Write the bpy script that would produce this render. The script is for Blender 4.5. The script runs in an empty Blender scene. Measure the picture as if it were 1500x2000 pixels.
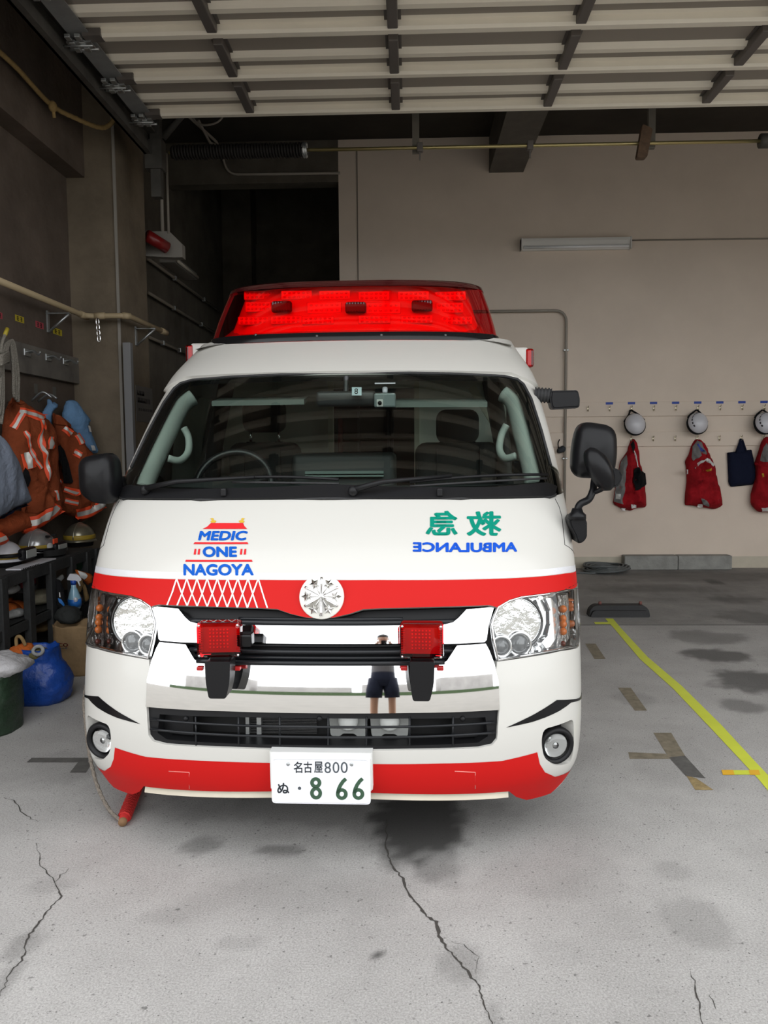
import bpy, bmesh, math, random, bisect
from mathutils import Vector, Matrix, noise
random.seed(7)
SC = bpy.context.scene
COL = SC.collection
# ------------------------------------------------------------------ camera
CAMH = 1.42; FPX = 1550.0                       # focal length in pixels of the 1500 x 2000 frame
psi = math.radians(1.848); pit = math.radians(4.50); rol = -0.0076
_h = Vector((-math.sin(psi), math.cos(psi), 0)); _r = Vector((math.cos(psi), math.sin(psi), 0)); _z = Vector((0, 0, 1))
FW = _h*math.cos(pit) - _z*math.sin(pit); _u = _z*math.cos(pit) + _h*math.sin(pit)
RT = _r*math.cos(rol) + _u*math.sin(rol); UP = _u*math.cos(rol) - _r*math.sin(rol)
CP = Vector((0, 0, CAMH))
cam_d = bpy.data.cameras.new('camera'); cam = bpy.data.objects.new('camera', cam_d); COL.objects.link(cam)
cam_d.sensor_fit = 'VERTICAL'; cam_d.sensor_height = 36; cam_d.lens = FPX/2000*36; cam_d.clip_start = 0.05
cam.matrix_world = Matrix(((RT.x, UP.x, -FW.x, 0), (RT.y, UP.y, -FW.y, 0), (RT.z, UP.z, -FW.z, CAMH), (0, 0, 0, 1)))
SC.camera = cam
# ------------------------------------------------------------------ overcast sky, exposure
w = bpy.data.worlds.new('overcast_sky'); SC.world = w; w.use_nodes = True
nt = w.node_tree; bg = nt.nodes['Background']
tc = nt.nodes.new('ShaderNodeTexCoord'); sx = nt.nodes.new('ShaderNodeSeparateXYZ'); rp = nt.nodes.new('ShaderNodeValToRGB')
nt.links.new(tc.outputs['Generated'], sx.inputs[0]); nt.links.new(sx.outputs['Z'], rp.inputs[0]); nt.links.new(rp.outputs[0], bg.inputs[0])
rp.color_ramp.elements[0].position = 0.0; rp.color_ramp.elements[0].color = (.93, .95, .97, 1)
rp.color_ramp.elements[1].position = .9; rp.color_ramp.elements[1].color = (.82, .84, .86, 1)
bg.inputs[1].default_value = 3.0
SC.view_settings.view_transform = 'Standard'; SC.view_settings.look = 'None'
SC.view_settings.exposure = 0.0; SC.view_settings.gamma = 1; SC.view_settings.use_curve_mapping = False
SC.cycles.max_bounces = 12; SC.cycles.transparent_max_bounces = 16; SC.cycles.sample_clamp_indirect = 6
SC.cycles.diffuse_bounces = 5; SC.cycles.glossy_bounces = 5

# ------------------------------------------------------------------ pixel <-> world (true distances)
def proj(p):
    d = Vector(p) - CP; k = d.dot(FW)
    return 750 + FPX*d.dot(RT)/k, 1000 - FPX*d.dot(UP)/k
def ray(px, py): return FW + RT*((px-750)/FPX) - UP*((py-1000)/FPX)
def atY(px, py, Y): d = ray(px, py); return CP + d*(Y/d.y)
def atX(px, py, X): d = ray(px, py); return CP + d*(X/d.x)
def atZ(px, py, Z=0.0): d = ray(px, py); return CP + d*((Z-CAMH)/d.z)

# ------------------------------------------------------------------ materials
MATS = {}
def lin(c): return tuple(((x/255)/12.92 if x/255 <= .04045 else ((x/255+.055)/1.055)**2.4) for x in c)
def mat(name, rgb, rough=.6, metal=0.0, bump=0.0, bscale=40, var=0.0, vscale=6, coat=0.0, spec=.5, vcol=None):
    """principled material; rgb is linear albedo; optional noise bump and colour variation"""
    if name in MATS: return MATS[name]
    m = bpy.data.materials.new(name); m.use_nodes = True; n = m.node_tree.nodes; l = m.node_tree.links
    b = n['Principled BSDF']; b.inputs['Base Color'].default_value = (*rgb, 1); b.inputs['Roughness'].default_value = rough
    b.inputs['Metallic'].default_value = metal; b.inputs['Coat Weight'].default_value = coat; b.inputs['Coat Roughness'].default_value = .04
    b.inputs['Specular IOR Level'].default_value = spec
    co = n.new('ShaderNodeTexCoord')
    if var > 0:
        t = n.new('ShaderNodeTexNoise'); t.inputs['Scale'].default_value = vscale; t.inputs['Detail'].default_value = 6; t.inputs['Roughness'].default_value = .6
        l.new(co.outputs['Object'], t.inputs['Vector'])
        r = n.new('ShaderNodeValToRGB'); r.color_ramp.elements[0].position = .3; r.color_ramp.elements[1].position = .72
        lo = tuple(c*(1-var) for c in rgb) if vcol is None else vcol
        r.color_ramp.elements[0].color = (*lo, 1); r.color_ramp.elements[1].color = (*[min(1, c*(1+var*.6)) for c in rgb], 1)
        l.new(t.outputs['Fac'], r.inputs[0]); l.new(r.outputs[0], b.inputs['Base Color'])
    if bump > 0:
        t2 = n.new('ShaderNodeTexNoise'); t2.inputs['Scale'].default_value = bscale; t2.inputs['Detail'].default_value = 5
        l.new(co.outputs['Object'], t2.inputs['Vector'])
        bp = n.new('ShaderNodeBump'); bp.inputs['Strength'].default_value = bump; bp.inputs['Distance'].default_value = .02
        l.new(t2.outputs['Fac'], bp.inputs['Height']); l.new(bp.outputs[0], b.inputs['Normal'])
    MATS[name] = m; return m
def glassm(name, tint, refl=1.0, rough=.0):
    """thin sheet of tinted glass: fresnel mix of a tinted see-through layer and a mirror reflection"""
    if name in MATS: return MATS[name]
    m = bpy.data.materials.new(name); m.use_nodes = True; n = m.node_tree.nodes; l = m.node_tree.links
    n.remove(n['Principled BSDF']); out = n['Material Output']
    t = n.new('ShaderNodeBsdfTransparent'); t.inputs[0].default_value = (*tint, 1)
    g = n.new('ShaderNodeBsdfGlossy'); g.inputs['Roughness'].default_value = rough; g.inputs[0].default_value = (refl, refl, refl, 1)
    f = n.new('ShaderNodeFresnel'); f.inputs[0].default_value = 1.45
    x = n.new('ShaderNodeMixShader'); l.new(f.outputs[0], x.inputs[0]); l.new(t.outputs[0], x.inputs[1]); l.new(g.outputs[0], x.inputs[2])
    l.new(x.outputs[0], out.inputs[0]); MATS[name] = m; return m

# ------------------------------------------------------------------ objects
def obj(name, bm, m=None, parent=None, smooth=False, kind=None, angle=None):
    """link a bmesh (or mesh) as one mesh object"""
    if isinstance(bm, bmesh.types.BMesh):
        me = bpy.data.meshes.new(name)
        if angle is not None:
            for f in bm.faces: f.smooth = True
            bm.normal_update()
            for e in bm.edges:
                if len(e.link_faces) == 2 and e.calc_face_angle(0) > math.radians(angle): e.smooth = False
        elif smooth:
            for f in bm.faces: f.smooth = True
        bm.to_mesh(me); bm.free()
    else: me = bm
    for x in (m if isinstance(m, (list, tuple)) else [m]):
        if x is not None: me.materials.append(x)
    o = bpy.data.objects.new(name, me); COL.objects.link(o)
    if parent is not None:
        o.parent = parent
        if not parent.get('_local'):
            o.matrix_parent_inverse = parent_world(parent).inverted()
    if kind: o['kind'] = kind
    return o
def parent_world(p):
    mtx = p.matrix_basis.copy()
    while p.parent is not None:
        mtx = p.parent.matrix_basis @ p.matrix_parent_inverse @ mtx if False else p.matrix_parent_inverse @ mtx
        p = p.parent
        mtx = p.matrix_basis @ mtx
    return mtx
def thing(name, label, cat, loc=(0, 0, 0), group=None):
    o = bpy.data.objects.new(name, None); COL.objects.link(o); o.location = loc; o.empty_display_size = .1
    o['label'] = label; o['category'] = cat
    if group: o['group'] = group
    return o
def tag(o, label, cat, group=None):
    o['label'] = label; o['category'] = cat
    if group: o['group'] = group
    return o
def copy_thing(src, delta, label=None, rz=0):
    """copy of a thing with copies of its parts and sub-parts"""
    def rec(o, par):
        c = o.copy(); COL.objects.link(c)
        if par is not None: c.parent = par; c.matrix_parent_inverse = o.matrix_parent_inverse.copy()
        for ch in list(o.children): rec(ch, c)
        return c
    c = rec(src, None); c.location = src.location + Vector(delta); c.rotation_euler.z = src.rotation_euler.z + rz
    if label: c['label'] = label
    return c
def struct(name, bm, m, **k): return obj(name, bm, m, kind='structure', **k)

# ------------------------------------------------------------------ mesh builders
def B(): return bmesh.new()
def box(bm, c, s, rot=None, bev=0.0, seg=2, mi=0):
    """box centred at c, full sizes s"""
    n0 = len(bm.faces)
    r = bmesh.ops.create_cube(bm, size=1); vs = r['verts']
    for v in vs: v.co = Vector((v.co.x*s[0], v.co.y*s[1], v.co.z*s[2]))
    es = list({e for v in vs for e in v.link_edges})
    if bev > 0:
        q = bmesh.ops.bevel(bm, geom=es, offset=bev, segments=seg, affect='EDGES', profile=.5); vs = list({v for f in q['faces'] for v in f.verts} | {v for v in vs if v.is_valid})
    M = Matrix.Translation(c)
    if rot is not None: M = M @ (rot.to_4x4() if isinstance(rot, Matrix) else Matrix.Rotation(rot, 4, 'Z'))
    bmesh.ops.transform(bm, matrix=M, verts=vs)
    if mi:
        for f in {f for v in vs for f in v.link_faces}: f.material_index = mi
    return vs
def bx(bm, x0, x1, y0, y1, z0, z1, bev=0.0, mi=0): return box(bm, ((x0+x1)/2, (y0+y1)/2, (z0+z1)/2), (abs(x1-x0), abs(y1-y0), abs(z1-z0)), bev=bev, mi=mi)
def tube(bm, pts, r, seg=8, closed=False, mi=0):
    pts = [Vector(p) for p in pts]; n = len(pts); rings = []
    rr = r if isinstance(r, (list, tuple)) else [r]*n
    t0 = (pts[1]-pts[0]).normalized(); a = t0.orthogonal().normalized(); pt = t0
    for i in range(n):
        if closed: t = (pts[(i+1) % n]-pts[i-1]).normalized()
        elif i == 0: t = t0
        elif i == n-1: t = (pts[i]-pts[i-1]).normalized()
        else: t = ((pts[i+1]-pts[i]).normalized()+(pts[i]-pts[i-1]).normalized()).normalized()
        q = pt.rotation_difference(t); a = (q @ a); a = (a - t*a.dot(t)).normalized(); pt = t; b = t.cross(a)
        rings.append([bm.verts.new(pts[i]+(a*math.cos(2*math.pi*k/seg)+b*math.sin(2*math.pi*k/seg))*rr[i]) for k in range(seg)])
    m = n if closed else n-1
    fs = []
    for i in range(m):
        A, C = rings[i], rings[(i+1) % n]
        for k in range(seg): fs.append(bm.faces.new((A[k], A[(k+1) % seg], C[(k+1) % seg], C[k])))
    if not closed:
        fs.append(bm.faces.new(rings[0][::-1])); fs.append(bm.faces.new(rings[-1]))
    for f in fs:
        f.smooth = True
        if mi: f.material_index = mi
def cyl(bm, p0, p1, r, seg=16, r2=None, mi=0): tube(bm, [p0, p1], [r, r if r2 is None else r2], seg, mi=mi)
def lathe(bm, prof, c, axis=(0, 0, 1), seg=24, mi=0, sx=1, sy=1):
    """profile [(radius, height)] turned round the axis through c"""
    ax = Vector(axis).normalized(); a = ax.orthogonal().normalized()
    if abs(ax.z) > .9: a = Vector((1, 0, 0)); a = (a-ax*a.dot(ax)).normalized()
    b = ax.cross(a); c = Vector(c); rings = []
    for (r, h) in prof:
        rings.append([bm.verts.new(c+ax*h+(a*sx*math.cos(2*math.pi*k/seg)+b*sy*math.sin(2*math.pi*k/seg))*max(r, 1e-4)) for k in range(seg)])
    for i in range(len(rings)-1):
        for k in range(seg):
            f = bm.faces.new((rings[i][k], rings[i][(k+1) % seg], rings[i+1][(k+1) % seg], rings[i+1][k])); f.smooth = True; f.material_index = mi
    for q in (rings[0][::-1], rings[-1]):
        f = bm.faces.new(q); f.material_index = mi
def prism(bm, poly, o, u, v, d, mi=0, bev=0):
    """extrude a 2D outline (in frame o + a*u + b*v) by vector d"""
    o, u, v, d = Vector(o), Vector(u), Vector(v), Vector(d)
    A = [bm.verts.new(o+u*a+v*b) for a, b in poly]; C = [bm.verts.new(x.co+d) for x in A]; n = len(A)
    fs = [bm.faces.new(A[::-1]), bm.faces.new(C)]
    fs += [bm.faces.new((A[i], A[(i+1) % n], C[(i+1) % n], C[i])) for i in range(n)]
    for f in fs: f.material_index = mi
    bmesh.ops.recalc_face_normals(bm, faces=fs)
    return fs
def ball(bm, c, r, seg=16, rings=10, mi=0):
    s = r if isinstance(r, (tuple, list)) else (r, r, r)
    q = bmesh.ops.create_uvsphere(bm, u_segments=seg, v_segments=rings, radius=1)
    for v in q['verts']: v.co = Vector((v.co.x*s[0], v.co.y*s[1], v.co.z*s[2])) + Vector(c)
    for f in {f for v in q['verts'] for f in v.link_faces}: f.smooth = True; f.material_index = mi
def rnd(poly, r, n=4):
    """fillet the corners of a polygon; r number or list"""
    out = []; N = len(poly)
    for i in range(N):
        p = Vector(poly[i]); a = Vector(poly[i-1]); c = Vector(poly[(i+1) % N]); rr = r[i] if isinstance(r, (list, tuple)) else r
        k = min(rr, (a-p).length*.48, (c-p).length*.48)
        if k <= 1e-6: out.append(tuple(p)); continue
        A = p+(a-p).normalized()*k; Cc = p+(c-p).normalized()*k
        for j in range(n+1):
            t = j/n; out.append(tuple(A*(1-t)**2+p*2*t*(1-t)+Cc*t*t))
    return out
def smooth_path(pts, n=8, closed=False):
    """catmull-rom through the points"""
    P = [Vector(p) for p in pts]; N = len(P); out = []
    for i in range(N if closed else N-1):
        g = (lambda k: P[k % N]) if closed else (lambda k: P[min(max(k, 0), N-1)])
        p0, p1, p2, p3 = g(i-1), g(i), g(i+1), g(i+2)
        for j in range(n):
            t = j/n
            out.append(.5*((2*p1)+(p2-p0)*t+(2*p0-5*p1+4*p2-p3)*t*t+(3*p1-p0-3*p2+p3)*t**3))
    if not closed: out.append(P[-1])
    return out
def flat_mesh(outline, holes=(), du=.05, dv=.05, u_lines=None):
    """triangulated 2D region cut by a grid, as a bmesh in the z=0 plane"""
    bm = bmesh.new(); es = []
    for lp in [outline]+list(holes):
        vs = [bm.verts.new((a, b, 0)) for a, b in lp]
        es += [bm.edges.new((vs[i], vs[(i+1) % len(vs)])) for i in range(len(vs))]
    bmesh.ops.triangle_fill(bm, edges=es, use_beauty=True, use_dissolve=False)
    for f in bm.faces:
        if f.normal.z < 0: f.normal_flip()
    bmesh.ops.dissolve_limit(bm, angle_limit=.01, verts=bm.verts, edges=[e for e in bm.edges if len(e.link_faces) == 2]) if not holes else None
    us = [p[0] for p in outline]; vs = [p[1] for p in outline]
    def cut(co, no): bmesh.ops.bisect_plane(bm, geom=bm.verts[:]+bm.edges[:]+bm.faces[:], dist=1e-6, plane_co=co, plane_no=no)
    if u_lines is None:
        k = math.floor(min(us)/du)+1; u_lines = []
        while k*du < max(us): u_lines.append(k*du+.00013); k += 1
    for u in u_lines:
        if min(us) < u < max(us): cut((u, 0, 0), (1, 0, 0))
    k = math.floor(min(vs)/dv)+1
    while k*dv < max(vs): cut((0, k*dv+.00011, 0), (0, 1, 0)); k += 1
    return bm
def text_bm(body, bold=0.0, shear=0.0):
    """flat outline mesh of some lettering in the built-in font, normalised to its box 0..1 x 0..1 -> bmesh, aspect"""
    c = bpy.data.curves.new('lettering', 'FONT'); c.body = body; c.shear = shear; c.resolution_u = 4
    o = bpy.data.objects.new('lettering', c); COL.objects.link(o)
    dg = bpy.context.evaluated_depsgraph_get(); me = bpy.data.meshes.new_from_object(o.evaluated_get(dg))
    bm = bmesh.new(); bm.from_mesh(me); bpy.data.objects.remove(o); bpy.data.curves.remove(c); bpy.data.meshes.remove(me)
    if bold > 0:                                   # heavier strokes: the outline repeated a little to every side
        n0 = bm.verts[:]; g0 = bm.verts[:]+bm.edges[:]+bm.faces[:]
        for k in range(8):
            q = bmesh.ops.duplicate(bm, geom=g0); dx, dy = bold*math.cos(k*math.pi/4), bold*math.sin(k*math.pi/4)
            for v in q['geom']:
                if isinstance(v, bmesh.types.BMVert): v.co.x += dx; v.co.y += dy
    for f in bm.faces:
        if f.normal.z < 0: f.normal_flip()
    x0 = min(v.co.x for v in bm.verts); x1 = max(v.co.x for v in bm.verts); y0 = min(v.co.y for v in bm.verts); y1 = max(v.co.y for v in bm.verts)
    for v in bm.verts: v.co = Vector(((v.co.x-x0)/(x1-x0), (v.co.y-y0)/(y1-y0), 0))
    return bm, (x1-x0)/(y1-y0)
def text_on(name, body, o, u, v, w, h, m, parent=None, bold=.0, lift=.001, label=None):
    """lettering laid on a plane: corner o, unit axes u (along) and v (up), size w x h"""
    bm, _ = text_bm(body, bold); o, u, v = Vector(o), Vector(u).normalized(), Vector(v).normalized(); n = u.cross(v)
    for q in bm.verts: q.co = o+u*(q.co.x*w)+v*(q.co.y*h)+n*lift
    return obj(name, bm, m, parent)

# ================================================================== THE SETTING
YB = 9.40      # beige back wall
M_floor = mat('concrete_floor', (.36, .35, .34), .85)
M_beige = mat('beige_paint', (.73, .625, .525), .75, bump=.05, bscale=120, var=.06, vscale=1.5)
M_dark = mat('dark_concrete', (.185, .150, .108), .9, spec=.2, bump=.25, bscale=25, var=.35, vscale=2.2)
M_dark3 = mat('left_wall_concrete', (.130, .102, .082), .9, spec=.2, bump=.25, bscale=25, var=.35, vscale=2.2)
M_dark2 = mat('stained_concrete', (.14, .125, .102), .9, spec=.12, bump=.25, bscale=25, var=.4, vscale=1.6)
M_ceil = mat('dark_ceiling', (.050, .043, .035), .9, spec=.2, var=.3, vscale=1.2)
M_cream = mat('cream_skirting', (.55, .5, .40), .7, var=.1)
M_paint = mat('warm_white_paint', (.60, .56, .47), .5, var=.05)
M_steel = mat('galvanised_steel', (.5, .52, .52), .4, .9, var=.2, vscale=20)
M_darksteel = mat('dark_steel', (.10, .095, .085), .6, .4, var=.3)
M_brownsteel = mat('brown_painted_steel', (.13, .115, .105), .55, .2)
M_black = mat('black_plastic', (.010, .010, .011), .42, spec=.22)
M_blackgloss = mat('glossy_black', (.006, .006, .007), .2, spec=.3)
M_rubber = mat('black_rubber', (.02, .02, .021), .7, bump=.15, bscale=80)
M_chrome = mat('chrome', (.87, .87, .88), .03, 1.0)
M_conduit = mat('grey_conduit', (.30, .27, .23), .5)

# floor: a dense grid near the van so that the oil stains and damp patches have shapes of their own
def build_floor():
    bm = B()
    def frange(a, b, s):
        n = int(round((b-a)/s)); return [a+(b-a)*i/n for i in range(n+1)]
    xs = [-60, -25, -10, -5]+frange(-2.8, 3.6, .03)+frange(3.8, 9, .4)+[25, 60]
    ys = frange(1.5, 6.9, .03)+frange(7.0, 12.5, .15)
    G = [[bm.verts.new((x, y, 0)) for y in ys] for x in xs]
    for i in range(len(xs)-1):
        for j in range(len(ys)-1): bm.faces.new((G[i][j], G[i+1][j], G[i+1][j+1], G[i][j+1]))
    me = bpy.data.meshes.new('floor'); bm.to_mesh(me); bm.free()
    at = me.attributes.new('stain', 'FLOAT', 'POINT'); at2 = me.attributes.new('damp', 'FLOAT', 'POINT')
    # stains, and last a wide darker band under the bumper: pixel centre, pixel radii, strength, kind
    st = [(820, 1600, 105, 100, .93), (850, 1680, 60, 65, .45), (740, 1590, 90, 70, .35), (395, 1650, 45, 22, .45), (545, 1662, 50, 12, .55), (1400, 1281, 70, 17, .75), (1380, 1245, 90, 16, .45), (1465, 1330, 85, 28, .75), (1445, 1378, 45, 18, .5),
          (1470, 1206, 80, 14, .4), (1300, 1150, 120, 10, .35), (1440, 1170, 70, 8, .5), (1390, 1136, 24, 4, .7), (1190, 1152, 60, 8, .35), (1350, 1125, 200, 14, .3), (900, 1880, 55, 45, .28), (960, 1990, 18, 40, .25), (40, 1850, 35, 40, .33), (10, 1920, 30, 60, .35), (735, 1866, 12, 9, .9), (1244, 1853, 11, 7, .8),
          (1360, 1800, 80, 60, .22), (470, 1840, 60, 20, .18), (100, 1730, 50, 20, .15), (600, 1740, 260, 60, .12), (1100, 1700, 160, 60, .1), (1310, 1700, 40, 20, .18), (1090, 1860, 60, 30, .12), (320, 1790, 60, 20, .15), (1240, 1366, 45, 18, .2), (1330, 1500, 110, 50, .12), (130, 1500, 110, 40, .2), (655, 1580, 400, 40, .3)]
    S_ = []
    for (px, py, rx, ry, k) in st:
        c = atZ(px, py); ex = (atZ(px+rx, py)-c).length; ey = abs(atZ(px, py-ry).y-atZ(px, py+ry).y)/2
        S_.append((c, ex, ey, k))
    for i, v in enumerate(me.vertices):
        x, y = v.co.x, v.co.y
        if not (-3 < x < 8 and 1.4 < y < 12.5): continue
        s = 0
        wob = .30*noise.noise((x*5, y*5, 0))+.22*noise.noise((x*16, y*16, 2))
        for (c, ex, ey, k) in S_:
            dx = (x-c.x)/ex; dy = (y-c.y)/ey
            if abs(dx) > 1.7 or abs(dy) > 1.7: continue
            d = math.hypot(dx, dy)+wob
            t = min(max((1.05-d)/.45, 0), 1); s = max(s, k*t*t*(3-2*t))
        at.data[i].value = s
        t = min(max((y-6.33)/.06, 0), 1); at2.data[i].value = t*(.8+.4*noise.noise((x*1.2, y*1.2, 5)))
    return struct('floor', me, M_floor)
m = M_floor; n = m.node_tree.nodes; l = m.node_tree.links; b = n['Principled BSDF']
tc = n.new('ShaderNodeTexCoord')
def nz(scale, det=6, ro=.6):
    t = n.new('ShaderNodeTexNoise'); t.inputs['Scale'].default_value = scale; t.inputs['Detail'].default_value = det; t.inputs['Roughness'].default_value = ro
    l.new(tc.outputs['Object'], t.inputs['Vector']); return t
def ramp(src, p0, c0, p1, c1):
    r = n.new('ShaderNodeValToRGB'); r.color_ramp.elements[0].position = p0; r.color_ramp.elements[0].color = (*c0, 1); r.color_ramp.elements[1].position = p1; r.color_ramp.elements[1].color = (*c1, 1)
    l.new(src, r.inputs[0]); return r
def mixc(kind, a, bb, fac=None):
    x = n.new('ShaderNodeMix'); x.data_type = 'RGBA'; x.blend_type = kind; x.inputs[0].default_value = 1
    if fac is not None: l.new(fac, x.inputs[0])
    l.new(a, x.inputs[6])
    if isinstance(bb, tuple): x.inputs[7].default_value = (*bb, 1)
    else: l.new(bb, x.inputs[7])
    return x.outputs[2]
big = ramp(nz(1.3, 8, .65).outputs['Fac'], .3, (.315, .304, .291), .7, (.46, .447, .430))
fine = ramp(nz(170, 4, .75).outputs['Fac'], .3, (.60, .60, .60), .68, (1.2, 1.2, 1.2))
pores = ramp(nz(46, 2, .5).outputs['Fac'], .24, (.45, .45, .45), .34, (1, 1, 1))
pits = ramp(nz(110, 2, .5).outputs['Fac'], .27, (.3, .3, .3), .33, (1, 1, 1))
c = mixc('MULTIPLY', big.outputs[0], fine.outputs[0]); c = mixc('MULTIPLY', c, pores.outputs[0]); c = mixc('MULTIPLY', c, pits.outputs[0])
a1 = n.new('ShaderNodeAttribute'); a1.attribute_name = 'damp'
blot = ramp(nz(2.2, 8, .7).outputs['Fac'], .35, (.52, .52, .525), .7, (.88, .87, .855))
c = mixc('MULTIPLY', c, blot.outputs[0], a1.outputs['Fac'])
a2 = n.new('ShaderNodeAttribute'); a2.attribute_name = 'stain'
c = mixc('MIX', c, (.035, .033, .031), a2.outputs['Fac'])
l.new(c, b.inputs['Base Color'])
bp = n.new('ShaderNodeBump'); bp.inputs['Strength'].default_value = .25; bp.inputs['Distance'].default_value = .004
l.new(nz(90, 6, .7).outputs['Fac'], bp.inputs['Height']); l.new(bp.outputs[0], b.inputs['Normal'])
floor = build_floor()
bm = B(); bx(bm, -60, 60, -70, 1.5, -.05, -.0005); struct('floor_apron', bm, mat('pale_apron_concrete', (.245, .226, .195), .85, var=.12, vscale=1.2))
M_crack = mat('crack_dark', (.05, .045, .04), 1)
M_crackpale = mat('crack_damp', (.17, .155, .13), .95, var=.3, vscale=30)
def crack(pts, wpx, m=None, jit=5, name='floor_crack', seed=1):
    """jagged dark crack following pixel waypoints on the floor"""
    rg = random.Random(seed); P = []
    for i in range(len(pts)-1):
        (x0, y0), (x1, y1) = pts[i], pts[i+1]; k = max(2, int(math.hypot(x1-x0, y1-y0)/6))
        for j in range(k):
            t = j/k; P.append((x0+(x1-x0)*t+rg.uniform(-jit, jit)*.6, y0+(y1-y0)*t+rg.uniform(-jit, jit)*.3))
    P.append(pts[-1]); bm = B(); prev = None
    for i, (x, y) in enumerate(P):
        ww = wpx*rg.uniform(.35, 1.2)*(.25+.75*math.sin(math.pi*min(1, max(.03, i/(len(P)-1)))))
        a = atZ(x-ww, y, .0012); c = atZ(x+ww, y, .0012); a = bm.verts.new(a); c = bm.verts.new(c)
        if prev: bm.faces.new((prev[0], prev[1], c, a))
        prev = (a, c)
    for f in bm.faces:
        if f.normal.z < 0: f.normal_flip()
    return obj(name, bm, m or M_crack, floor)
crack([(757, 1600), (752, 1650), (762, 1685), (785, 1715), (800, 1750), (830, 1785), (850, 1800), (858, 1830), (880, 1860), (915, 1900), (935, 1925), (945, 1960), (965, 2010)], 3.4, seed=3)
crack([(860, 1835), (905, 1845), (935, 1868), (930, 1900)], 1.2, seed=9)
crack([(72, 1648), (80, 1690), (105, 1720), (118, 1750), (85, 1790), (55, 1830), (45, 1870), (20, 1900), (0, 1945)], 2.2, seed=4)
crack([(105, 1722), (135, 1695)], 1.2, seed=5)
crack([(0, 1556), (28, 1562), (45, 1590), (75, 1605)], 1.6, seed=6)
crack([(1350, 1895), (1358, 1930), (1368, 1960), (1370, 2005)], 1.8, seed=8)
crack([(1385, 1940), (1398, 1970)], 1.2, seed=2)
# saw-cut joint across the floor
bm = B(); bx(bm, -2.4, 8.4, 6.335, 6.345, .0, .0014); obj('floor_joint', bm, M_crack, floor)
# worn tape residue on the floor
M_resid = mat('tape_residue', (.20, .17, .12), .9, var=.35, vscale=25)
M_residk = mat('tape_residue_dark', (.10, .095, .088), .9, var=.35, vscale=18)
M_residy = mat('tape_residue_yellow', (.30, .22, .10), .9, var=.45, vscale=30)
def resid(quad, m):
    bm = B(); vs = [bm.verts.new(atZ(x, y, .0008)) for x, y in quad]; f = bm.faces.new(vs); f.normal_update()
    if f.normal.z < 0: f.normal_flip()
    obj('tape_residue', bm, m, floor)
resid([(1143, 1257), (1163, 1257), (1183, 1287), (1161, 1287)], M_resid)
resid([(1207, 1343), (1232, 1343), (1264, 1388), (1240, 1388)], M_resid)
resid([(1276, 1431), (1311, 1431), (1338, 1476), (1306, 1479)], M_resid)
resid([(1227, 1469), (1300, 1472), (1310, 1482), (1230, 1482)], M_resid)
resid([(1306, 1479), (1338, 1476), (1378, 1520), (1340, 1516)], M_residk)
resid([(1340, 1514), (1360, 1520), (1394, 1543), (1358, 1543)], M_residy)
resid([(62, 1480), (172, 1480), (172, 1489), (52, 1489)], M_residk)
resid([(152, 1489), (180, 1489), (168, 1509), (136, 1509)], M_residk)
# yellow marking tape
M_ytape = mat('yellow_tape', (.62, .68, .06), .45, var=.06, vscale=8)
M_otape = mat('orange_tape', (.75, .42, .03), .5)
t = thing('floor_tape', 'long bright yellow tape line running back along the floor right of the ambulance', 'tape', tuple(atZ(1340, 1380)))
L = [(1182, 1208), (1200, 1228), (1250, 1287), (1315, 1345), (1390, 1424), (1450, 1488), (1480, 1520), (1530, 1580)]; Rr = [(1197, 1208), (1214, 1228), (1265, 1283), (1332, 1340), (1409, 1416), (1472, 1484), (1506, 1520), (1560, 1575)]
bm = B(); pv = None
for a, c in zip(L, Rr):
    q = (bm.verts.new(atZ(*a, .0016)), bm.verts.new(atZ(*c, .0016)))
    if pv: bm.faces.new((pv[0], pv[1], q[1], q[0]))
    pv = q
bmesh.ops.recalc_face_normals(bm, faces=bm.faces[:])
for f in bm.faces:
    if f.normal.z < 0: f.normal_flip()
obj('tape_strip', bm, M_ytape, t)
for nm, x0, x1, y0, y1, mm in (('cross_strip', 1410, 1478, 1504, 1513, M_ytape), ('corner_strip', 1160, 1200, 1215, 1219, M_ytape), ('orange_patch', 1409, 1432, 1503.6, 1513.4, M_otape), ('orange_patch', 1462, 1482, 1503.6, 1513.4, M_otape)):
    bm = B(); vs = [bm.verts.new(atZ(x, y, .0022 if mm is M_ytape else .0027)) for x, y in ((x0, y0), (x1, y0), (x1+3, y1), (x0+3, y1))]; f = bm.faces.new(vs)
    f.normal_update()
    if f.normal.z < 0: f.normal_flip()
    obj(nm, bm, mm, t)

# walls
def wall(name, x0, x1, y0, y1, z0, z1, m): bm = B(); bx(bm, x0, x1, y0, y1, z0, z1); return struct(name, bm, m)
CEIL = 4.97
wall('wall_back', -.745, 8.5, YB, YB+.18, .0, CEIL, M_beige)
wall('wall_back_left_recess', -3.0, -.6, 12.6, 12.8, 0, 6.3, M_dark2)
wall('trim_1', -2.80, -2.36, 12.15, 12.6, 0, 6.2, M_dark2)                       # pilaster in the dark recess
wall('trim_2', -2.36, -.6, 12.5, 12.6, 4.0, 4.6, M_dark2)                       # beam band in the recess
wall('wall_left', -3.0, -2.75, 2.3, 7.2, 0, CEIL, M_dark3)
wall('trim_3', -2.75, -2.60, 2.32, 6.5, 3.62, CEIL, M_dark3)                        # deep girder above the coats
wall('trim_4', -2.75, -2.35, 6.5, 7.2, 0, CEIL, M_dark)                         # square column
wall('wall_left_rear', -3.0, -2.80, 7.2, 12.6, 0, 6.2, M_dark2)
wall('wall_right', 8.5, 8.7, 2.3, 12.8, 0, CEIL, M_beige)
wall('ceiling', -3.0, 8.7, 2.3, YB+.2, CEIL, CEIL+.2, M_ceil)
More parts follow.
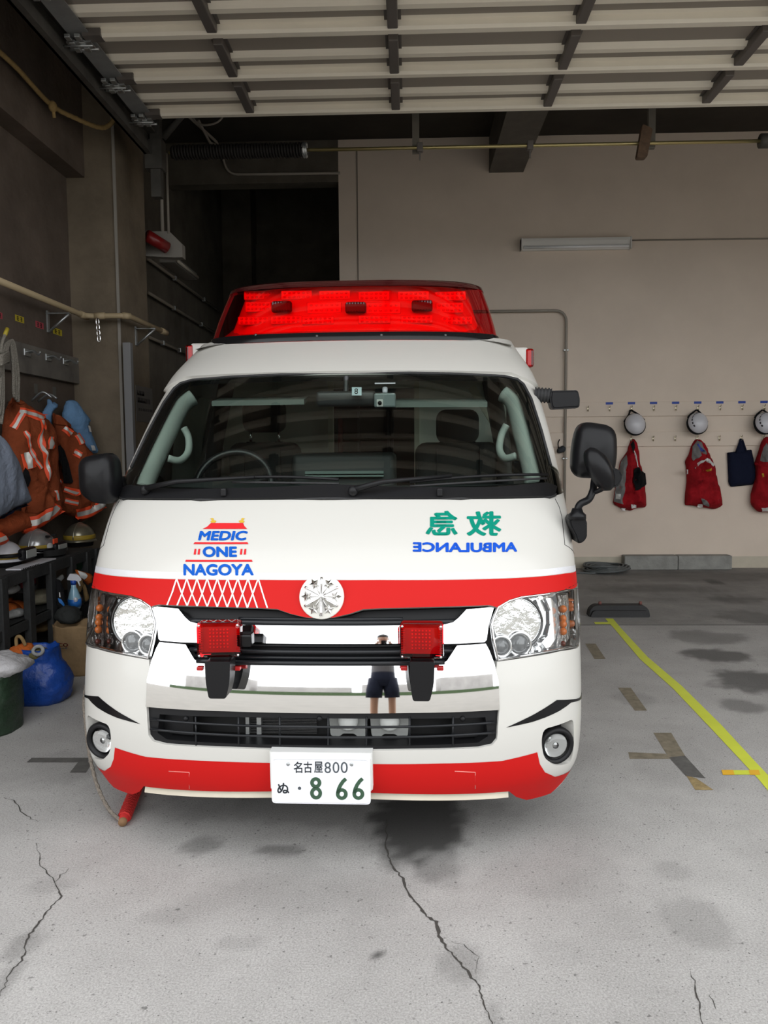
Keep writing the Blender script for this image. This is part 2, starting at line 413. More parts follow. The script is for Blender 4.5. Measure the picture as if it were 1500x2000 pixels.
wall('ceiling_recess', -3.0, -.4, YB+.2, 12.8, 6.2, 6.4, M_ceil); wall('trim_11', -3.0, -.4, YB+.2, YB+.3, CEIL+.2, 6.4, M_dark2); wall('wall_right_recess', -.745, -.60, YB+.18, 12.8, 0, 6.4, M_dark2)
wall('trim_10', -2.80, -.80, YB, YB+.2, 4.50, CEIL, M_dark2)                     # beam over the dark recess
wall('trim_5', .93, 1.32, 6.7, YB, 4.57, CEIL, mat('beam_concrete', (.12, .108, .092), .9, var=.2))                           # ceiling beam ending in the back wall
wall('wall_front_header', -2.8, 8.7, 2.12, 2.32, 4.05, CEIL+.6, M_paint)
wall('wall_front_left_pier', -3.6, -2.75, 2.02, 2.32, 0, CEIL+.6, mat('pink_tile_facade', (.42, .27, .23), .6, var=.1, vscale=30))
wall('baseboard_back', -.745, 8.5, YB-.012, YB, 0, .135, M_cream)
wall('trim_6', -.80, -.745, YB, YB+.18, 0, CEIL, M_beige)
# cover strip on the left part of the beige wall (thin vertical groove)
a = atY(697, 290, YB); bm = B(); bx(bm, a.x-.006, a.x+.006, YB-.008, YB, 1.0, a.z); struct('trim_7', bm, mat('groove', (.2, .17, .14), .8))
# vertical white line on the column's corner
bm = B(); bx(bm, -2.367, -2.345, 6.485, 6.5, .0, 4.2); struct('trim_8', bm, mat('corner_bead', (.28, .26, .23), .8))

# ------------------------------------------------------------------ overhead sectional door, open under the ceiling
DZ = 3.97; DY = 6.10; SEC = .565; DX0, DX1 = -1.93, 4.4
M_door = mat('door_panel_paint', (.88, .82, .70), .45, var=.05, vscale=3)
door = bpy.data.objects.new('door_1', None); COL.objects.link(door); door.location = (0, DY, DZ); door['kind'] = 'structure'
prof = [(0, .035), (0, -.065), (.012, -.072), (.055, -.072), (.068, -.055), (.068, -.02), (.10, -.012), (.20, -.012), (.222, -.042), (.27, -.042), (.285, -.03), (.30, -.012), (.47, -.012), (.485, -.03), (.53, -.03), (.545, .0), (SEC-.004, .0), (SEC-.004, .035)]
stx = [-1.16, -.085, 1.02, 2.16, 3.25]
for k in range(7):
    y0 = DY-k*SEC
    if y0 < 2.34+SEC: break
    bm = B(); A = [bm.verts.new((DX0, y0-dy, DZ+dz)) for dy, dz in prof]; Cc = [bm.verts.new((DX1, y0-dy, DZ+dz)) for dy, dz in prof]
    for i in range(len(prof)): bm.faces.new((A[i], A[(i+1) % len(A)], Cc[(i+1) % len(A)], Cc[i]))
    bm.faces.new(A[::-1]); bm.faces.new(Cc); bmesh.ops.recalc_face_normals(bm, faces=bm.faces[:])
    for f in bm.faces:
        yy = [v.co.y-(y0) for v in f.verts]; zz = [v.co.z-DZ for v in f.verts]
        if min(zz) > -.0125 and max(zz) < .01: f.material_index = 1  # down-facing flats: their shade is painted in as a darker colour
    pn = obj('door_panel', bm, [M_door, mat('door_panel_flat_shade', (.30, .265, .225), .55)], door)
    for x in stx:
        bm = B(); box(bm, (x, y0-.07-.215, DZ-.045), (.062, .43, .055), bev=.006); bx(bm, x-.05, x+.05, y0-.5, y0-.07, DZ-.02, DZ-.012)
        obj('stile', bm, M_brownsteel, pn)
    bm = B(); bx(bm, DX0-.01, DX0+.10, y0-.085, y0-.005, DZ-.075, DZ-.03); obj('end_cap', bm, M_brownsteel, pn)
    bm = B()
    bx(bm, DX0-.13, DX0+.02, y0-.03, y0+.05, DZ-.085, DZ-.075)
    for dx in (-.09, -.03):
        for dy in (-.09, -.02, .05): box(bm, (DX0+dx, y0+dy, DZ-.085), (.035, .05, .022), bev=.004)
    cyl(bm, (DX0-.19, y0+.075, DZ-.075), (DX0+.03, y0+.075, DZ-.075), .009, 8); cyl(bm, (DX0-.15, y0-.02, DZ-.10), (DX0+.03, y0-.02, DZ-.10), .006, 8)
    obj('roller_hinge', bm, M_steel, pn)
# galvanised edge plate and running track beside the door
bm = B(); bx(bm, -2.03, -1.90, 2.35, 6.15, DZ-.055, DZ-.05); obj('edge_plate', bm, mat('zinc_sheet', (.33, .34, .34), .5, .5, var=.2), door)
t = thing('door_track', 'dark steel door track running back along the left wall under the ceiling', 'track', (-2.09, 4.4, 3.9))
bm = B(); bx(bm, -2.14, -2.08, 2.35, 6.85, 3.83, 3.90); bx(bm, -2.14, -2.12, 2.35, 6.85, 3.83, 4.02); bx(bm, -2.14, -2.05, 2.35, 6.85, 4.0, 4.02)
obj('rail', bm, M_darksteel, t)
bm = B()
bx(bm, -2.10, -2.02, 6.62, 6.70, 3.5, CEIL); bx(bm, -2.14, -2.0, 6.60, 6.72, 3.72, 3.95)
obj('hanger_post', bm, M_darksteel, t)
bm = B(); tube(bm, [(-2.02, 6.72, 4.0), (-1.70, 6.72, 4.35)], .028, 6); obj('brace', bm, M_darksteel, t)
# counterbalance shaft with coil spring
YS = 6.55; p0 = atY(330, 300, YS); p1 = atY(600, 293, YS); p2 = atY(1500, 267, YS); zS = p1.z
t = thing('door_spring_shaft', 'brass coloured door shaft with black coil spring under the ceiling', 'shaft', (0, YS, zS))
bm = B(); cyl(bm, (p0.x, YS, zS), (3.4, YS, zS), .014, 10); obj('shaft', bm, mat('brass_shaft', (.5, .42, .2), .35, .8), t)
bm = B(); cyl(bm, (p0.x+.02, YS, zS), (p1.x-.02, YS, zS), .045, 14)
pts = [(p0.x+.03+(p1.x-p0.x-.06)*i/330, YS+.052*math.cos(i*.85), zS+.052*math.sin(i*.85)) for i in range(331)]; tube(bm, pts, .010, 6)
obj('coil_spring', bm, mat('oily_spring', (.016, .014, .013), .6, spec=.25), t)
bm = B(); pts = []
for i in range(61): a = i*.42; pts.append((p1.x-.02+.012*math.sin(i*.5), YS+.05*math.cos(a), zS+.05*math.sin(a)))
tube(bm, pts, .012, 6); obj('spring_end', bm, M_steel, t)
for px in (820, 1035):
    q = atY(px, 285, YS); bm = B(); box(bm, (q.x, YS, zS), (.05, .06, .07), bev=.008); box(bm, (q.x, YS, zS-.05), (.012, .02, .09)); obj('collar', bm, M_brownsteel, t)
q = atY(1255, 276, YS); bm = B(); prism(bm, rnd([(-.05, -.12), (.03, -.12), (.07, .10), (-.01, .14)], .02), (q.x, YS-.03, zS), (1, 0, 0), (0, 0, 1), (0, .06, 0)); obj('cable_drum', bm, mat('rusty_brown', (.12, .07, .04), .7, var=.4, vscale=30), t)
q = atY(1492, 268, YS); bm = B(); cyl(bm, (q.x-.03, YS, zS), (q.x+.08, YS, zS), .055, 16); obj('end_drum', bm, M_darksteel, t)
for px in (812, 1277):
    q = atY(px, 240, YS); bm = B(); bx(bm, q.x-.028, q.x+.028, YS+.045, YS+.085, zS-.02, CEIL)
    tag(obj('hanger_bar', bm, mat('hanger_bar_paint', (.16, .145, .12), .6)), 'grey steel bar hanging from the ceiling to the door shaft, %s' % ('left of the ceiling beam' if px < 900 else 'right of the ceiling beam'), 'bar', 'door shaft hangers')

# ------------------------------------------------------------------ pipes, conduits, rope on the left
def pipe(name, pts, r, m, label, cat='pipe', group=None, sm=0, seg=8, clips=(), cr=None):
    P = smooth_path(pts, sm) if sm else pts
    bm = B(); tube(bm, P, r, seg); o = obj(name, bm, m); tag(o, label, cat, group)
    for c in clips:
        bm = B(); box(bm, c, (.03, .03, .03) if cr is None else cr, bev=.004); obj('clip', bm, M_steel, o)
    return o
def bend(pts, r, n=5):
    """3D polyline with rounded bends"""
    out = [Vector(pts[0])]
    for i in range(1, len(pts)-1):
        p = Vector(pts[i]); a = Vector(pts[i-1]); c = Vector(pts[i+1]); k = min(r, (a-p).length*.45, (c-p).length*.45)
        A = p+(a-p).normalized()*k; D = p+(c-p).normalized()*k
        out += [A*(1-t/n)**2+p*2*(t/n)*(1-t/n)+D*(t/n)**2 for t in range(n+1)]
    out.append(Vector(pts[-1])); return out
M_beigepipe = mat('beige_pipe', (.42, .33, .20), .5)
zP = 2.50
A_ = atX(-40, 532, -2.58)
t = thing('handrail_pipe', 'beige pipe rail on brackets along the left wall and around the column', 'pipe', (-2.58, 5.0, zP))
bm = B(); tube(bm, bend([(-2.58, A_.y, zP), (-2.58, 6.36, zP), (-2.24, 6.36, zP), (-2.22, 7.3, zP)], .09, 6), .022, 12)
obj('pipe', bm, M_beigepipe, t)
for p, q in (((-2.58, 6.26, zP), (-2.58, 6.40, zP)), ((-2.50, 6.36, zP), (-2.42, 6.36, zP)), ((-2.28, 6.36, zP), (-2.23, 6.40, zP)), ((-2.22, 7.16, zP), (-2.22, 7.31, zP))):
    bm = B(); cyl(bm, p, q, .027, 12); obj('fitting', bm, M_beigepipe, t)
for c, d in (((-2.75, 6.05, zP), (1, 0, 0)), ((-2.35, 6.85, zP), (1, 0, 0)), ((-2.75, 4.2, zP), (1, 0, 0))):
    c = Vector(c); bm = B()
    box(bm, c+Vector((.09, 0, -.03)), (.18, .03, .008)); box(bm, c+Vector((.008, 0, -.09)), (.012, .03, .16))
    tube(bm, [c+Vector((.17, 0, -.035)), c+Vector((.01, 0, -.17))], .010, 6); obj('bracket', bm, M_steel, t)
q = Vector((-2.47, 6.33, zP)); bm = B()
for k in range(4):
    pts = [(q.x+.012*math.cos(a)+.006*k, q.y-.01*k, q.z-.05-.045*k+.028*math.sin(a)) for a in [i*math.pi/6 for i in range(12)]]; tube(bm, pts, .005, 6, closed=True)
tag(obj('carabiner_bunch', bm, M_chrome), 'bunch of shiny steel carabiners hanging from the beige pipe rail', 'carabiners')
# yellowed rope sagging along the wall at the upper left
pts = [atX(-40, 68, -2.54), atX(30, 130, -2.54), atX(98, 203, -2.54), atX(150, 232, -2.46), atX(196, 249, -2.36), atX(218, 240, -2.29), atX(224, 216, -2.26), atX(216, 198, -2.24), atX(206, 180, -2.2)]
P = smooth_path(pts, 10); bm = B(); tube(bm, P, .017, 8)
for s_ in range(3):
    tube(bm, [Vector(p)+Vector((.0, .009*math.cos(i*.9+s_*2.1), .009*math.sin(i*.9+s_*2.1))) for i, p in enumerate(P)], .011, 6)
M_rope = mat('old_rope', (.34, .23, .09), .9, var=.2, vscale=30)
o = obj('rope', bm, M_rope); tag(o, 'yellowed rope sagging along the upper left wall', 'rope')
q = atX(103, 208, -2.52); bm = B(); ball(bm, q, (.03, .035, .04), 10, 8); tube(bm, [q, q+Vector((0, .02, -.07))], .013, 6); obj('knot', bm, M_rope, o)
# conduits at the back left
M_pale = mat('pale_conduit', (.33, .30, .26), .5)
q1 = atY(445, 341, YB-.03)
pipe('conduit', bend([atZ(369, 228, CEIL-.03), (atY(428, 318, YB-.03).x, YB-.03, CEIL-.03), q1, atY(664, 338, YB-.03)], .12), .016, M_pale, 'pale conduit crossing the dark recess, lower of the two', 'conduit', 'conduits in the dark recess')
pipe('conduit', bend([atZ(388, 236, CEIL-.07), atZ(413, 285, CEIL-.07), atZ(600, 286, CEIL-.07)], .15), .016, M_pale, 'pale conduit crossing the dark recess, upper of the two', 'conduit', 'conduits in the dark recess')
pts = [atY(372, 220, 8.0), atY(385, 240, 8.0), atY(405, 244, 8.0), atY(428, 236, 8.0), atY(436, 216, 8.0), atY(430, 205, 8.0)+Vector((0, 0, .2))]
pipe('cable_loop', pts, .011, M_pale, 'loop of pale cable drooping below the open door', 'cable', sm=6)
for k, (px, top, bot) in enumerate(((313, 300, 452), (325, 300, 456))):
    pass
    a = atY(px, top, 7.5); c_ = atY(px+1, bot, 7.5)
    pipe('conduit', [a, (a.x, 7.5, c_.z)], .017 if k == 0 else .012, M_pale, 'vertical pale conduit behind the column, %s' % ('the thick one on the left' if k == 0 else 'the thin one on the right'), 'conduit', 'conduits above the red lamp')
for k, (x0, y0, x1, y1) in enumerate(((295, 510, 432, 610), (298, 578, 425, 654), (298, 664, 372, 692))):
    a = atX(x0-8, y0-6, -2.74); c_ = atX(x1, y1, -2.74)
    pipe('wall_pipe', [(-2.74, a.y, a.z), (-2.74, c_.y, a.z)], .017, mat('grey_pipe', (.22, .19, .15), .5), 'grey pipe running back along the dark left wall, %s of three' % ('topmost', 'middle', 'lowest')[k], 'pipe', 'pipes on the dark left wall', clips=[(-2.74, a.y+(c_.y-a.y)*f, a.z-.0) for f in (.3, .7)], cr=(.045, .04, .05))
# red alarm lamp on its bracket and fluorescent fixture behind the column
t = thing('alarm_lamp', 'dusty red tubular lamp on a white bracket behind the column', 'lamp', (-2.4, 7.4, 3.1))
a = atY(298, 462, 7.45)
bm = B(); prism(bm, [(.0, 0), (.59, 0), (.71, -.12), (.71, -.24), (.63, -.24), (.0, -.20)], (a.x-.45, 7.5, atY(296, 452, 7.5).z), (1, 0, 0), (0, 0, 1), (0, .10, 0)); obj('bracket', bm, mat('dusty_white', (.30, .28, .25), .6), t)
bm = B(); cyl(bm, atY(287, 460, 7.28), atY(326, 484, 7.44), .055, 18); obj('lamp_tube', bm, mat('dusty_red_plastic', (.22, .012, .012), .3), t)
t = thing('tube_light', 'unlit white tube light fixture low on the dark left wall behind the column', 'light', (-2.7, 9.2, 3.3))
a = atX(345, 505, -2.60); c_ = atX(388, 536, -2.60)
d = (c_-a); bm = B(); bx(bm, -2.80, -2.62, a.y, c_.y, a.z-.04, a.z+.04, bev=.008); obj('housing', bm, mat('dusty_white', (.30, .28, .25), .6), t)
bm = B(); tube(bm, [(-2.60, a.y+.04, a.z-.02), (-2.60, c_.y-.04, a.z-.02)], .018, 8); obj('tube', bm, M_paint, t)

# ------------------------------------------------------------------ beige back wall: light, conduit, hook boards
a = atY(1016, 466, YB); c_ = atY(1229, 489, YB)
t = thing('tube_light', 'unlit white tube light fixture on the beige back wall', 'light', ((a.x+c_.x)/2, YB, (a.z+c_.z)/2))
M_white = mat('white_enamel', (.72, .71, .68), .35)
bm = B(); prism(bm, [(0, -.07), (.045, -.07), (.10, .02), (.10, .05), (0, .05)], (a.x, YB, (a.z+c_.z)/2), (0, -1, 0), (0, 0, 1), (c_.x-a.x, 0, 0)); obj('housing', bm, M_white, t)
bm = B(); cyl(bm, (a.x+.03, YB-.085, (a.z+c_.z)/2-.045), (c_.x-.03, YB-.085, (a.z+c_.z)/2-.045), .016, 12); obj('tube', bm, mat('tube_glass', (.85, .86, .88), .15), t)
for x in (a.x, c_.x-.012):
    bm = B(); prism(bm, [(0, -.075), (.11, -.075), (.11, .055), (0, .055)], (x, YB, (a.z+c_.z)/2), (0, -1, 0), (0, 0, 1), (.012, 0, 0)); obj('end_cap', bm, M_white, t)
a2 = atY(1230, 470, YB); pipe('wall_cable', [(c_.x, YB-.012, a2.z), (8.3, YB-.012, a2.z-.02)], .008, M_conduit, 'thin cable on the beige wall running right from the tube light', 'cable')
z1 = atY(1000, 609, YB).z; xv = atY(1104, 700, YB).x
pipe('conduit', bend([(-.4, YB-.042, z1), (xv, YB-.042, z1), (xv, YB-.042, .14)], .14, 8), .016, M_conduit, 'beige painted conduit bending down the back wall right of the ambulance', 'conduit', clips=[(xv, YB-.03, z) for z in (2.55, 2.0, 1.3, .7)]+[(xv-.5, YB-.03, z1)], cr=(.06, .05, .02))
M_hook = mat('brass_hook', (.55, .5, .38), .35, .8)
M_blue = mat('blue_label', (.02, .06, .35), .6)
zA, zB_ = atY(1300, 797, YB).z, atY(1300, 856, YB).z
for k, (zz, hh, ww) in enumerate(((zA, .145, 'upper'), (zB_, .145, 'lower'))):
    bm = B(); bx(bm, .8, 8.4, YB-.024, YB-.002, zz-hh*.5-.02, zz+hh*.5, bev=.003)
    tag(obj('hook_board', bm, M_beige), 'long beige hook board on the back wall, %s of two' % ww, 'hook board', 'hook boards on the back wall')
hx = [atY(x, 797, YB).x for x in (1147, 1189, 1232, 1275, 1318, 1361, 1404, 1447, 1490)]
def wall_hook(name, p, label, group):
    t = thing(name, label, 'hook', p, group); bm = B(); x, y, z = p
    box(bm, (x, y-.004, z), (.018, .008, .045), bev=.003); tube(bm, smooth_path([(x, y-.004, z+.008), (x, y-.03, z+.012), (x, y-.045, z+.03)], 4), .005, 6)
    tube(bm, smooth_path([(x, y-.004, z-.01), (x, y-.022, z-.03), (x, y-.036, z-.02), (x, y-.038, z-.006)], 4), .005, 6)
    obj('hook_body', bm, M_hook, t); return t
ordn = ['farthest left', 'second from left', 'third from left', 'fourth from left', 'fifth from left', 'sixth from left', 'seventh from left', 'eighth from left', 'farthest right']
use_up = {2: 'holding the first white helmet', 5: 'holding the second white helmet', 8: 'holding the helmet at the edge'}
use_lo = {0: 'holding a dark bundle next to the ambulance', 2: 'holding the first red jacket', 5: 'holding the middle red jacket', 7: 'holding the navy tote bag', 8: 'holding the red jacket at the edge'}
h0 = None
for row, zz, use in (('upper', zA, use_up), ('lower', zB_, use_lo)):
    for i, x in enumerate(hx):
        lab = 'small brass hook on the %s board, %s' % (row, use.get(i, 'empty, %s in its row' % ordn[i]))
        p = Vector((x, YB-.024, zz))
        if h0 is None: h0 = wall_hook('wall_hook', tuple(p), lab, 'brass hooks on the back wall')
        else: copy_thing(h0, p-h0.location, lab)
for i, x in enumerate(hx):
    if i == 0: continue
    bm = B(); bx(bm, x-.042, x+.042, YB-.0255, YB-.024, zA+.045, zA+.072)
    o = obj('name_label', bm, M_blue); tag(o, 'small blue name tape above the upper hook, %s' % ordn[i], 'label', 'blue name tapes')
# kerb blocks, cable coil, wheel stop
M_kerb = mat('precast_concrete', (.30, .30, .28), .9, bump=.3, bscale=60, var=.25, vscale=8)
k0 = atZ(1217, 1112); k1 = atZ(1425, 1111); mid = (k0.x+k1.x)/2; zk = .165
for x0, x1, lab in ((k0.x, mid-.002, 'left'), (mid+.002, k1.x, 'right')):
    bm = B(); bx(bm, x0, x1, YB-.16, YB-.014, 0, zk, bev=.012); tag(obj('kerb_block', bm, M_kerb), 'grey concrete kerb block against the back wall, the %s one of two' % lab, 'kerb block', 'kerb blocks')
q = atZ(1184, 1119); bm = B(); rg = random.Random(3)
pts = []
for i in range(9*26):
    a = i*2*math.pi/26; r = .20+.06*rg.random()*.3+.055*math.sin(i*.21)
    pts.append((q.x+.015+1.0*r*math.cos(a), q.y+.08+.85*r*math.sin(a)*1.0, .012+.008*(i//26) + .006*math.sin(i*.7)))
pts += [(q.x-.15, q.y-.1, .012), (q.x-.3, q.y-.05, .012), (q.x-.5, q.y-.1, .012)]
tube(bm, pts, .011, 6); tag(obj('cable_coil', bm, mat('grey_cable', (.10, .11, .11), .5)), 'grey cable coiled on the floor beside the kerb blocks', 'cable')
s0 = atZ(1152, 1206); s1 = atZ(1272, 1206)
t = thing('wheel_stop', 'black rubber wheel stop on the floor at the end of the yellow tape', 'wheel stop', ((s0.x+s1.x)/2, s0.y+.08, 0))
cx = (s0.x+s1.x)/2; ww = s1.x-s0.x; bm = B()
prism(bm, rnd([(-ww/2, 0), (ww/2, 0), (ww/2-.01, .06), (ww/2-.05, .095), (-ww/2+.05, .095), (-ww/2+.01, .06)], [.005, .005, .03, .05, .05, .03]), (cx, s0.y+.03, 0), (1, 0, 0), (0, 0, 1), (0, .10, 0))
prism(bm, rnd([(-ww/2+.005, 0), (ww/2-.005, 0), (ww/2-.03, .055), (-ww/2+.03, .055)], .02), (cx, s0.y, 0), (1, 0, 0), (0, 0, 1), (0, .03, 0))
obj('stop_body', bm, M_rubber, t)
for px in (1171, 1250):
    q = atY(px, 1186, s0.y+.1); bm = B(); lathe(bm, [(.014, 0), (.014, .02), (.008, .026)], (q.x, s0.y+.09, .094), seg=10); obj('bolt', bm, mat('rusty_bolt', (.16, .06, .05), .7), t)

# ================================================================== THE AMBULANCE
# van frame: x to the photo's right, y backward from the nose, z up.  Front skin S(s, z): s = distance along the wrap-round section
def pchip(xs, ys):
    n = len(xs); hh = [xs[i+1]-xs[i] for i in range(n-1)]; dl = [(ys[i+1]-ys[i])/hh[i] for i in range(n-1)]; m = [0]*n
    for i in range(1, n-1):
        if dl[i-1]*dl[i] > 0:
            w1 = 2*hh[i]+hh[i-1]; w2 = hh[i]+2*hh[i-1]; m[i] = (w1+w2)/(w1/dl[i-1]+w2/dl[i])
    m[0] = dl[0]; m[-1] = dl[-1]
    def g(x):
        if x <= xs[0]: return ys[0]+m[0]*(x-xs[0])
        if x >= xs[-1]: return ys[-1]+m[-1]*(x-xs[-1])
        i = bisect.bisect_right(xs, x)-1; t = (x-xs[i])/hh[i]
        return (2*t**3-3*t*t+1)*ys[i]+(t**3-2*t*t+t)*hh[i]*m[i]+(-2*t**3+3*t*t)*ys[i+1]+(t**3-t*t)*hh[i]*m[i+1]
    return g
YC = pchip([.20, .27, .34, .45, .58, .70, .80, .90, 1.00, 1.10, 1.20, 1.30, 1.50, 1.74, 1.78, 1.94, 2.10], [.07, .03, .01, .0, .012, .033, .056, .092, .15, .235, .335, .45, .70, 1.02, 1.075, 1.34, 1.62])
WW = pchip([.20, .30, .45, .70, .90, 1.05, 1.20, 1.40, 1.60, 1.75, 1.95, 2.2], [.90, .93, .938, .940, .938, .935, .928, .918, .903, .878, .805, .74])
CC = pchip([.20, .45, .9, 1.2, 1.75, 2.1], [.33, .36, .38, .33, .26, .2])
AA = .07; NN = 3.0
_T = []; _l = 0; _pu = _ph = 0
for i in range(2001):
    th = i/2000*math.pi/2; uu = math.sin(th)**(2/NN); hh_ = 1-math.cos(th)**(2/NN)
    if i: _l += math.hypot((uu-_pu)*.94, (hh_-_ph)*.38+AA*(uu*uu-_pu*_pu))
    _pu, _ph = uu, hh_; _T.append((_l, uu, hh_))
LS = _l; _LL = [t[0] for t in _T]
def _uh(s):
    s = abs(s)
    if s >= LS: return 1.0, 1.0
    i = max(1, bisect.bisect_right(_LL, s)); a = _T[i-1]; c = _T[i]; t = (s-a[0])/max(1e-9, c[0]-a[0])
    return a[1]+(c[1]-a[1])*t, a[2]+(c[2]-a[2])*t
def S(s, z):
    u, h_ = _uh(s)
    return Vector((math.copysign(WW(z)*u, s), YC(z)+AA*u*u+CC(z)*h_+max(0, abs(s)-LS), z))
def SN(s, z):
    e = .004
    n = (S(s+e, z)-S(s-e, z)).cross(S(s, z+e)-S(s, z-e)); return n.normalized()
THV = math.radians(-1.0); YV = 2.57; XV = atY(628, 1165, YV).x-.017
MV = Matrix.Translation((XV, YV, 0)) @ Matrix.Rotation(THV, 4, 'Z'); MVI = MV.inverted()
def VP(s, z): return proj(MV @ S(s, z))
def vray(px, py):
    d = MVI.to_3x3() @ ray(px, py); c = MVI @ CP; return c, d
def vY(px, py, y): c, d = vray(px, py); return c+d*((y-c.y)/d.y)      # van-frame point at van depth y
def vX(px, py, x): c, d = vray(px, py); return c+d*((x-c.x)/d.x)
_G = [(i*.05, j*.05) for i in range(-24, 25) for j in range(4, 42)]; _GP = [(VP(s, z), s, z) for s, z in _G]
def inv(px, py, lim=True):
    """(s, z) on the front skin behind a photo pixel"""
    b_ = min(_GP, key=lambda q: (q[0][0]-px)**2+(q[0][1]-py)**2+(abs(q[1])*3)); s, z = b_[1], b_[2]
    for _ in range(40):
        q = VP(s, z); ex, ey = px-q[0], py-q[1]
        if abs(ex)+abs(ey) < .03: break
        a = VP(s+1e-3, z); c = VP(s, z+1e-3)
        j11 = (a[0]-q[0])/1e-3; j21 = (a[1]-q[1])/1e-3; j12 = (c[0]-q[0])/1e-3; j22 = (c[1]-q[1])/1e-3
        D = j11*j22-j12*j21
        if abs(D) < 100: D = math.copysign(100, D)
        ds = (ex*j22-ey*j12)/D; dz = (j11*ey-j21*ex)/D; mm = max(abs(ds), abs(dz), .04)/.04; s += ds/mm; z += dz/mm
    return s, z
def invs(pts): return [inv(*p) for p in pts]
def mir(pts): return [(-s, z) for s, z in pts][::-1]
def sgrid(us):
    lo, hi = min(us), max(us); out = []; k = -300
    s = -LS-4
    while s < LS+4:
        st = .035 if abs(s) < 1.3 else .4; s += st
        if lo < s < hi: out.append(s+.00017)
    return out
def skin(name, outline, m, parent, holes=(), off=0.0, thick=0.0, dv=.035, mi=None, tofront=None, rim=True):
    """panel lying on the van skin, moved out along the normal by off, edges turned in by thick"""
    bm = flat_mesh(outline, holes, dv=dv, u_lines=sgrid([p[0] for p in outline]))
    return skin_bm(name, bm, m, parent, off, thick)
def skin_bm(name, bm, m, parent, off=0.0, thick=0.0):
    N = {}
    for v in bm.verts:
        s, z = v.co.x, v.co.y; n_ = SN(s, z); v.co = S(s, z)+n_*off; N[v.index] = n_
    bm.verts.index_update(); bm.verts.ensure_lookup_table()
    NV = {}
    for v in bm.verts: NV[v] = None
    nv = len(bm.verts); nf = len(bm.faces)
    norms = []
    for i, v in enumerate(bm.verts): norms.append(None)
    # normals by position order (indices kept by index_update)
    vn = list(N.values())
    for i in range(nv): norms[i] = vn[i]
    rimf = 0
    if thick:
        be = [e for e in bm.edges if len(e.link_faces) == 1]; dup = {}
        for e in be:
            for v in e.verts:
                if v not in dup: dup[v] = bm.verts.new(v.co-norms[v.index]*thick)
        for e in be:
            f = e.link_faces[0]; lp = [l_ for l_ in f.loops if l_.edge == e][0]; a, c = lp.vert, lp.link_loop_next.vert
            bm.faces.new((c, a, dup[a], dup[c]))
    me = bpy.data.meshes.new(name)
    for f in bm.faces: f.smooth = True
    bm.normal_update(); bm.to_mesh(me); bm.free()
    ln = [None]*len(me.loops)
    for p in me.polygons:
        for li in p.loop_indices:
            ln[li] = norms[me.loops[li].vertex_index] if p.index < nf else p.normal.copy()
    me.normals_split_custom_set(ln)
    return obj(name, me, m, parent)
amb = thing('ambulance', 'white ambulance van with red stripe and red light bar, parked nose out in the garage', 'ambulance', (XV, YV, 0))
amb.rotation_euler.z = THV; amb['_local'] = 1
def part(name, bm, m, parent=None, **k):
    p = parent or amb
    o = obj(name, bm, m, None, **k); o.parent = p; return o
_obj = obj
def obj(name, bm, m=None, parent=None, **k):
    # parts of the ambulance are built in the van frame: every level keeps identity local transforms
    if parent is not None:
        r = parent
        while r.parent is not None: r = r.parent
        if r is amb:
            o = _obj(name, bm, m, None, **k); o.parent = parent; return o
    return _obj(name, bm, m, parent, **k)
M_vwhite = mat('white_van_paint', (.565, .553, .517), .25, coat=.15, spec=.4)
M_vred = mat('red_vinyl', (.50, .010, .009), .5, spec=.12)
M_silver = mat('reflective_band', (.70, .70, .73), .35, .2, bump=.2, bscale=300)
M_trim = mat('grey_interior_trim', (.36, .40, .37), .7)
M_seat = mat('dark_seat_fabric', (.016, .018, .018), .85, bump=.15, bscale=150)
M_dash = mat('dark_dash', (.018, .021, .021), .6)
M_frit = mat('black_ceramic_border', (.006, .006, .006), .15)
M_glass = glassm('windshield_glass', (.84, .92, .87))
M_clear = glassm('clear_lens', (.96, .97, .97))
M_redlens = glassm('red_lens', (1.0, .010, .022))
M_redlensd = glassm('red_lens_deep', (.86, .012, .018))
M_bezel = mat('lamp_chrome', (.80, .80, .80), .08, 1.0)
M_facet = mat('faceted_reflector', (.9, .9, .9), .06, 1.0, bump=.45, bscale=15)
M_amber = mat('amber_bulb', (.62, .16, .03), .2)
M_lens = glassm('projector_glass', (.35, .37, .37))

# --- outlines (right half traced, left half mirrored)
HL = invs([(971, 1290), (963, 1255), (958, 1219), (971, 1186), (993, 1173), (1016, 1166), (1064, 1160), (1106, 1152), (1128, 1147)])+[(1.10, inv(1128, 1147)[1]+.006), (1.13, .80), (1.12, .735)]+invs([(1128, 1262), (1096, 1268), (1032, 1280)])
HLT = [HL[i] for i in (3, 4, 5, 6, 7, 8, 9)]                    # its top edge, inner -> outer
hoodbot = invs([(652, 1206), (682, 1199), (709, 1190), (744, 1188), (860, 1185), (955, 1182)])
WS_R = invs([(658, 729), (800, 730), (900, 732), (985, 736), (1010, 742), (1022, 752), (1037, 780), (1057, 843), (1074, 907), (1085, 950), (1083, 968), (1073, 972), (900, 975), (658, 975)])
WS = [p for p in WS_R if p[0] > .02]; WS = WS+mir(WS)
SB = LS+3.75; BT = .735                                          # rear end of the sides, bumper top at the corner
topz = 1.955
right_low = [(0.0, hoodbot[0][1]-.004)]+[p for p in hoodbot if p[0] > .03]+HLT+[(1.14, .80), (1.13, BT), (1.30, BT-.005), (1.30, .30), (SB, .30)]
outl = right_low+[(SB, topz)]
outl = outl+mir([p for p in outl if p[0] > 0.001])
def circ(c, r, n=28, z0=.3): return [(c[0]+r*math.cos(2*math.pi*i/n), c[1]+r*math.sin(2*math.pi*i/n)) for i in range(n)]
s_ax = LS+.62                                                   # front wheel centre along the side
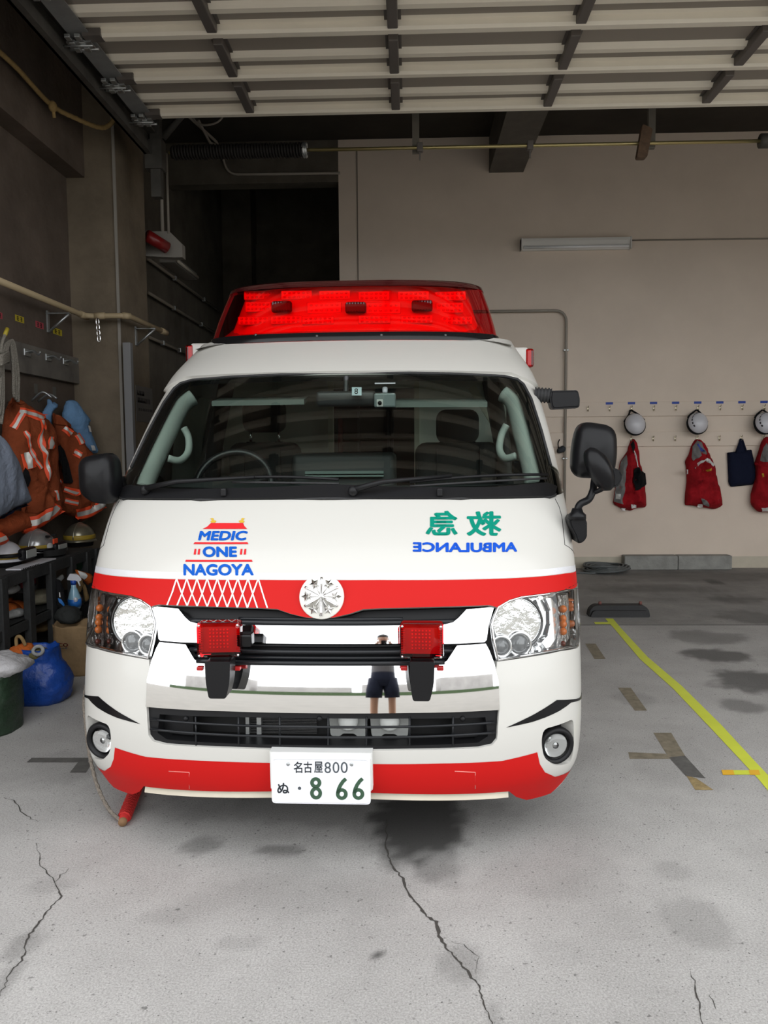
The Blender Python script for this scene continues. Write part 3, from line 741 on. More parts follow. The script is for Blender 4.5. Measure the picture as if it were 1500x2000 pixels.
arch = [(s_ax+.38*math.cos(a), .36+.38*math.sin(a)) for a in [math.pi*(-.02+1.04*i/16) for i in range(17)]]
doorwin = rnd([(LS+.12, 1.20), (LS+1.0, 1.20), (LS+1.0, 1.72), (LS+.42, 1.72)], .06)
body = skin('body_shell', outl, M_vwhite, amb, holes=[WS, doorwin, mir(doorwin)], thick=.02)
for q in (doorwin, mir(doorwin)): skin('door_glass', q, M_glass, amb, off=-.01)
# arch and wheels
for sg in (-1, 1):
    wx = sg*.80; wy = S(s_ax, .36).y
    for yy in (wy, wy+2.57):
        wl = part('wheel', (lambda bm: (lathe(bm, [(.20, -.10), (.31, -.105), (.335, -.08), (.34, 0), (.335, .08), (.31, .105), (.20, .10)], (wx, yy, .34), (1, 0, 0), 32), bm)[1])(B()), M_rubber)
        bm = B(); lathe(bm, [(.21, -.09), (.19, -.06), (.05, -.02), (.05, .03), (.19, .06), (.21, .09)], (wx, yy, .34), (1, 0, 0), 24); part('rim', bm, M_steel, wl)
# red stripe and reflective band on the front panel
top = invs([(658, 1133), (740, 1133), (942, 1132), (1021, 1129), (1104, 1120), (1128, 1114)])
top = [p for p in top if p[0] > .03]; zt0 = inv(640, 1133)[1]
ztc = top[-1][1]
red = [(0, hoodbot[0][1]-.003)]+[p for p in hoodbot if p[0] > .03]+HLT[:-1]+[(1.10, HLT[-1][1]+.0), (1.135, HLT[-1][1]), (SB, HLT[-1][1]+.02), (SB, ztc+.03), (1.2, ztc+.004)]+top[::-1]+[(0, zt0)]
red = red[:-1]+mir([p for p in red if p[0] > .001]) 
red = [(p[0], p[1]) for p in red]
skin('red_stripe', red, M_vred, amb, off=.0012)
band = top+[(1.2, ztc+.004), (SB, ztc+.03), (SB, ztc+.06), (1.2, ztc+.03)]+[(p[0], p[1]+.021) for p in top[::-1]]
band = band[:]+mir(band)
skin('reflective_band', [(p[0], p[1]+.002) for p in band], M_silver, amb, off=.001)
# panel seams
def seam(pts, r=.0014, m=None, name='panel_seam', off=.0):
    P = []
    for i in range(len(pts)-1):
        k = max(2, int(math.hypot(pts[i+1][0]-pts[i][0], pts[i+1][1]-pts[i][1])/.03))
        for j in range(k): t = j/k; P.append((pts[i][0]*(1-t)+pts[i+1][0]*t, pts[i][1]*(1-t)+pts[i+1][1]*t))
    P.append(pts[-1]); bm = B(); tube(bm, [S(s, z)+SN(s, z)*off for s, z in P], r, 6); part(name, bm, m or M_frit)
sm = invs([(1084, 974), (1092, 990), (1097, 1008), (1103, 1064), (1104, 1110), (1104, 1150)])
seam(sm); seam(mir(sm))
seam([(-1.3, BT), (-1.13, BT)]); seam([(1.3, BT), (1.13, BT)])
# ---- windscreen
gl_in = invs([(658, 741), (800, 741), (960, 743), (993, 748), (1013, 768), (1033, 833), (1053, 910), (1058, 930), (1054, 940), (950, 947), (800, 951), (658, 952)])
gl_in = [p for p in gl_in if p[0] > .02]; gl_in = gl_in+mir(gl_in)
def shrink(poly, k):
    cx = sum(p[0] for p in poly)/len(poly); cz = sum(p[1] for p in poly)/len(poly)
    return [(cx+(p[0]-cx)*k, cz+(p[1]-cz)*k) for p in poly]
wsg = skin('windshield', shrink(WS, .998), M_glass, amb, off=.002)
skin('black_border', shrink(WS, 1.0), M_frit, wsg, holes=[gl_in], off=-.004)
bm = B(); pts = [S(s, z)+SN(s, z)*.004 for s, z in WS]
tube(bm, pts, .006, 6, closed=True); part('rubber_seal', bm, M_rubber, wsg)
cow = invs([(658, 950), (800, 955), (960, 955), (1066, 945), (1085, 952), (1081, 968), (1073, 971), (900, 974.5), (658, 974.5)]); cow = [p for p in cow if p[0] > .02]; cow = cow+mir(cow)
cowl = skin('cowl_panel', cow, M_black, amb, off=.010, thick=.02)
for px in (440, 858): 
    q = inv(px, 968); c = S(*q)+SN(*q)*.018; bm = B(); box(bm, c, (.022, .03, .03), bev=.005); part('washer_nozzle', bm, M_black, cowl)
# wipers
def wiper(pv, pe, bl0, bl1):
    P = lambda q, o: (lambda s: S(*s)+SN(*s)*o)(inv(*q))
    w_ = part('wiper', (lambda bm: (tube(bm, [P(pv, .03), P(((pv[0]*.7+pe[0]*.3), (pv[1]*.7+pe[1]*.3)), .05), P(pe, .035)], [.013, .009, .006], 8), ball(bm, P(pv, .025), .02, 10, 8), bm)[2])(B()), M_black)
    n = 14; bm = B(); tube(bm, [P((bl0[0]+(bl1[0]-bl0[0])*i/n, bl0[1]+(bl1[1]-bl0[1])*i/n-6*math.sin(math.pi*i/n)*.6), .022) for i in range(n+1)], .006, 6); part('blade_frame', bm, M_black, w_)
    bm = B(); tube(bm, [P((bl0[0]+(bl1[0]-bl0[0])*i/n, bl0[1]+4+(bl1[1]-bl0[1])*i/n), .012) for i in range(n+1)], .0045, 6); part('rubber_blade', bm, M_rubber, w_)
wiper((290, 965), (500, 945), (455, 942), (662, 945))
wiper((690, 968), (880, 942), (800, 950), (1064, 934))
# ---- roof cap, roof, ridges
bm = B(); rows = []
for z in [1.735+i*.02 for i in range(12)]:
    row = []
    for k in range(61):
        s = -1.26+2.52*k/60; p = S(s, z); n_ = SN(s, z); row.append(p+n_*(.012 if z < 1.955 else .012))
    rows.append(row)
cap0 = [p-SN(-1.26+2.52*i/60, 1.735)*.03 for i, p in enumerate(rows[0])]
rows = [cap0]+rows
V = [[bm.verts.new(p) for p in r] for r in rows]
for i in range(len(V)-1):
    for k in range(60): bm.faces.new((V[i][k], V[i][k+1], V[i+1][k+1], V[i+1][k]))
# keep the windscreen clear of the lip: lift the middle of the lowest rows up to the glass line
ztop = max(p[1] for p in WS)
for v in bm.verts: pass
for f in bm.faces: f.smooth = True
me_cap = bm
def capz(s): return ztop+.004-.006*(abs(s)/1.0)**2 if abs(s) < .86 else ztop-.008-.05*min(1, (abs(s)-.86)/.2)
bm.free()
bm = B(); V = []
for j in range(13):
    row = []
    for k in range(81):
        s = -1.30+2.60*k/80; z0 = capz(s); z = z0+(1.962-z0)*max(0, (j-1))/11; n_ = SN(s, z)
        row.append(bm.verts.new(S(s, z)+n_*(-.012 if j == 0 else .014+(.010 if j < 3 else .0)*0)))
    V.append(row)
for j in range(12):
    for k in range(80): bm.faces.new((V[j][k], V[j][k+1], V[j+1][k+1], V[j+1][k]))
part('roof_cap', bm, M_vwhite, angle=40)
# high roof: lofted sections going back
def roofsec(y, half, z0, z1, n=24):
    pts = []
    for k in range(n+1):
        a = math.pi*k/n; c = math.cos(a); s_ = math.sin(a)
        pts.append(Vector((-half*math.copysign(abs(c)**.6, c)*(1-.20*abs(s_)**.6), y, z0+(z1-z0)*abs(s_)**.7)))
    return pts
bm = B(); V = []
for (y, hf, z0, z1) in ((1.42, .79, 1.93, 1.97), (1.68, .80, 1.93, 2.15), (1.9, .80, 1.93, 2.30), (3.0, .80, 1.93, 2.335), (4.9, .80, 1.93, 2.32), (5.0, .78, 1.9, 2.25)):
    V.append([bm.verts.new(p) for p in roofsec(y, hf, z0, z1)])
for i in range(len(V)-1):
    for k in range(24): bm.faces.new((V[i][k], V[i][k+1], V[i+1][k+1], V[i+1][k]))
bm.faces.new(V[-1]); part('roof', bm, M_vwhite, angle=50)
for k in range(6):
    bm = B(); c = vY(578+k*53+0, 553, 1.95); prism(bm, rnd([(-.066, 0), (.066, 0), (.06, .045), (-.06, .045)], .015), (c.x, 1.95, 2.31), (1, 0, 0), (0, 0, 1), (0, 2.6, 0)); part('roof_rib', bm, M_vwhite)
# rear doors and floor pan close the shell
bm = B(); bx(bm, -.92, .92, 4.92, 5.0, .35, 1.95, bev=.03); part('rear_doors', bm, M_vwhite)
bm = B(); bx(bm, -.86, .86, .55, 4.95, .36, .44); bx(bm, -.60, .60, .30, .60, .30, .60); part('floor_pan', bm, mat('underbody', (.02, .02, .02), .8))
for sg in (-1, 1):
    px, py = ((1031, 698) if sg > 0 else (372, 690)); c = vX(px, py, sg*.90) if False else vY(px, py, 1.75)
    m_ = part('side_marker', (lambda bm: (box(bm, (c.x-sg*.045, 1.83, c.z), (.10, .12, .115), bev=.012), bm)[1])(B()), M_vwhite)
    bm = B(); box(bm, (c.x+sg*.012, 1.80, c.z), (.045, .07, .10), bev=.012); part('marker_lens', bm, M_redlensd, m_); bm = B(); box(bm, (c.x+sg*.005, 1.80, c.z), (.03, .05, .085)); part('marker_reflector', bm, mat('red_reflector', (.6, .03, .03), .35), m_)

# ---- bumper, chrome, grilles
zc = lambda px, py: inv(px, py)
bR = HL[0]                                                      # headlight inner bottom corner
chR = invs([(968, 1310), (973, 1330), (975, 1388)])             # chrome right edge
inR = invs([(974, 1400), (971, 1444), (962, 1455), (935, 1461), (800, 1465), (660, 1466)])
botR = invs([(660, 1544), (728, 1548), (994, 1545), (1008, 1556), (1028, 1562), (1075, 1549), (1110, 1524), (1128, 1500)])
fog = rnd(invs([(1120, 1403), (1061, 1424), (1057, 1450), (1062, 1480), (1084, 1496), (1114, 1490), (1120, 1463)]), .025)
lowz = botR[-1][1]
half = [(0, inR[-1][1])]+inR[::-1][1:]+chR[::-1]+[(bR[0]-.002, bR[1]-.02), (bR[0], bR[1]-.004)]+[(p[0], p[1]-.006) for p in HL[::-1][:4]]+[(1.13, BT-.006), (1.30, BT-.011), (1.30, .34), (1.16, lowz+.01)]+botR[::-1]
half = [p for p in half if p[0] > .03]
bump = half+mir(half)
bumper = skin('bumper', bump, M_vwhite, amb, holes=[fog, mir(fog)], thick=.05)
rt = invs([(728, 1492), (860, 1491), (980, 1486), (1049, 1469)]); fogE = invs([(1054, 1492), (1064, 1508), (1084, 1517), (1128, 1499)])
rh = rt+fogE+[p for p in botR[::-1] if p[0] < botR[-1][0]-.001]
rh = [p for p in rh if p[0] > .05]
rl = rh+mir(rh)
skin('red_band', rl, M_vred, bumper, off=.0012)
sw = invs([(988, 1421), (1012, 1410), (1039, 1397), (1087, 1367), (1115, 1344), (1134, 1326), (1134, 1354), (1115, 1372), (1091, 1389), (1065, 1401), (1039, 1410)])
sw = sw[:5]+[(sw[5][0]+.03, sw[5][1]+.01), (sw[6][0]+.03, sw[6][1]+.008)]+sw[7:]
skin('black_swoosh', sw, M_blackgloss, bumper, off=.0015); skin('black_swoosh', mir(sw), M_blackgloss, bumper, off=.0015)
# towing-hook covers (fine outline) on the red band
for cx in (350, 908):
    q = invs([(cx-20, 1506), (cx+20, 1508), (cx+20, 1540), (cx-20, 1538)]); bm = B(); tube(bm, [S(*p)+SN(*p)*.001 for p in q[:2]+[q[2]]], .0018, 4); part('hook_cover_seam', bm, mat('pink_scuff', (.75, .25, .22), .5), bumper)
# cream lip below the bumper
lip = [(0, botR[0][1]-.004)]+[(p[0], p[1]-.004) for p in botR[1:3]]; lip = [p for p in lip if p[0] > .0]
LP = mir(lip)+lip; bm = B()
for a_, c_ in zip(LP[:-1], LP[1:]):
    n = max(1, int((c_[0]-a_[0])/.05))
    for i in range(n):
        s0_ = a_[0]+(c_[0]-a_[0])*i/n; s1_ = a_[0]+(c_[0]-a_[0])*(i+1)/n; z0_ = a_[1]+(c_[1]-a_[1])*i/n; z1_ = a_[1]+(c_[1]-a_[1])*(i+1)/n
        A = S(s0_, z0_); C_ = S(s1_, z1_); d = Vector((0, 0, -.020)); e = Vector((0, .05, 0)); up = Vector((0, .01, .0))
        q = [bm.verts.new(v) for v in (A+up, C_+up, C_+d, A+d, C_+d+e, A+d+e)]
        bm.faces.new((q[3], q[2], q[1], q[0])); bm.faces.new((q[5], q[4], q[2], q[3]))
        e2 = [bm.verts.new(v) for v in (A+up+Vector((0, .05, 0)), C_+up+Vector((0, .05, 0)))]; bm.faces.new((q[0], q[1], e2[1], e2[0]))
bmesh.ops.remove_doubles(bm, verts=bm.verts, dist=1e-5); part('bumper_lip', bm, M_cream, bumper, angle=40)
# chrome lower bumper piece with wings
mesh_ = invs([(658, 1300), (800, 1300), (861, 1298), (873, 1290), (892, 1261)])
chb = invs([(975, 1386), (900, 1390), (800, 1392), (658, 1393)])
wing = invs([(948, 1257), (955, 1270), (965, 1296)])
ch = [p for p in mesh_ if p[0] > .03]+wing+chR[:2]+chb
ch = [p for p in ch if p[0] > .03]; ch = ch+mir(ch)
skin('chrome_bumper', ch, M_chrome, amb, off=.004, thick=.03)
# chrome grille bar with flared ends
b_up = invs([(658, 1223), (780, 1222), (868, 1220), (884, 1216), (895, 1207), (910, 1191)]); b_en = invs([(955, 1187), (963, 1188), (953, 1222), (949, 1250)]); b_lo = invs([(945, 1254), (897, 1257), (780, 1257), (658, 1257)])
gb = b_up+b_en+b_lo; gb = [p for p in gb if p[0] > .03]; gb = gb+mir(gb)
gbar = skin('chrome_grille_bar', gb, M_chrome, amb, off=.008, thick=.04)
# black grille behind
hole = [p for p in hoodbot if p[0] > .03]+[(HL[2][0]-.0, HL[3][1]), (HL[2][0]-.0, HL[2][1]), (HL[0][0], HL[0][1])]+chR
hole = [(p[0], p[1]+.0) for p in hole]+[(chR[2][0], chR[2][1]-.0)]; hole = hole+mir(hole)
grille = skin('grille', shrink(hole, 1.02), M_black, amb, off=-.05)
def bar(name, m, parent, z0, s0, s1, r, off, zend=None, flat=2.2):
    n = 24; bm = B(); P = []
    for i in range(n+1):
        s = s0+(s1-s0)*i/n; z = z0 if zend is None else z0+(zend-z0)*(abs(s)/max(abs(s0), abs(s1)))**2; P.append(S(s, z)+SN(s, z)*off)
    tube(bm, P, r, 8); return part(name, bm, m, parent)
M_slat = mat('grille_slat', (.012, .013, .015), .25, spec=.3)
zs = lambda py: inv(700, py)[1]
sG = inv(885, 1275)[0]
bar('slat', M_slat, grille, zs(1274), -sG, sG, .008, -.004); bar('slat', M_slat, grille, zs(1286), -sG+.02, sG-.02, .009, -.02); bar('slat', M_slat, grille, zs(1296), -sG+.03, sG-.03, .009, .0); bar('slat', M_slat, grille, zs(1262), -sG, sG, .006, -.02)
sU = inv(895, 1200)[0]
bar('slat', M_slat, grille, zs(1217), -sU, sU, .010, -.004); bar('slat', M_slat, grille, zs(1209), -sU*.6, sU*.6, .006, -.012)
# lower intake
inn = [p for p in inR if p[0] > .02]; it = [(chb[0][0], chb[0][1]+.004)]+[(p[0], p[1]+.004) for p in chb[1:] if p[0] > .02]
ih = it[::-1]+inn; ih = ih+mir(ih)
intake = skin('lower_intake', shrink(ih, 1.04), mat('intake_black', (.006, .006, .006), .7), amb, off=-.13)
fr = skin('intake_frame', ih, M_black, intake, holes=[shrink(ih, .0001)] if False else [[(s_*.985, z_) for s_, z_ in (invs([(668, 1405), (800, 1405), (955, 1402), (960, 1440), (940, 1453), (668, 1459)])+mir(invs([(668, 1405), (800, 1405), (955, 1402), (960, 1440), (940, 1453), (668, 1459)])))]], off=-.012, thick=.07)
sI = inv(968, 1425)[0]
for py in (1421, 1441): bar('slat', M_slat, intake, zs(py), -sI, sI, .0045, -.004)
for px in (380, 464, 545, 640, 715, 800, 885):
    q0 = inv(px, 1402); q1 = inv(px, 1458); bm = B(); tube(bm, [S(q0[0], q0[1])-Vector((0, -.012, 0)), S(q0[0], q1[1])+Vector((0, .012, 0))], .004, 6); part('divider', bm, M_slat, intake)
for sg in (-1, 1):                                              # blanked ends of the intake
    e0 = inv(888 if sg > 0 else 888, 1430)[0]; poly = [(e0, zs(1402)), (sI-.01, zs(1402)), (sI-.012, zs(1440)), (sI-.05, zs(1457)), (e0, zs(1457))]
    skin('blank_panel', poly if sg > 0 else mir(poly), M_black, intake, off=-.05)
for px in (360, 623, 905):
    q = inv(px, 1405); bm = B(); ball(bm, S(*q)+SN(*q)*-.012, .010, 10, 8); part('clip', bm, M_black, intake)
# things behind the intake: radiator fins, twin horns/lamps
q0, q1 = inv(470, 1405), inv(610, 1456); bm = B(); y = .115
for k in range(16): 
    z = q1[1]+(q0[1]-q1[1])*k/15; bx(bm, S(q0[0], z).x, S(q1[0], z).x, y, y+.02, z-.0012, z+.0012)
part('radiator_fins', bm, mat('radiator_grey', (.10, .10, .10), .5, .5), intake)
bm = B(); box(bm, (S(*inv(495, 1430)).x, .105, zs(1430)), (.016, .02, .09)); box(bm, (S(*inv(472, 1430)).x, .105, zs(1430)), (.012, .02, .09)); part('radiator_post', bm, M_steel, intake)
for px in (676, 759):
    q = inv(px, 1426); c = S(*q); bm = B(); z0 = zs(1456); z1 = zs(1404)
    prism(bm, rnd([(-.062, z0), (-.03, z0), (-.02, z0+.01), (.02, z0+.01), (.03, z0), (.062, z0), (.068, z1), (-.068, z1)], .012), (c.x, .085, 0), (1, 0, 0), (0, 0, 1), (0, .03, 0))
    h_ = part('horn_housing', bm, mat('grey_horn', (.28, .29, .28), .4), intake)
    bm = B(); lathe(bm, [(.034, .0), (.034, .012), (.026, .022), (.010, .028)], (c.x, .085, c.z+.005), (0, -1, 0), 20); part('horn_dome', bm, mat('white_dome', (.66, .68, .66), .4), h_)
# ---- fog lamps
for sg in (-1, 1):
    fo = fog if sg > 0 else mir(fog)
    fl = skin('fog_lamp', shrink(fo, 1.06), M_black, bumper, off=-.05)
    q = inv(1092, 1462); s_, z_ = q[0]*sg, q[1]; n_ = (SN(s_, z_)+Vector((0, -1.2, 0))).normalized(); c = S(s_, z_)-n_*.045
    bm = B(); lathe(bm, [(.068, .0), (.070, .02), (.062, .032), (.052, .030), (.050, .01)], c, n_, 28); part('fog_ring', bm, M_black, fl)
    bm = B(); lathe(bm, [(.050, .018), (.040, .004), (.022, -.012), (.006, -.018)], c, n_, 24); part('fog_reflector', bm, M_bezel, fl)
    bm = B(); lathe(bm, [(.050, .020), (.046, .028), (.030, .034), (.008, .036)], c, n_, 24); part('fog_glass', bm, M_clear, fl)
    bm = B(); tube(bm, [c, c+n_*.02], .012, 8); part('fog_bulb', bm, M_bezel, fl)
    for k in range(4):
        zz = z_+.055+.012*k; 
        bm = B(); tube(bm, [S(s_-sg*.04, zz)-SN(s_, zz)*.045, S(s_+sg*.045, zz)-SN(s_, zz)*.045], .003, 6); part('rib', bm, M_slat, fl)
# ---- headlights
M_greyreflector = mat('signal_reflector', (.55, .53, .50), .18, 1.0, bump=.8, bscale=70)
for sg in (-1, 1):
    side = (lambda p: p) if sg > 0 else mir
    hd = skin('headlight', side(shrink(HL, 1.02)), M_facet, amb, off=-.075)
    skin('lamp_wall', side(shrink(HL, .999)), M_bezel, hd, holes=[side(shrink(HL, .955))], off=-.012, thick=.065)
    skin('lamp_cover', side(shrink(HL, .998)), M_clear, hd, off=.003)
    bm = B(); tube(bm, [S(*p)+SN(*p)*.001 for p in side(shrink(HL, .985))], .0045, 6, closed=True); part('lamp_rim', bm, M_bezel, hd)
    def fr_(px, py):
        s_, z_ = inv(px, py); s_ *= sg; return s_, z_
    s_, z_ = fr_(1024, 1208); n_ = (SN(s_, z_)+Vector((0, -1.6, 0))).normalized(); c = S(s_, z_)-SN(s_, z_)*.085
    bm = B(); lathe(bm, [(.088, .055), (.084, .060), (.080, .052), (.066, .022), (.044, .0), (.02, -.01), (.004, -.012)], c, n_, 36); part('main_reflector', bm, M_facet, hd)
    bm = B(); lathe(bm, [(.092, .048), (.093, .064), (.088, .066), (.084, .052)], c, n_, 36); part('reflector_ring', bm, mat('dark_chrome', (.12, .12, .12), .12, 1.0), hd)
    bm = B(); lathe(bm, [(.014, -.01), (.014, .02), (.010, .035), (.003, .037)], c+n_*.0, n_, 14); part('bulb', bm, mat('bulb_tip', (.35, .34, .32), .25, .6), hd)
    s2, z2 = fr_(1040, 1176); c2 = S(s2, z2)-SN(s2, z2)*.05
    bm = B(); lathe(bm, [(.020, -.01), (.020, .004), (.013, .006), (.013, .016), (.004, .02)], c2, n_, 14); part('side_bulb', bm, mat('bulb_grey', (.10, .09, .08), .4), hd)
    for px, py, r in ((1027, 1256, .034), (989, 1261, .029)):
        s3, z3 = fr_(px, py); n3 = (SN(s3, z3)+Vector((0, -1.6, 0))).normalized(); c3 = S(s3, z3)-SN(s3, z3)*.055
        bm = B(); lathe(bm, [(r+.012, .0), (r+.012, .022), (r+.006, .03), (r, .026), (r, .0)], c3, n3, 28); pj = part('projector_ring', bm, M_bezel, hd)
        bm = B(); lathe(bm, [(r, .010), (r*.93, .020), (r*.7, .030), (r*.35, .036), (.002, .038)], c3, n3, 28); part('projector_lens', bm, mat('dark_projector', (.10, .105, .105), .04, .0, coat=1), pj)
    # chrome bezel band between the main lamp and the turn signal
    bz = invs([(1076, 1166), (1087, 1165), (1101, 1182), (1103, 1222), (1097, 1248), (1080, 1270), (1068, 1255), (1082, 1240), (1088, 1218), (1087, 1190)])
    skin('bezel', side(bz), M_bezel, hd, off=-.028, thick=.03)
    bz2 = invs([(1062, 1166), (1072, 1166), (1083, 1190), (1084, 1216), (1076, 1240), (1058, 1256), (1050, 1250), (1066, 1232), (1072, 1210), (1070, 1185)])
    skin('bezel', side(bz2), M_bezel, hd, off=-.045, thick=.02)
    ts = [(q[0], q[1]) for q in invs([(1105, 1160), (1124, 1157)])]+[(1.10, .80), (1.09, .745)]+invs([(1118, 1262), (1102, 1264), (1107, 1220)])
    skin('turn_signal', side(ts), M_greyreflector if sg > 0 else mat('smoked_signal', (.30, .26, .25), .2, 1.0, bump=.8, bscale=70), hd, off=-.035)
    for py, rr in ((1165, .012), (1188, .014), (1207, .013), (1218, .014), (1233, .014), (1257, .010)):
        s4, z4 = fr_(1112, py); bm = B(); ball(bm, S(s4, z4)-SN(s4, z4)*.026, (rr, rr, rr), 12, 8); part('amber_bulb', bm, M_amber if py not in (1165, 1257) else mat('dark_red_bulb', (.12, .02, .012), .2), hd)
# ---- licence plate
pz = inv(626, 1525); bkt = invs([(527, 1461), (728, 1463), (728, 1510), (527, 1508)])
pl0 = vY(531, 1569, -.035); pl1 = vY(724, 1571, -.035); plt = vY(531, 1478, -.035)
pw = pl1.x-pl0.x; ph = plt.z-pl0.z; pcx = (pl0.x+pl1.x)/2; pcz = (plt.z+pl0.z)/2
bm = B(); prism(bm, [(-.022, -.02), (-.026, ph*.1), (-.030, ph*.5+.085), (-.022, ph*.5+.115), (.03, ph*.5+.118), (.03, -.02)], (pcx-pw/2-.006, 0, pcz-.02), (0, 1, 0), (0, 0, 1), (pw+.012, 0, 0))
bmesh.ops.bevel(bm, geom=bm.edges[:], offset=.004, segments=2, affect='EDGES')
btop = vY(626, 1463, -.0).z
for v in bm.verts:
    if v.co.z > btop: v.co.z = btop
plate = part('licence_plate', (lambda b_: (prism(b_, rnd([(-pw/2, -ph/2), (pw/2, -ph/2), (pw/2, ph/2), (-pw/2, ph/2)], .014), (pcx, -.034, pcz), (1, 0, 0), (0, 0, 1), (0, .004, 0)), b_)[1])(B()), mat('plate_white', (.82, .83, .86), .35))
part('plate_bracket', bm, mat('bracket_white', (.72, .72, .70), .4), plate)
bm = B(); tube(bm, [(pcx+a, -.0345, pcz+b_) for a, b_ in rnd([(-pw/2+.006, -ph/2+.006), (pw/2-.006, -ph/2+.006), (pw/2-.006, ph/2-.006), (-pw/2+.006, ph/2-.006)], .012)], .0026, 6, closed=True); part('plate_rim', bm, mat('plate_white', (.82, .83, .86), .35), plate)
M_pgrey = mat('plate_grey_lettering', (.06, .07, .08), .5); M_pgreen = mat('plate_green_digits', (.03, .075, .04), .5)
# plate pixel -> plate plane (zoom frame of the plate: x 135..1390, y 240..860)
def PP(x, y): return pcx-pw/2+pw*(x-133)/(1392-133), pcz+ph/2-ph*(y-(235+(x-133)*.02))/(845-235)
def ptext(name, body, x0, y0, x1, y1, m, bold=0.0):
    a = PP(x0, y1); b_ = PP(x1, y0); o = text_on(name, body, (a[0], -.0350, a[1]), (1, 0, 0), (0, 0, 1), b_[0]-a[0], b_[1]-a[1], m, None, bold, .0006); o.parent = plate
    return o
for ch_, x0, x1 in (('名', 418, 530), ('古', 548, 655), ('屋', 680, 790), ('8', 812, 893), ('0', 915, 1000), ('0', 1018, 1106)): ptext('lettering', ch_, x0, 303 if x0 < 800 else 310, x1, 448 if x0 < 800 else 453, M_pgrey, .012 if x0 < 800 else .0)
ptext('lettering', 'ぬ', 205, 578, 360, 715, M_pgrey, .02)
def stroke(name, pts, wdt, m, closed=False):
    P = [Vector((p[0], p[1])) for p in pts]; n = len(P); bm = B(); A = []; C_ = []
    for i in range(n):
        t_ = (P[(i+1) % n]-P[i-1]) if closed else (P[min(i+1, n-1)]-P[max(i-1, 0)]); t_.normalize(); nn = Vector((-t_.y, t_.x))*wdt/2
        A.append(bm.verts.new((P[i].x+nn.x, -.0356, P[i].y+nn.y))); C_.append(bm.verts.new((P[i].x-nn.x, -.0356, P[i].y-nn.y)))
    for i in range(n if closed else n-1): bm.faces.new((A[i], A[(i+1) % n], C_[(i+1) % n], C_[i]))
    for f in bm.faces:
        f.normal_update()
        if f.normal.y > 0: f.normal_flip()
    return part(name, bm, m, plate)
def ell(x, y, rx, ry, a0=0, a1=360, n=28): return [PP(x+rx*math.cos(math.radians(a0+(a1-a0)*i/n)), y+ry*math.sin(math.radians(a0+(a1-a0)*i/n))) for i in range(n+1)]
wd = pw*46/1259
stroke('digit', ell(698, 578, 48, 50)[:-1], wd, M_pgreen, True); stroke('digit', ell(700, 714, 53, 60)[:-1], wd, M_pgreen, True)
for x in (1027, 1237):
    six = [PP(x+55, 528)]+[PP(x+18, 562), PP(x-15, 610), PP(x-38, 660), PP(x-50, 710)]+ell(x, 728, 52, 54, 190, 190-360, 30)
    stroke('digit', six, wd, M_pgreen)
a = PP(490, 648); bm = B(); lathe(bm, [(.0055, 0), (.0055, .0008)], (a[0], -.0352, a[1]), (0, -1, 0), 18); part('dot', bm, M_pgrey, plate)
for x, y in ((350, 333), (1155, 343)):
    a = PP(x, y); bm = B(); lathe(bm, [(.006, 0), (.006, .002), (.003, .0032)], (a[0], -.0345, a[1]), (0, -1, 0), 14); part('screw', bm, M_steel, plate)
# ---- badge
q = inv(629, 1166); nb = (SN(*q)+Vector((0, -1.2, .1))).normalized(); cb = S(*q)+nb*.012
ub = Vector((1, 0, 0)); ub = (ub-nb*ub.dot(nb)).normalized(); vb = nb.cross(ub)*-1
if vb.z < 0: vb = -vb
rb_ = .0765
bm = B(); lathe(bm, [(rb_, -.03), (rb_, .0), (rb_*.97, .004), (.002, .004)], cb, nb, 48); badge = part('badge', bm, mat('badge_cream', (.80, .79, .73), .3, coat=.4))
hexr = [(.056*math.cos(math.pi/2+i*math.pi/3), .056*math.sin(math.pi/2+i*math.pi/3)) for i in range(6)]
star = []
for i in range(24):
    a_ = math.pi/2+i*math.pi/12; r_ = (.066, .050, .046, .050)[i % 4]; star.append((r_*math.cos(a_), r_*math.sin(a_)))
bm = B(); A = [bm.verts.new(cb+nb*.005+ub*x+vb*y) for x, y in star]; c0 = bm.verts.new(cb+nb*.013); 
for i in range(24): bm.faces.new((A[i], A[(i+1) % 24], c0))
for f in bm.faces:
    f.normal_update()
    if f.normal.dot(nb) < 0: f.normal_flip()
M_crest = mat('crest_metal', (.52, .51, .49), .16, 1.0)
part('crest_plate', bm, M_crest, badge)
for i in range(6):
    a_ = math.pi/2+i*math.pi/3; d = ub*math.cos(a_)+vb*math.sin(a_); bm = B(); tube(bm, [cb+nb*.012+d*.008, cb+nb*.009+d*.052, cb+nb*.008+d*.065], [.0018, .0045, .0055], 8); part('ray', bm, M_chrome, badge)
    a_ += math.pi/6; d = ub*math.cos(a_)+vb*math.sin(a_); e = ub*-math.sin(a_)+vb*math.cos(a_)
    bm = B(); tube(bm, [cb+nb*.013+d*.01, cb+nb*.010+d*.045], [.001, .003], 6)
    P5 = [cb+nb*.008+d*(.050+(.019 if k % 2 == 0 else .009)*math.cos(math.pi*k/5+.0))+e*((.019 if k % 2 == 0 else .009)*math.sin(math.pi*k/5)) for k in range(10)]
    A = [bm.verts.new(p) for p in P5]; c0 = bm.verts.new(cb+nb*.015+d*.050)
    for k in range(10): bm.faces.new((A[k], A[(k+1) % 10], c0))
    bmesh.ops.recalc_face_normals(bm, faces=bm.faces[:]); part('crest_star', bm, mat('crest_pale', (.72, .71, .68), .2, 1.0), badge)
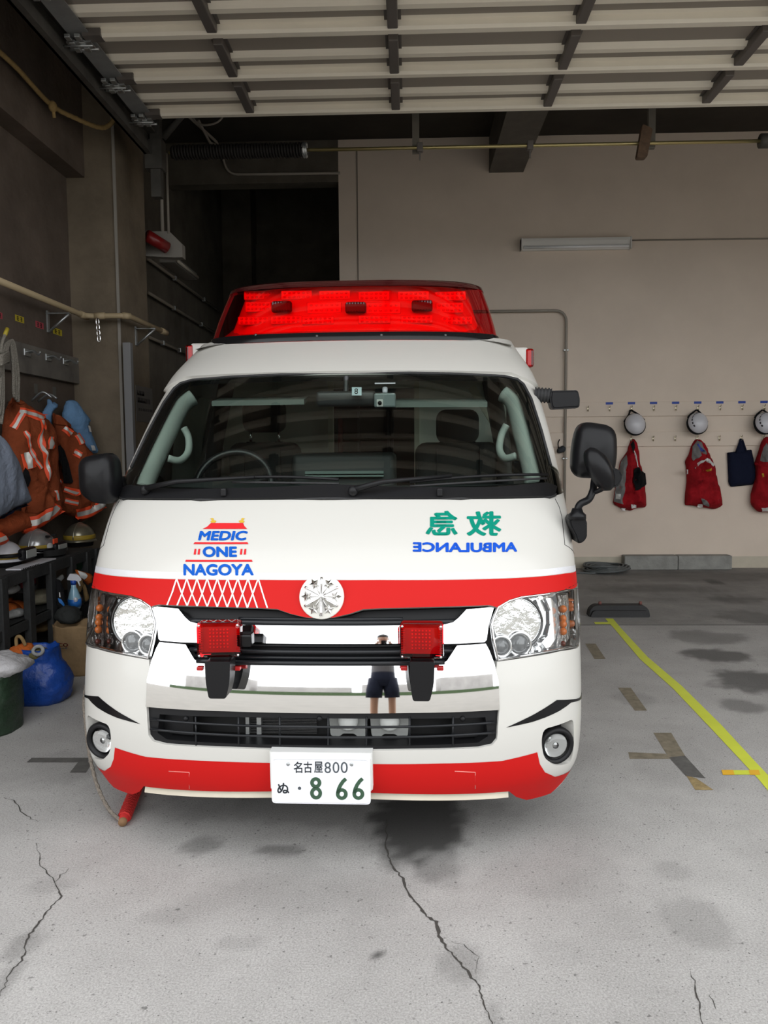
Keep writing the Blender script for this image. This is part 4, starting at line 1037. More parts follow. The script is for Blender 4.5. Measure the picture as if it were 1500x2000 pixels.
# ---- lettering on the front panel (each patch mapped over its own corner box)
def patch(bm, x0, y0, x1, y1, m, name, par, flip=False, sk=0.0, off=.0016):
    """bm with u,v in 0..1 laid on the skin inside the pixel box"""
    bot0, bot1, t0, t1 = inv(x0, y1), inv(x1, y1), inv(x0+sk, y0), inv(x1+sk, y0)
    for v in bm.verts:
        u = 1-v.co.x if flip else v.co.x; t = v.co.y
        a = (bot0[0]*(1-u)+bot1[0]*u, bot0[1]*(1-u)+bot1[1]*u); c = (t0[0]*(1-u)+t1[0]*u, t0[1]*(1-u)+t1[1]*u)
        v.co = Vector((a[0]*(1-t)+c[0]*t, a[1]*(1-t)+c[1]*t, 0))
    bmesh.ops.triangulate(bm, faces=bm.faces[:])
    if flip: bmesh.ops.reverse_faces(bm, faces=bm.faces[:])
    s_lo = min(v.co.x for v in bm.verts); s_hi = max(v.co.x for v in bm.verts)
    for s in sgrid([s_lo, s_hi]): bmesh.ops.bisect_plane(bm, geom=bm.verts[:]+bm.edges[:]+bm.faces[:], dist=1e-7, plane_co=(s, 0, 0), plane_no=(1, 0, 0))
    k = math.floor(min(v.co.y for v in bm.verts)/.03)+1; hi = max(v.co.y for v in bm.verts)
    while k*.03 < hi: bmesh.ops.bisect_plane(bm, geom=bm.verts[:]+bm.edges[:]+bm.faces[:], dist=1e-7, plane_co=(0, k*.03, 0), plane_no=(0, 1, 0)); k += 1
    return skin_bm(name, bm, m, par, off)
def ppoly(pts, m, name, par, off=.0016):
    return skin(name, [inv(*p) for p in pts], m, par, off=off)
M_lblue = mat('lettering_blue', (.004, .09, .46), .55, spec=.12); M_lgreen = mat('lettering_green', (.0, .22, .15), .55, spec=.12); M_lred = mat('lettering_red', (.62, .02, .025), .55, spec=.12)
M_gold = mat('lettering_gold', (.58, .38, .04), .55, spec=.12); M_lwhite = mat('lettering_white', (.80, .80, .78), .4); M_lblue2 = mat('lettering_royal', (.006, .075, .50), .55, spec=.12)
emb = ppoly([(412, 1022), (475, 1022), (477.5, 1028), (483, 1033.4), (396, 1033.4), (405, 1029)], M_lred, 'station_emblem', amb)
patch(text_bm('MEDIC', .042, .18)[0], 387, 1037, 484, 1056, M_lblue, 'lettering', emb)
ppoly([(380.5, 1059.3), (483.5, 1059.3), (485.5, 1063), (378, 1063)], M_lred, 'emblem_bar', emb)
patch(text_bm('ONE', .045, .0)[0], 396, 1067.5, 463, 1088.5, M_lblue, 'lettering', emb)
for x in (379, 386.5, 469, 476.5): ppoly([(x+1.2, 1072.5), (x+4.8, 1072.5), (x+3.8, 1083.5), (x-.6, 1083.5)], M_lred, 'quote_mark', emb)
ppoly([(363.5, 1093.5), (492, 1093.5), (493.5, 1097.3), (362, 1097.3)], M_lred, 'emblem_bar', emb)
patch(text_bm('NAGOYA', .042)[0], 358.5, 1101.5, 496, 1124.5, M_lblue, 'lettering', emb)
for x, d in ((411, 1), (478, -1)):
    ppoly([(x, 1018.5), (x+d*3, 1017.2), (x+d*2, 1014.6), (x-d*1, 1013.6), (x+d*4, 1012), (x+d*7, 1013.6), (x+d*6, 1016), (x+d*10, 1017), (x+d*12, 1018.2), (x+d*9, 1021.5), (x+d*2, 1021.5)], M_gold, 'roof_fish', emb)
for i in range(9):
    xt = 345.5+i*19.9; ym = 1158
    for d in (-1, 1):
        xb = 327+(i+1+d)*19.55; xm = (xt+xb)/2-d*.6
        yb_ = 1182+min(5.5, max(0, (xb-327)/40*1.4))
        for (xa, ya, xc, yc_) in ((xt, 1130.5, xm, ym), (xm, ym, xb, yb_)): ppoly([(xa-1.35, ya), (xa+1.35, ya), (xc+1.6, yc_), (xc-1.6, yc_)], M_lwhite, 'lattice_line', emb, .0026)
amt = patch(text_bm('AMBULANCE', .042)[0], 806, 1059, 1010, 1078, M_lblue2, 'mirrored_lettering', amb, flip=True)
for ch_, x0, x1, y0, y1 in (('救', 911, 979, 999, 1047), ('急', 831, 894, 998, 1046)): patch(text_bm(ch_, .024)[0], x0, y0, x1, y1, M_lgreen, 'mirrored_lettering', amb, flip=True)

# ---- roof light bar
zb0 = max(1.957, vY(693, 668, 1.37).z); zb1 = vY(693, 556, 1.58).z
xl = vY(415, 655, 1.62).x; xr = vY(973, 652, 1.62).x; bcx = (xl+xr)/2; bw = (xr-xl)/2
def barpt(k, n, j, inset=0.0):
    """k along the wrap (0..n), j height fraction 0..1"""
    L_ = LS+.02; s = -L_+2*L_*k/n; u, h_ = _uh(s); u = math.copysign(u, s)
    hw = bw*(1-.10*max(j, 0)**1.3)-inset; z = zb0+(zb1-zb0)*j
    y = 1.33+.19*max(j, 0)**1.15+inset*.8+(.30-.05*j)*h_+max(0, abs(s)-LS)+.03*u*u
    return Vector((bcx+hw*u, y, z))
def barmesh(js, inset=0.0, n=72, back=.30, topcap=False):
    bm = B(); V = []
    for j in js: V.append([bm.verts.new(barpt(k, n, j, inset)) for k in range(n+1)])
    for a_, c_ in zip(V[:-1], V[1:]):
        for k in range(n): bm.faces.new((a_[k], a_[k+1], c_[k+1], c_[k]))
        # sides run back
    if topcap:
        T = [bm.verts.new(Vector((bcx+(v.co.x-bcx)*.97, v.co.y+.015, zb1+.012))) for v in V[-1]]
        for k in range(n): bm.faces.new((V[-1][k], V[-1][k+1], T[k+1], T[k]))
        bm.faces.new(T)
    return bm
lb = part('light_bar', barmesh([-.02, .0, .05, .11], -.008), M_blackgloss, angle=40)
o = part('red_cover', barmesh([.10+.90*i/9 for i in range(10)], 0, topcap=True), M_redlens, lb, angle=35)
part('dark_end_cap', barmesh([.93, 1.0], -.003, topcap=True), mat('dark_red_edge', (.05, .004, .005), .15, coat=.6), lb, angle=35)
part('deck', barmesh([.03, .16], .05), mat('grey_deck', (.55, .45, .45), .35), lb, angle=35)
M_refl = mat('led_reflector', (.92, .92, .92), .25, .15); M_redback = mat('pale_red_back', (.92, .60, .58), .5)
part('back_plate', barmesh([.12, .97], .075), M_redback, lb, angle=35)
def barxy(px, py, inset=.06):
    """point on the inner face of the bar behind a pixel"""
    best = None
    for j in [i/40 for i in range(41)]:
        for k in range(6, 67):
            p = barpt(k, 72, j, inset); q = proj(MV @ p); d = (q[0]-px)**2+(q[1]-py)**2
            if best is None or d < best[0]: best = (d, p)
    return best[1]
mods = [(x, 577, 62, 18) for x in (508, 578, 652, 730, 806, 878)]+[(506, 601, 52, 20), (630, 601, 68, 22), (748, 601, 68, 22), (876, 601, 54, 20)]+[(x, 625, 62, 16) for x in (492, 556, 622, 734, 814, 894)]
for px, py, w_, h_ in mods:
    c = barxy(px, py); sc_ = 3.98/FPX; bm = B(); box(bm, c+Vector((0, .01, 0)), (w_*sc_, .03, h_*sc_), bev=.004)
    for k in range(6):
        for r_ in (-1, 1): ball(bm, c+Vector(((k-2.5)*w_*sc_*.15, -.006, r_*h_*sc_*.22)), (.0075, .006, .0065), 8, 6)
    part('led_module', bm, M_refl, lb)
for px, py in ((553, 600), (691, 600), (827, 598)):
    c = barxy(px, py, .035); bm = B(); box(bm, c, (.105, .03, .058), bev=.012)
    for k in range(7): box(bm, c+Vector((-.042+.014*k, -.016, 0)), (.006, .004, .045))
    part('beacon_lens', bm, mat('dark_red_beacon', (.06, .004, .006), .15), lb)
for px in (499, 621, 747, 874, 960):
    c = barxy(px, 656, 0); bm = B(); ball(bm, c+Vector((0, -.004, 0)), (.008, .005, .008), 10, 8); part('screw', bm, mat('screw_dark', (.10, .10, .10), .3, .8), lb)
# ---- pair of square warning lamps on the grille
def warning(px0, px1, py0, py1, bx0, bx1, by1, yaw):
    y = -.075; a_ = vY(px0, py1, y); c_ = vY(px1, py0, y); cx, cz = (a_.x+c_.x)/2, (a_.z+c_.z)/2; w_, h_ = (c_.x-a_.x), (c_.z-a_.z)
    R_ = Matrix.Translation((cx, y, cz)) @ Matrix.Rotation(math.radians(yaw), 4, 'Z')
    def T(bm): bmesh.ops.transform(bm, matrix=R_, verts=bm.verts); return bm
    bm = B(); box(bm, (0, .055, 0), (w_*.92, .03, h_*.92), bev=.01); wl = part('warning_lamp', T(bm), M_black)
    bm = B(); A = rnd([(-w_/2, -h_/2), (w_/2, -h_/2), (w_/2, h_/2), (-w_/2, h_/2)], .014); V = []
    for sc_, yy in ((1, .05), (1.0, .012), (.97, .0), (.86, -.008), (.82, -.012)): V.append([bm.verts.new((x*sc_, yy, z*sc_)) for x, z in A])
    for r0, r1 in zip(V[:-1], V[1:]):
        for i in range(len(A)): bm.faces.new((r0[i], r0[(i+1) % len(A)], r1[(i+1) % len(A)], r1[i]))
    bm.faces.new(V[-1][::-1] if False else V[-1]); bmesh.ops.recalc_face_normals(bm, faces=bm.faces[:]); part('lamp_lens', T(bm), M_redlensd, wl, angle=30)
    bm = B(); box(bm, (0, .036, 0), (w_*.86, .01, h_*.84)); part('reflector_plate', T(bm), mat('red_tinted_plate', (.50, .20, .18), .4), wl)
    bm = B()
    for i in range(6):
        for j in (-2.6, -1.6, -.6, .6, 1.6, 2.6): ball(bm, ((i-2.5)*w_*.078-w_*.02, .026, j*h_*.098), (.0040, .006, .0036), 8, 6)
    part('led_cluster', T(bm), mat('led_dome', (.95, .75, .70), .12, .3), wl)
    bm = B()
    for k in range(16): 
        for sg in (-1, 1): box(bm, (sg*w_*.42, .018, (k-7.5)*h_*.05), (w_*.09, .006, h_*.018))
    part('lens_ribs', T(bm), mat('rib_red', (.75, .10, .09), .2), wl)
    for sx in (-1, 1):
        for sz in (-1, 1): bm = B(); ball(bm, (sx*w_*.43, -.004, sz*h_*.43), (.0045, .003, .0045), 8, 6); part('screw', T(bm), M_chrome, wl)
    b0 = vY(bx0, 1290, -.07); b1 = vY(bx1, by1, -.07); bw_ = b1.x-b0.x
    pl = rnd([(b0.x+bw_*.13, b1.z), (b1.x-bw_*.2, b1.z), (b1.x-.003, b1.z+.05), (b1.x, b0.z), (b0.x, b0.z), (b0.x+.002, b1.z+.05)], [.008, .008, .03, .008, .008, .03])
    bm = B(); prism(bm, pl, (0, -.085, 0), (1, 0, 0), (0, 0, 1), (0, .075, 0)); part('lamp_bracket', bm, mat('satin_black', (.009, .009, .010), .35, spec=.25), wl)
    bm = B(); box(bm, ((b0.x+b1.x)/2, -.02, b0.z-.0), (bw_*.8, .07, .03), bev=.005); part('bracket_neck', bm, M_black, wl)
    for ex in (0, 1):
        q = vY(bx1+6 if ex else bx0-6, 1305, .0); bm = B(); box(bm, (q.x+(.008 if ex else -.008), -.0, q.z), (.022, .02, .013), bev=.003); part('red_clip', bm, mat('red_plastic', (.5, .02, .02), .3), wl)
    return wl
w1 = warning(385, 469, 1217, 1284, 402, 453, 1362, 6)
c = vY(478, 1250, -.04); bm = B(); box(bm, (c.x, -.03, c.z), (.05, .05, .042), bev=.006); part('cable_box', bm, M_blackgloss, w1)
warning(780, 867, 1219, 1287, 800, 849, 1367, -2)
# ---- mirrors
M_mirror = mat('mirror_shell', (.006, .006, .007), .33, spec=.22)
def shell(name, poly_px, y, d, m, par=None, dome=.03, nose=True):
    """rounded shell: outline traced at van depth y, bulging toward the front and d deep"""
    P = [vY(px, py, y) for px, py in poly_px]; cx = sum(p.x for p in P)/len(P); cz = sum(p.z for p in P)/len(P)
    A = rnd([(p.x-cx, p.z-cz) for p in P], .05, 5); bm = B(); V = []
    for sc_, yy in ((.96, d), (1.0, d*.8), (1.0, d*.35), (.975, d*.12), (.90, .0), (.72, -dome*.55), (.45, -dome*.85), (.18, -dome)): V.append([bm.verts.new((cx+x*sc_, y+yy, cz+z*sc_)) for x, z in A])
    for r0, r1 in zip(V[:-1], V[1:]):
        for i in range(len(A)): bm.faces.new((r0[i], r0[(i+1) % len(A)], r1[(i+1) % len(A)], r1[i]))
    bm.faces.new(V[0][::-1]); bm.faces.new(V[-1]); bmesh.ops.recalc_face_normals(bm, faces=bm.faces[:])
    return part(name, bm, m, par, angle=50)
ml = shell('side_mirror', [(148, 893), (206, 884), (217, 896), (223, 945), (216, 987), (178, 984), (152, 965)], .50, .10, M_mirror)
bm = B(); a_ = vY(208, 940, .56); tube(bm, [a_+Vector((-.03, .0, 0)), a_+Vector((-.0, .16, -.02)), a_+Vector((.09, .34, -.03))], [.03, .035, .045], 10); part('mirror_arm', bm, M_mirror, ml)
mr = shell('side_mirror', [(1134, 821), (1206, 831), (1209, 890), (1200, 936), (1133, 934), (1120, 918), (1122, 870)], .50, .10, M_mirror)
# arm bracket in front of the big mirror and the round wide-angle mirror
ar = [vY(1163, 925, .52), vY(1160, 945, .50), vY(1158, 958, .48), vY(1150, 975, .47), vY(1133, 985, .46), vY(1127, 1000, .46), vY(1126, 1012, .47)]
bm = B(); tube(bm, smooth_path(ar, 6), .014, 10); tube(bm, smooth_path([vY(1159, 962, .48), vY(1172, 957, .46), vY(1190, 946, .44)], 5), .010, 8); part('mirror_arm', bm, M_mirror, mr)
c = vY(1172, 916, .42); bm = B()
ax = Vector((-.35, -1.0, .15)).normalized()
lathe(bm, [(.07, .02), (.073, .0), (.068, -.012), (.05, -.030), (.02, -.040), (.004, -.042)], (0, 0, 0), (0, 1, 0), 28)
bmesh.ops.transform(bm, matrix=Matrix.Translation(c) @ Matrix.Rotation(math.radians(-28), 4, 'Y') @ Matrix.Rotation(math.radians(35), 4, 'Z') @ Matrix.Diagonal((.62, 1, 1.22, 1)), verts=bm.verts); am = part('round_mirror', bm, M_mirror, mr)
c2 = vY(1200, 932, .44); bm = B(); prism(bm, rnd([(-.05, -.035), (.03, -.04), (.048, .0), (.035, .03), (-.05, .05)], .02), (c2.x-.02, .42, c2.z), (1, 0, 0), (0, 0, 1), (0, .05, 0)); bmesh.ops.bevel(bm, geom=bm.edges[:], offset=.008, segments=3, affect='EDGES'); part('mirror_back', bm, M_mirror, am)
bs = [(1110, 1014), (1120, 1009), (1138, 1008), (1145, 1018), (1145, 1048), (1138, 1058), (1127, 1061), (1122, 1045), (1112, 1026)]
P = [vY(*q, .46) for q in bs]; bm = B(); prism(bm, rnd([(p.x, p.z) for p in P], .01), (0, .44, 0), (1, 0, 0), (0, 0, 1), (0, .16, 0)); bmesh.ops.bevel(bm, geom=[e for e in bm.edges if e.calc_length() < .2], offset=.006, segments=2, affect='EDGES'); part('mirror_base', bm, M_mirror, mr)
c = vY(1127, 1008, .46); bm = B(); lathe(bm, [(.034, -.012), (.034, .006), (.024, .014), (.018, .03)], c, (0, 0, 1), 18); part('mirror_collar', bm, M_mirror, mr)
# rectangular under-mirror with bellows
P = [vY(*q, 1.15) for q in ((1073, 764), (1126, 763), (1130, 780), (1129, 797), (1076, 800), (1072, 785))]
bm = B(); prism(bm, rnd([(p.x, p.z) for p in P], .014), (0, 1.11, 0), (1, 0, 0), (0, 0, 1), (0, .09, 0)); bmesh.ops.bevel(bm, geom=[e for e in bm.edges if e.calc_length() < .3], offset=.008, segments=3, affect='EDGES'); um = part('front_view_mirror', bm, M_mirror)
bm = B(); a_ = vY(1044, 771, 1.16); b_ = vY(1077, 773, 1.15); pr = []
for i in range(21): t = i/20; pr.append((.030+(.006 if i % 4 < 2 else 0), t*(b_-a_).length))
lathe(bm, pr, a_, (b_-a_), 18); part('bellows', bm, M_rubber, um)
# ---- cabin
M_cabin = mat('cabin_panel', (.66, .69, .63), .6); M_post = mat('cream_post', (.62, .62, .50), .5); M_darkcab = mat('dark_cabinet', (.02, .02, .02), .6)
cab = part('cabin_partition', (lambda bm: (bx(bm, -.84, vY(641, 800, 2.15).x, 2.15, 2.18, .45, 1.9), bx(bm, vY(817, 800, 2.15).x, .84, 2.15, 2.18, .45, 1.9), bx(bm, -.84, .84, 2.15, 2.18, 1.78, 1.95), bm)[3])(B()), M_cabin)
for px in (646, 814):
    c = vY(px, 800, 2.13); bm = B(); bx(bm, c.x-.015, c.x+.015, 2.12, 2.16, .5, 1.82); part('post', bm, M_post, cab)
c0 = vY(650, 800, 2.9).x; c1 = vY(812, 800, 2.9).x
bm = B(); bx(bm, c0-.3, c1+.3, 2.9, 2.95, .5, 2.0); cb_ = part('rear_cabinet', bm, M_darkcab)
for px in (700, 758, 766):
    c = vY(px, 800, 2.88); bm = B(); bx(bm, c.x-.008, c.x+.008, 2.875, 2.90, .9, 1.8); part('cabinet_frame', bm, mat('cabinet_frame', (.04, .045, .045), .4), cb_)
for py in (800, 855):
    c = vY(735, py, 2.88); bm = B(); bx(bm, c0-.2, c1+.2, 2.875, 2.90, c.z-.008, c.z+.008); part('cabinet_frame', bm, mat('cabinet_frame', (.04, .045, .045), .4), cb_)
bm = B(); c = vY(662, 860, 2.6); box(bm, (c.x+.01, 2.6, c.z), (.03, .04, .28), bev=.01); part('red_strap', bm, mat('red_strap', (.25, .02, .02), .7), cb_)
def seat(px0, px1, hy0, hy1, sx0, sx1, sy):
    y = 1.68; a_ = vY(px0, hy1, y); c_ = vY(px1, hy0, y); cx = (a_.x+c_.x)/2; w_ = c_.x-a_.x; s0 = vY(sx0, sy, y); s1 = vY(sx1, sy, y)
    bm = B(); box(bm, (cx, y+.04, s0.z-.34), (s1.x-s0.x, .16, .70), bev=.06, seg=4); box(bm, (cx, y-.20, .72), (s1.x-s0.x, .55, .18), bev=.05, seg=3); st_ = part('seat', bm, M_seat, angle=60)
    bm = B(); box(bm, (cx, y+.03, (a_.z+c_.z)/2), (w_, .12, c_.z-a_.z), bev=.05, seg=4); part('headrest', bm, M_seat, st_, angle=60)
    for sg in (-1, 1):
        bm = B(); cyl(bm, (cx+sg*w_*.33, y+.03, s0.z-.01), (cx+sg*w_*.33, y+.03, a_.z+.03), .008, 8); part('headrest_post', bm, M_chrome, st_)
        bm = B(); box(bm, (cx+sg*w_*.33, y+.03, s0.z+.004), (.045, .04, .02), bev=.005); part('post_guide', bm, M_black, st_)
    for sg in (-1, 1): bm = B(); tube(bm, [(cx+sg*(s1.x-s0.x)*.25, y-.042, s0.z-.02), (cx+sg*(s1.x-s0.x)*.25, y-.042, s0.z-.5)], .003, 5); part('seam', bm, M_black, st_)
seat(473, 556, 779, 845, 452, 592, 868)
seat(852, 936, 799, 866, 812, 980, 868)
a_ = vY(574, 930, 1.55); c_ = vY(772, 883, 1.55); bm = B(); box(bm, ((a_.x+c_.x)/2, 1.62, c_.z-.20), (c_.x-a_.x, .30, .40), bev=.03, seg=3); cs = part('centre_console', bm, mat('console_grey', (.022, .026, .026), .5), angle=60)
for py, q in ((923, .008), (930, .005)): c = vY(672, py, 1.42); bm = B(); box(bm, (c.x, 1.44, c.z), (.40, .03, q*2), bev=.003); part('console_reflection', bm, mat('pale_green_reflection', (.18, .24, .22), .4), cs)  # reflections on the console, painted as thin pale bars
# dashboard: loft behind the glass
bm = B(); V = []
for k in range(41):
    s = -.98+1.96*k/40; f = S(s, 1.235)+Vector((0, .03, -.01)); hump = .035*math.exp(-((s+.50)/.22)**2)
    V.append([bm.verts.new(v) for v in (f+Vector((0, 0, -.05)), f, f+Vector((0, .16, .02+hump*.7)), f+Vector((0, .34, .045+hump)), f+Vector((0, .42, .02+hump*.8)), f+Vector((0, .45, -.25)))])
for k in range(40):
    for j in range(5): bm.faces.new((V[k][j], V[k][j+1], V[k+1][j+1], V[k+1][j]))
bmesh.ops.recalc_face_normals(bm, faces=bm.faces[:]); dash = part('dashboard', bm, M_dash, angle=50)
c = vY(456, 948, 1.12); bm = B(); ax = Vector((0, -.62, .78)).normalized(); e1 = Vector((1, 0, 0)); e2 = ax.cross(e1)
rr_ = (vY(530, 940, 1.12).x-vY(382, 940, 1.12).x)/2
tube(bm, [c+e1*rr_*math.cos(a)+Vector((0, .62*0+.5, .86)).normalized()*rr_*math.sin(a) for a in [i*math.pi/24 for i in range(48)]], .016, 10, closed=True); sw_ = part('steering_wheel', bm, mat('wheel_black', (.014, .015, .016), .35))
bm = B(); box(bm, c, (.16, .06, .09), bev=.03, seg=3); 
for a in (.2, math.pi-.2, -math.pi/2): tube(bm, [c, c+e1*rr_*math.cos(a)+Vector((0, .5, .86)).normalized()*rr_*math.sin(a)], .014, 8)
part('wheel_hub', bm, M_black, sw_)
for sg in (-1, 1):
    P = [(sg*s, z) for s, z in (invs([(1056, 935), (1052, 905), (1032, 832), (1012, 768), (990, 750)]))]
    bm = B(); tube(bm, smooth_path([S(s, z)-SN(s, z)*.055 for s, z in P], 5), .038, 10); part('pillar_trim', bm, M_trim)
    hp = [(sg*s, z) for s, z in invs([(1010, 805), (1016, 815), (1019, 838), (1025, 860), (1031, 866)])]
    bm = B(); tube(bm, smooth_path([S(s, z)-SN(s, z)*(.07, .10, .115, .10, .07)[i]-Vector((sg*(.02, .042, .05, .042, .02)[i], 0, 0)) for i, (s, z) in enumerate(hp)], 5), .016, 8); part('grab_handle', bm, M_trim)
    # sun visor
    v0 = inv(770 if sg > 0 else 400, 750); v1 = inv(962 if sg > 0 else 588, 750); bm = B(); n = 12; P = [S(v0[0]+(v1[0]-v0[0])*i/n, v0[1]-.005)-SN(v0[0]+(v1[0]-v0[0])*i/n, v0[1])*.10 for i in range(n+1)]
    V = []
    for p in P: V.append([bm.verts.new(p+Vector((0, dy, dz))) for dy, dz in ((-.01, -.015), (-.01, .008), (.16, .035), (.16, .02))])
    for i in range(n):
        for j in range(4): bm.faces.new((V[i][j], V[i][(j+1) % 4], V[i+1][(j+1) % 4], V[i+1][j]))
    bm.faces.new(V[0]); bm.faces.new(V[-1][::-1]); bmesh.ops.recalc_face_normals(bm, faces=bm.faces[:]); part('sun_visor', bm, mat('visor_trim', (.16, .19, .17), .7))
    bm = B(); x = sg*.80; tube(bm, [(x, 1.62, 1.0), (x-sg*.03, 1.68, 1.45), (x-sg*.10, 1.75, 1.85)], .045, 8); part('door_pillar_trim', bm, M_darkcab)
bm = B(); a_ = vY(921, 755, 1.9); c_ = vY(976, 842, 1.9); d = (c_-a_).normalized(); e = Vector((d.z, 0, -d.x))
prism(bm, [(0, -.022), ((c_-a_).length, -.022), ((c_-a_).length, .022), (0, .022)], a_, d, e, (0, .02, 0)); part('belt_post', bm, M_post)
c = vY(976, 852, 1.9); bm = B(); box(bm, (c.x, 1.88, c.z), (.035, .03, .045), bev=.004); part('belt_anchor', bm, M_steel)
c = vY(1022, 913, .98); bm = B(); box(bm, (c.x, 1.0, c.z), (.09, .07, .06), bev=.01); ds = part('dash_device', bm, M_black); bm = B(); box(bm, (c.x+.012, .96, c.z+.008), (.03, .004, .012)); part('device_screen', bm, mat('device_screen', (.25, .35, .42), .2), ds)
# rear view mirror, dash camera, inspection sticker
c = vY(676, 779, 1.0); bm = B(); w_ = vY(735, 779, 1.0).x-vY(618, 779, 1.0).x; box(bm, c, (w_, .035, .068), bev=.016, seg=3); tube(bm, [c+Vector((.0, 0, .03)), c+Vector((.0, .02, .10))], .012, 8); part('rear_view_mirror', bm, mat('mirror_housing', (.03, .032, .034), .35), angle=50)
c = vY(752, 782, .93); bm = B(); box(bm, c, (.095, .03, .062), bev=.008); tube(bm, [c+Vector((0, 0, .03)), c+Vector((0, .01, .055))], .012, 8); box(bm, c+Vector((0, .02, .075)), (.09, .02, .006)); dc = part('dash_camera', bm, mat('camera_grey', (.22, .26, .26), .3))
bm = B(); box(bm, c+Vector((-.022, -.016, -.012)), (.028, .004, .032), bev=.002); part('camera_face', bm, M_white, dc)
bm = B(); lathe(bm, [(.009, 0), (.009, .004), (.004, .007)], c+Vector((-.022, -.018, -.012)), (0, -1, 0), 16); part('camera_lens', bm, M_blackgloss, dc)
q = invs([(687, 768.5), (706, 768.5), (706, 752.5), (687, 752.5)]); stk = skin('inspection_sticker', q, mat('sticker_white', (.62, .74, .78), .5), amb, off=-.010)
b_, _a = text_bm('8', .0); patch(b_, 692, 755.5, 699, 766, M_frit, 'sticker_number', stk, off=-.0085)
obj = _obj

# ================================================================== GARMENTS AND GEAR
def cloth_mat(name, rgb, **k): return mat(name, rgb, .9, bump=.6, bscale=28, spec=.15, **k)
M_brown = cloth_mat('orange_brown_cloth', (.26, .060, .022), var=.35, vscale=5)
M_ored = mat('orange_red_tape', (.90, .085, .02), .6); M_refl_t = mat('reflective_tape', (.62, .60, .56), .4, .2, var=.15, vscale=14)
M_shirt = cloth_mat('light_blue_cloth', (.16, .30, .50), var=.2); M_greyc = cloth_mat('grey_blue_cloth', (.20, .23, .29), var=.15)
M_redj = cloth_mat('red_jacket_cloth', (.34, .010, .016), var=.3, vscale=9); M_liner = cloth_mat('grey_lining', (.20, .195, .19), var=.15); M_navy = cloth_mat('navy_cloth', (.008, .011, .028))
M_wtag = mat('white_tag', (.72, .72, .70), .7); M_blackc = cloth_mat('black_cloth', (.010, .010, .011))
class Plane:
    def __init__(self, p, d, up=(0, 0, 1)):
        self.p = Vector(p); self.d = Vector((d[0], d[1], 0)).normalized(); self.n = Vector((self.d.y, -self.d.x, 0))
        if self.n.dot(CP-self.p) < 0: self.n = -self.n
    def ab(self, px, py):
        r = ray(px, py); t = (self.p-CP).dot(self.n)/r.dot(self.n); q = CP+r*t-self.p; return q.dot(self.d), q.z
    def at(self, a, b, h=0): return self.p+self.d*a+Vector((0, 0, b))+self.n*h
def pdist(p, poly):
    best = 1e9; x, y = p
    for i in range(len(poly)):
        x0, y0 = poly[i-1]; x1, y1 = poly[i]; dx, dy = x1-x0, y1-y0; L2 = dx*dx+dy*dy
        t = 0 if L2 == 0 else max(0, min(1, ((x-x0)*dx+(y-y0)*dy)/L2)); d = math.hypot(x-x0-t*dx, y-y0-t*dy)
        if d < best: best = d
    return best
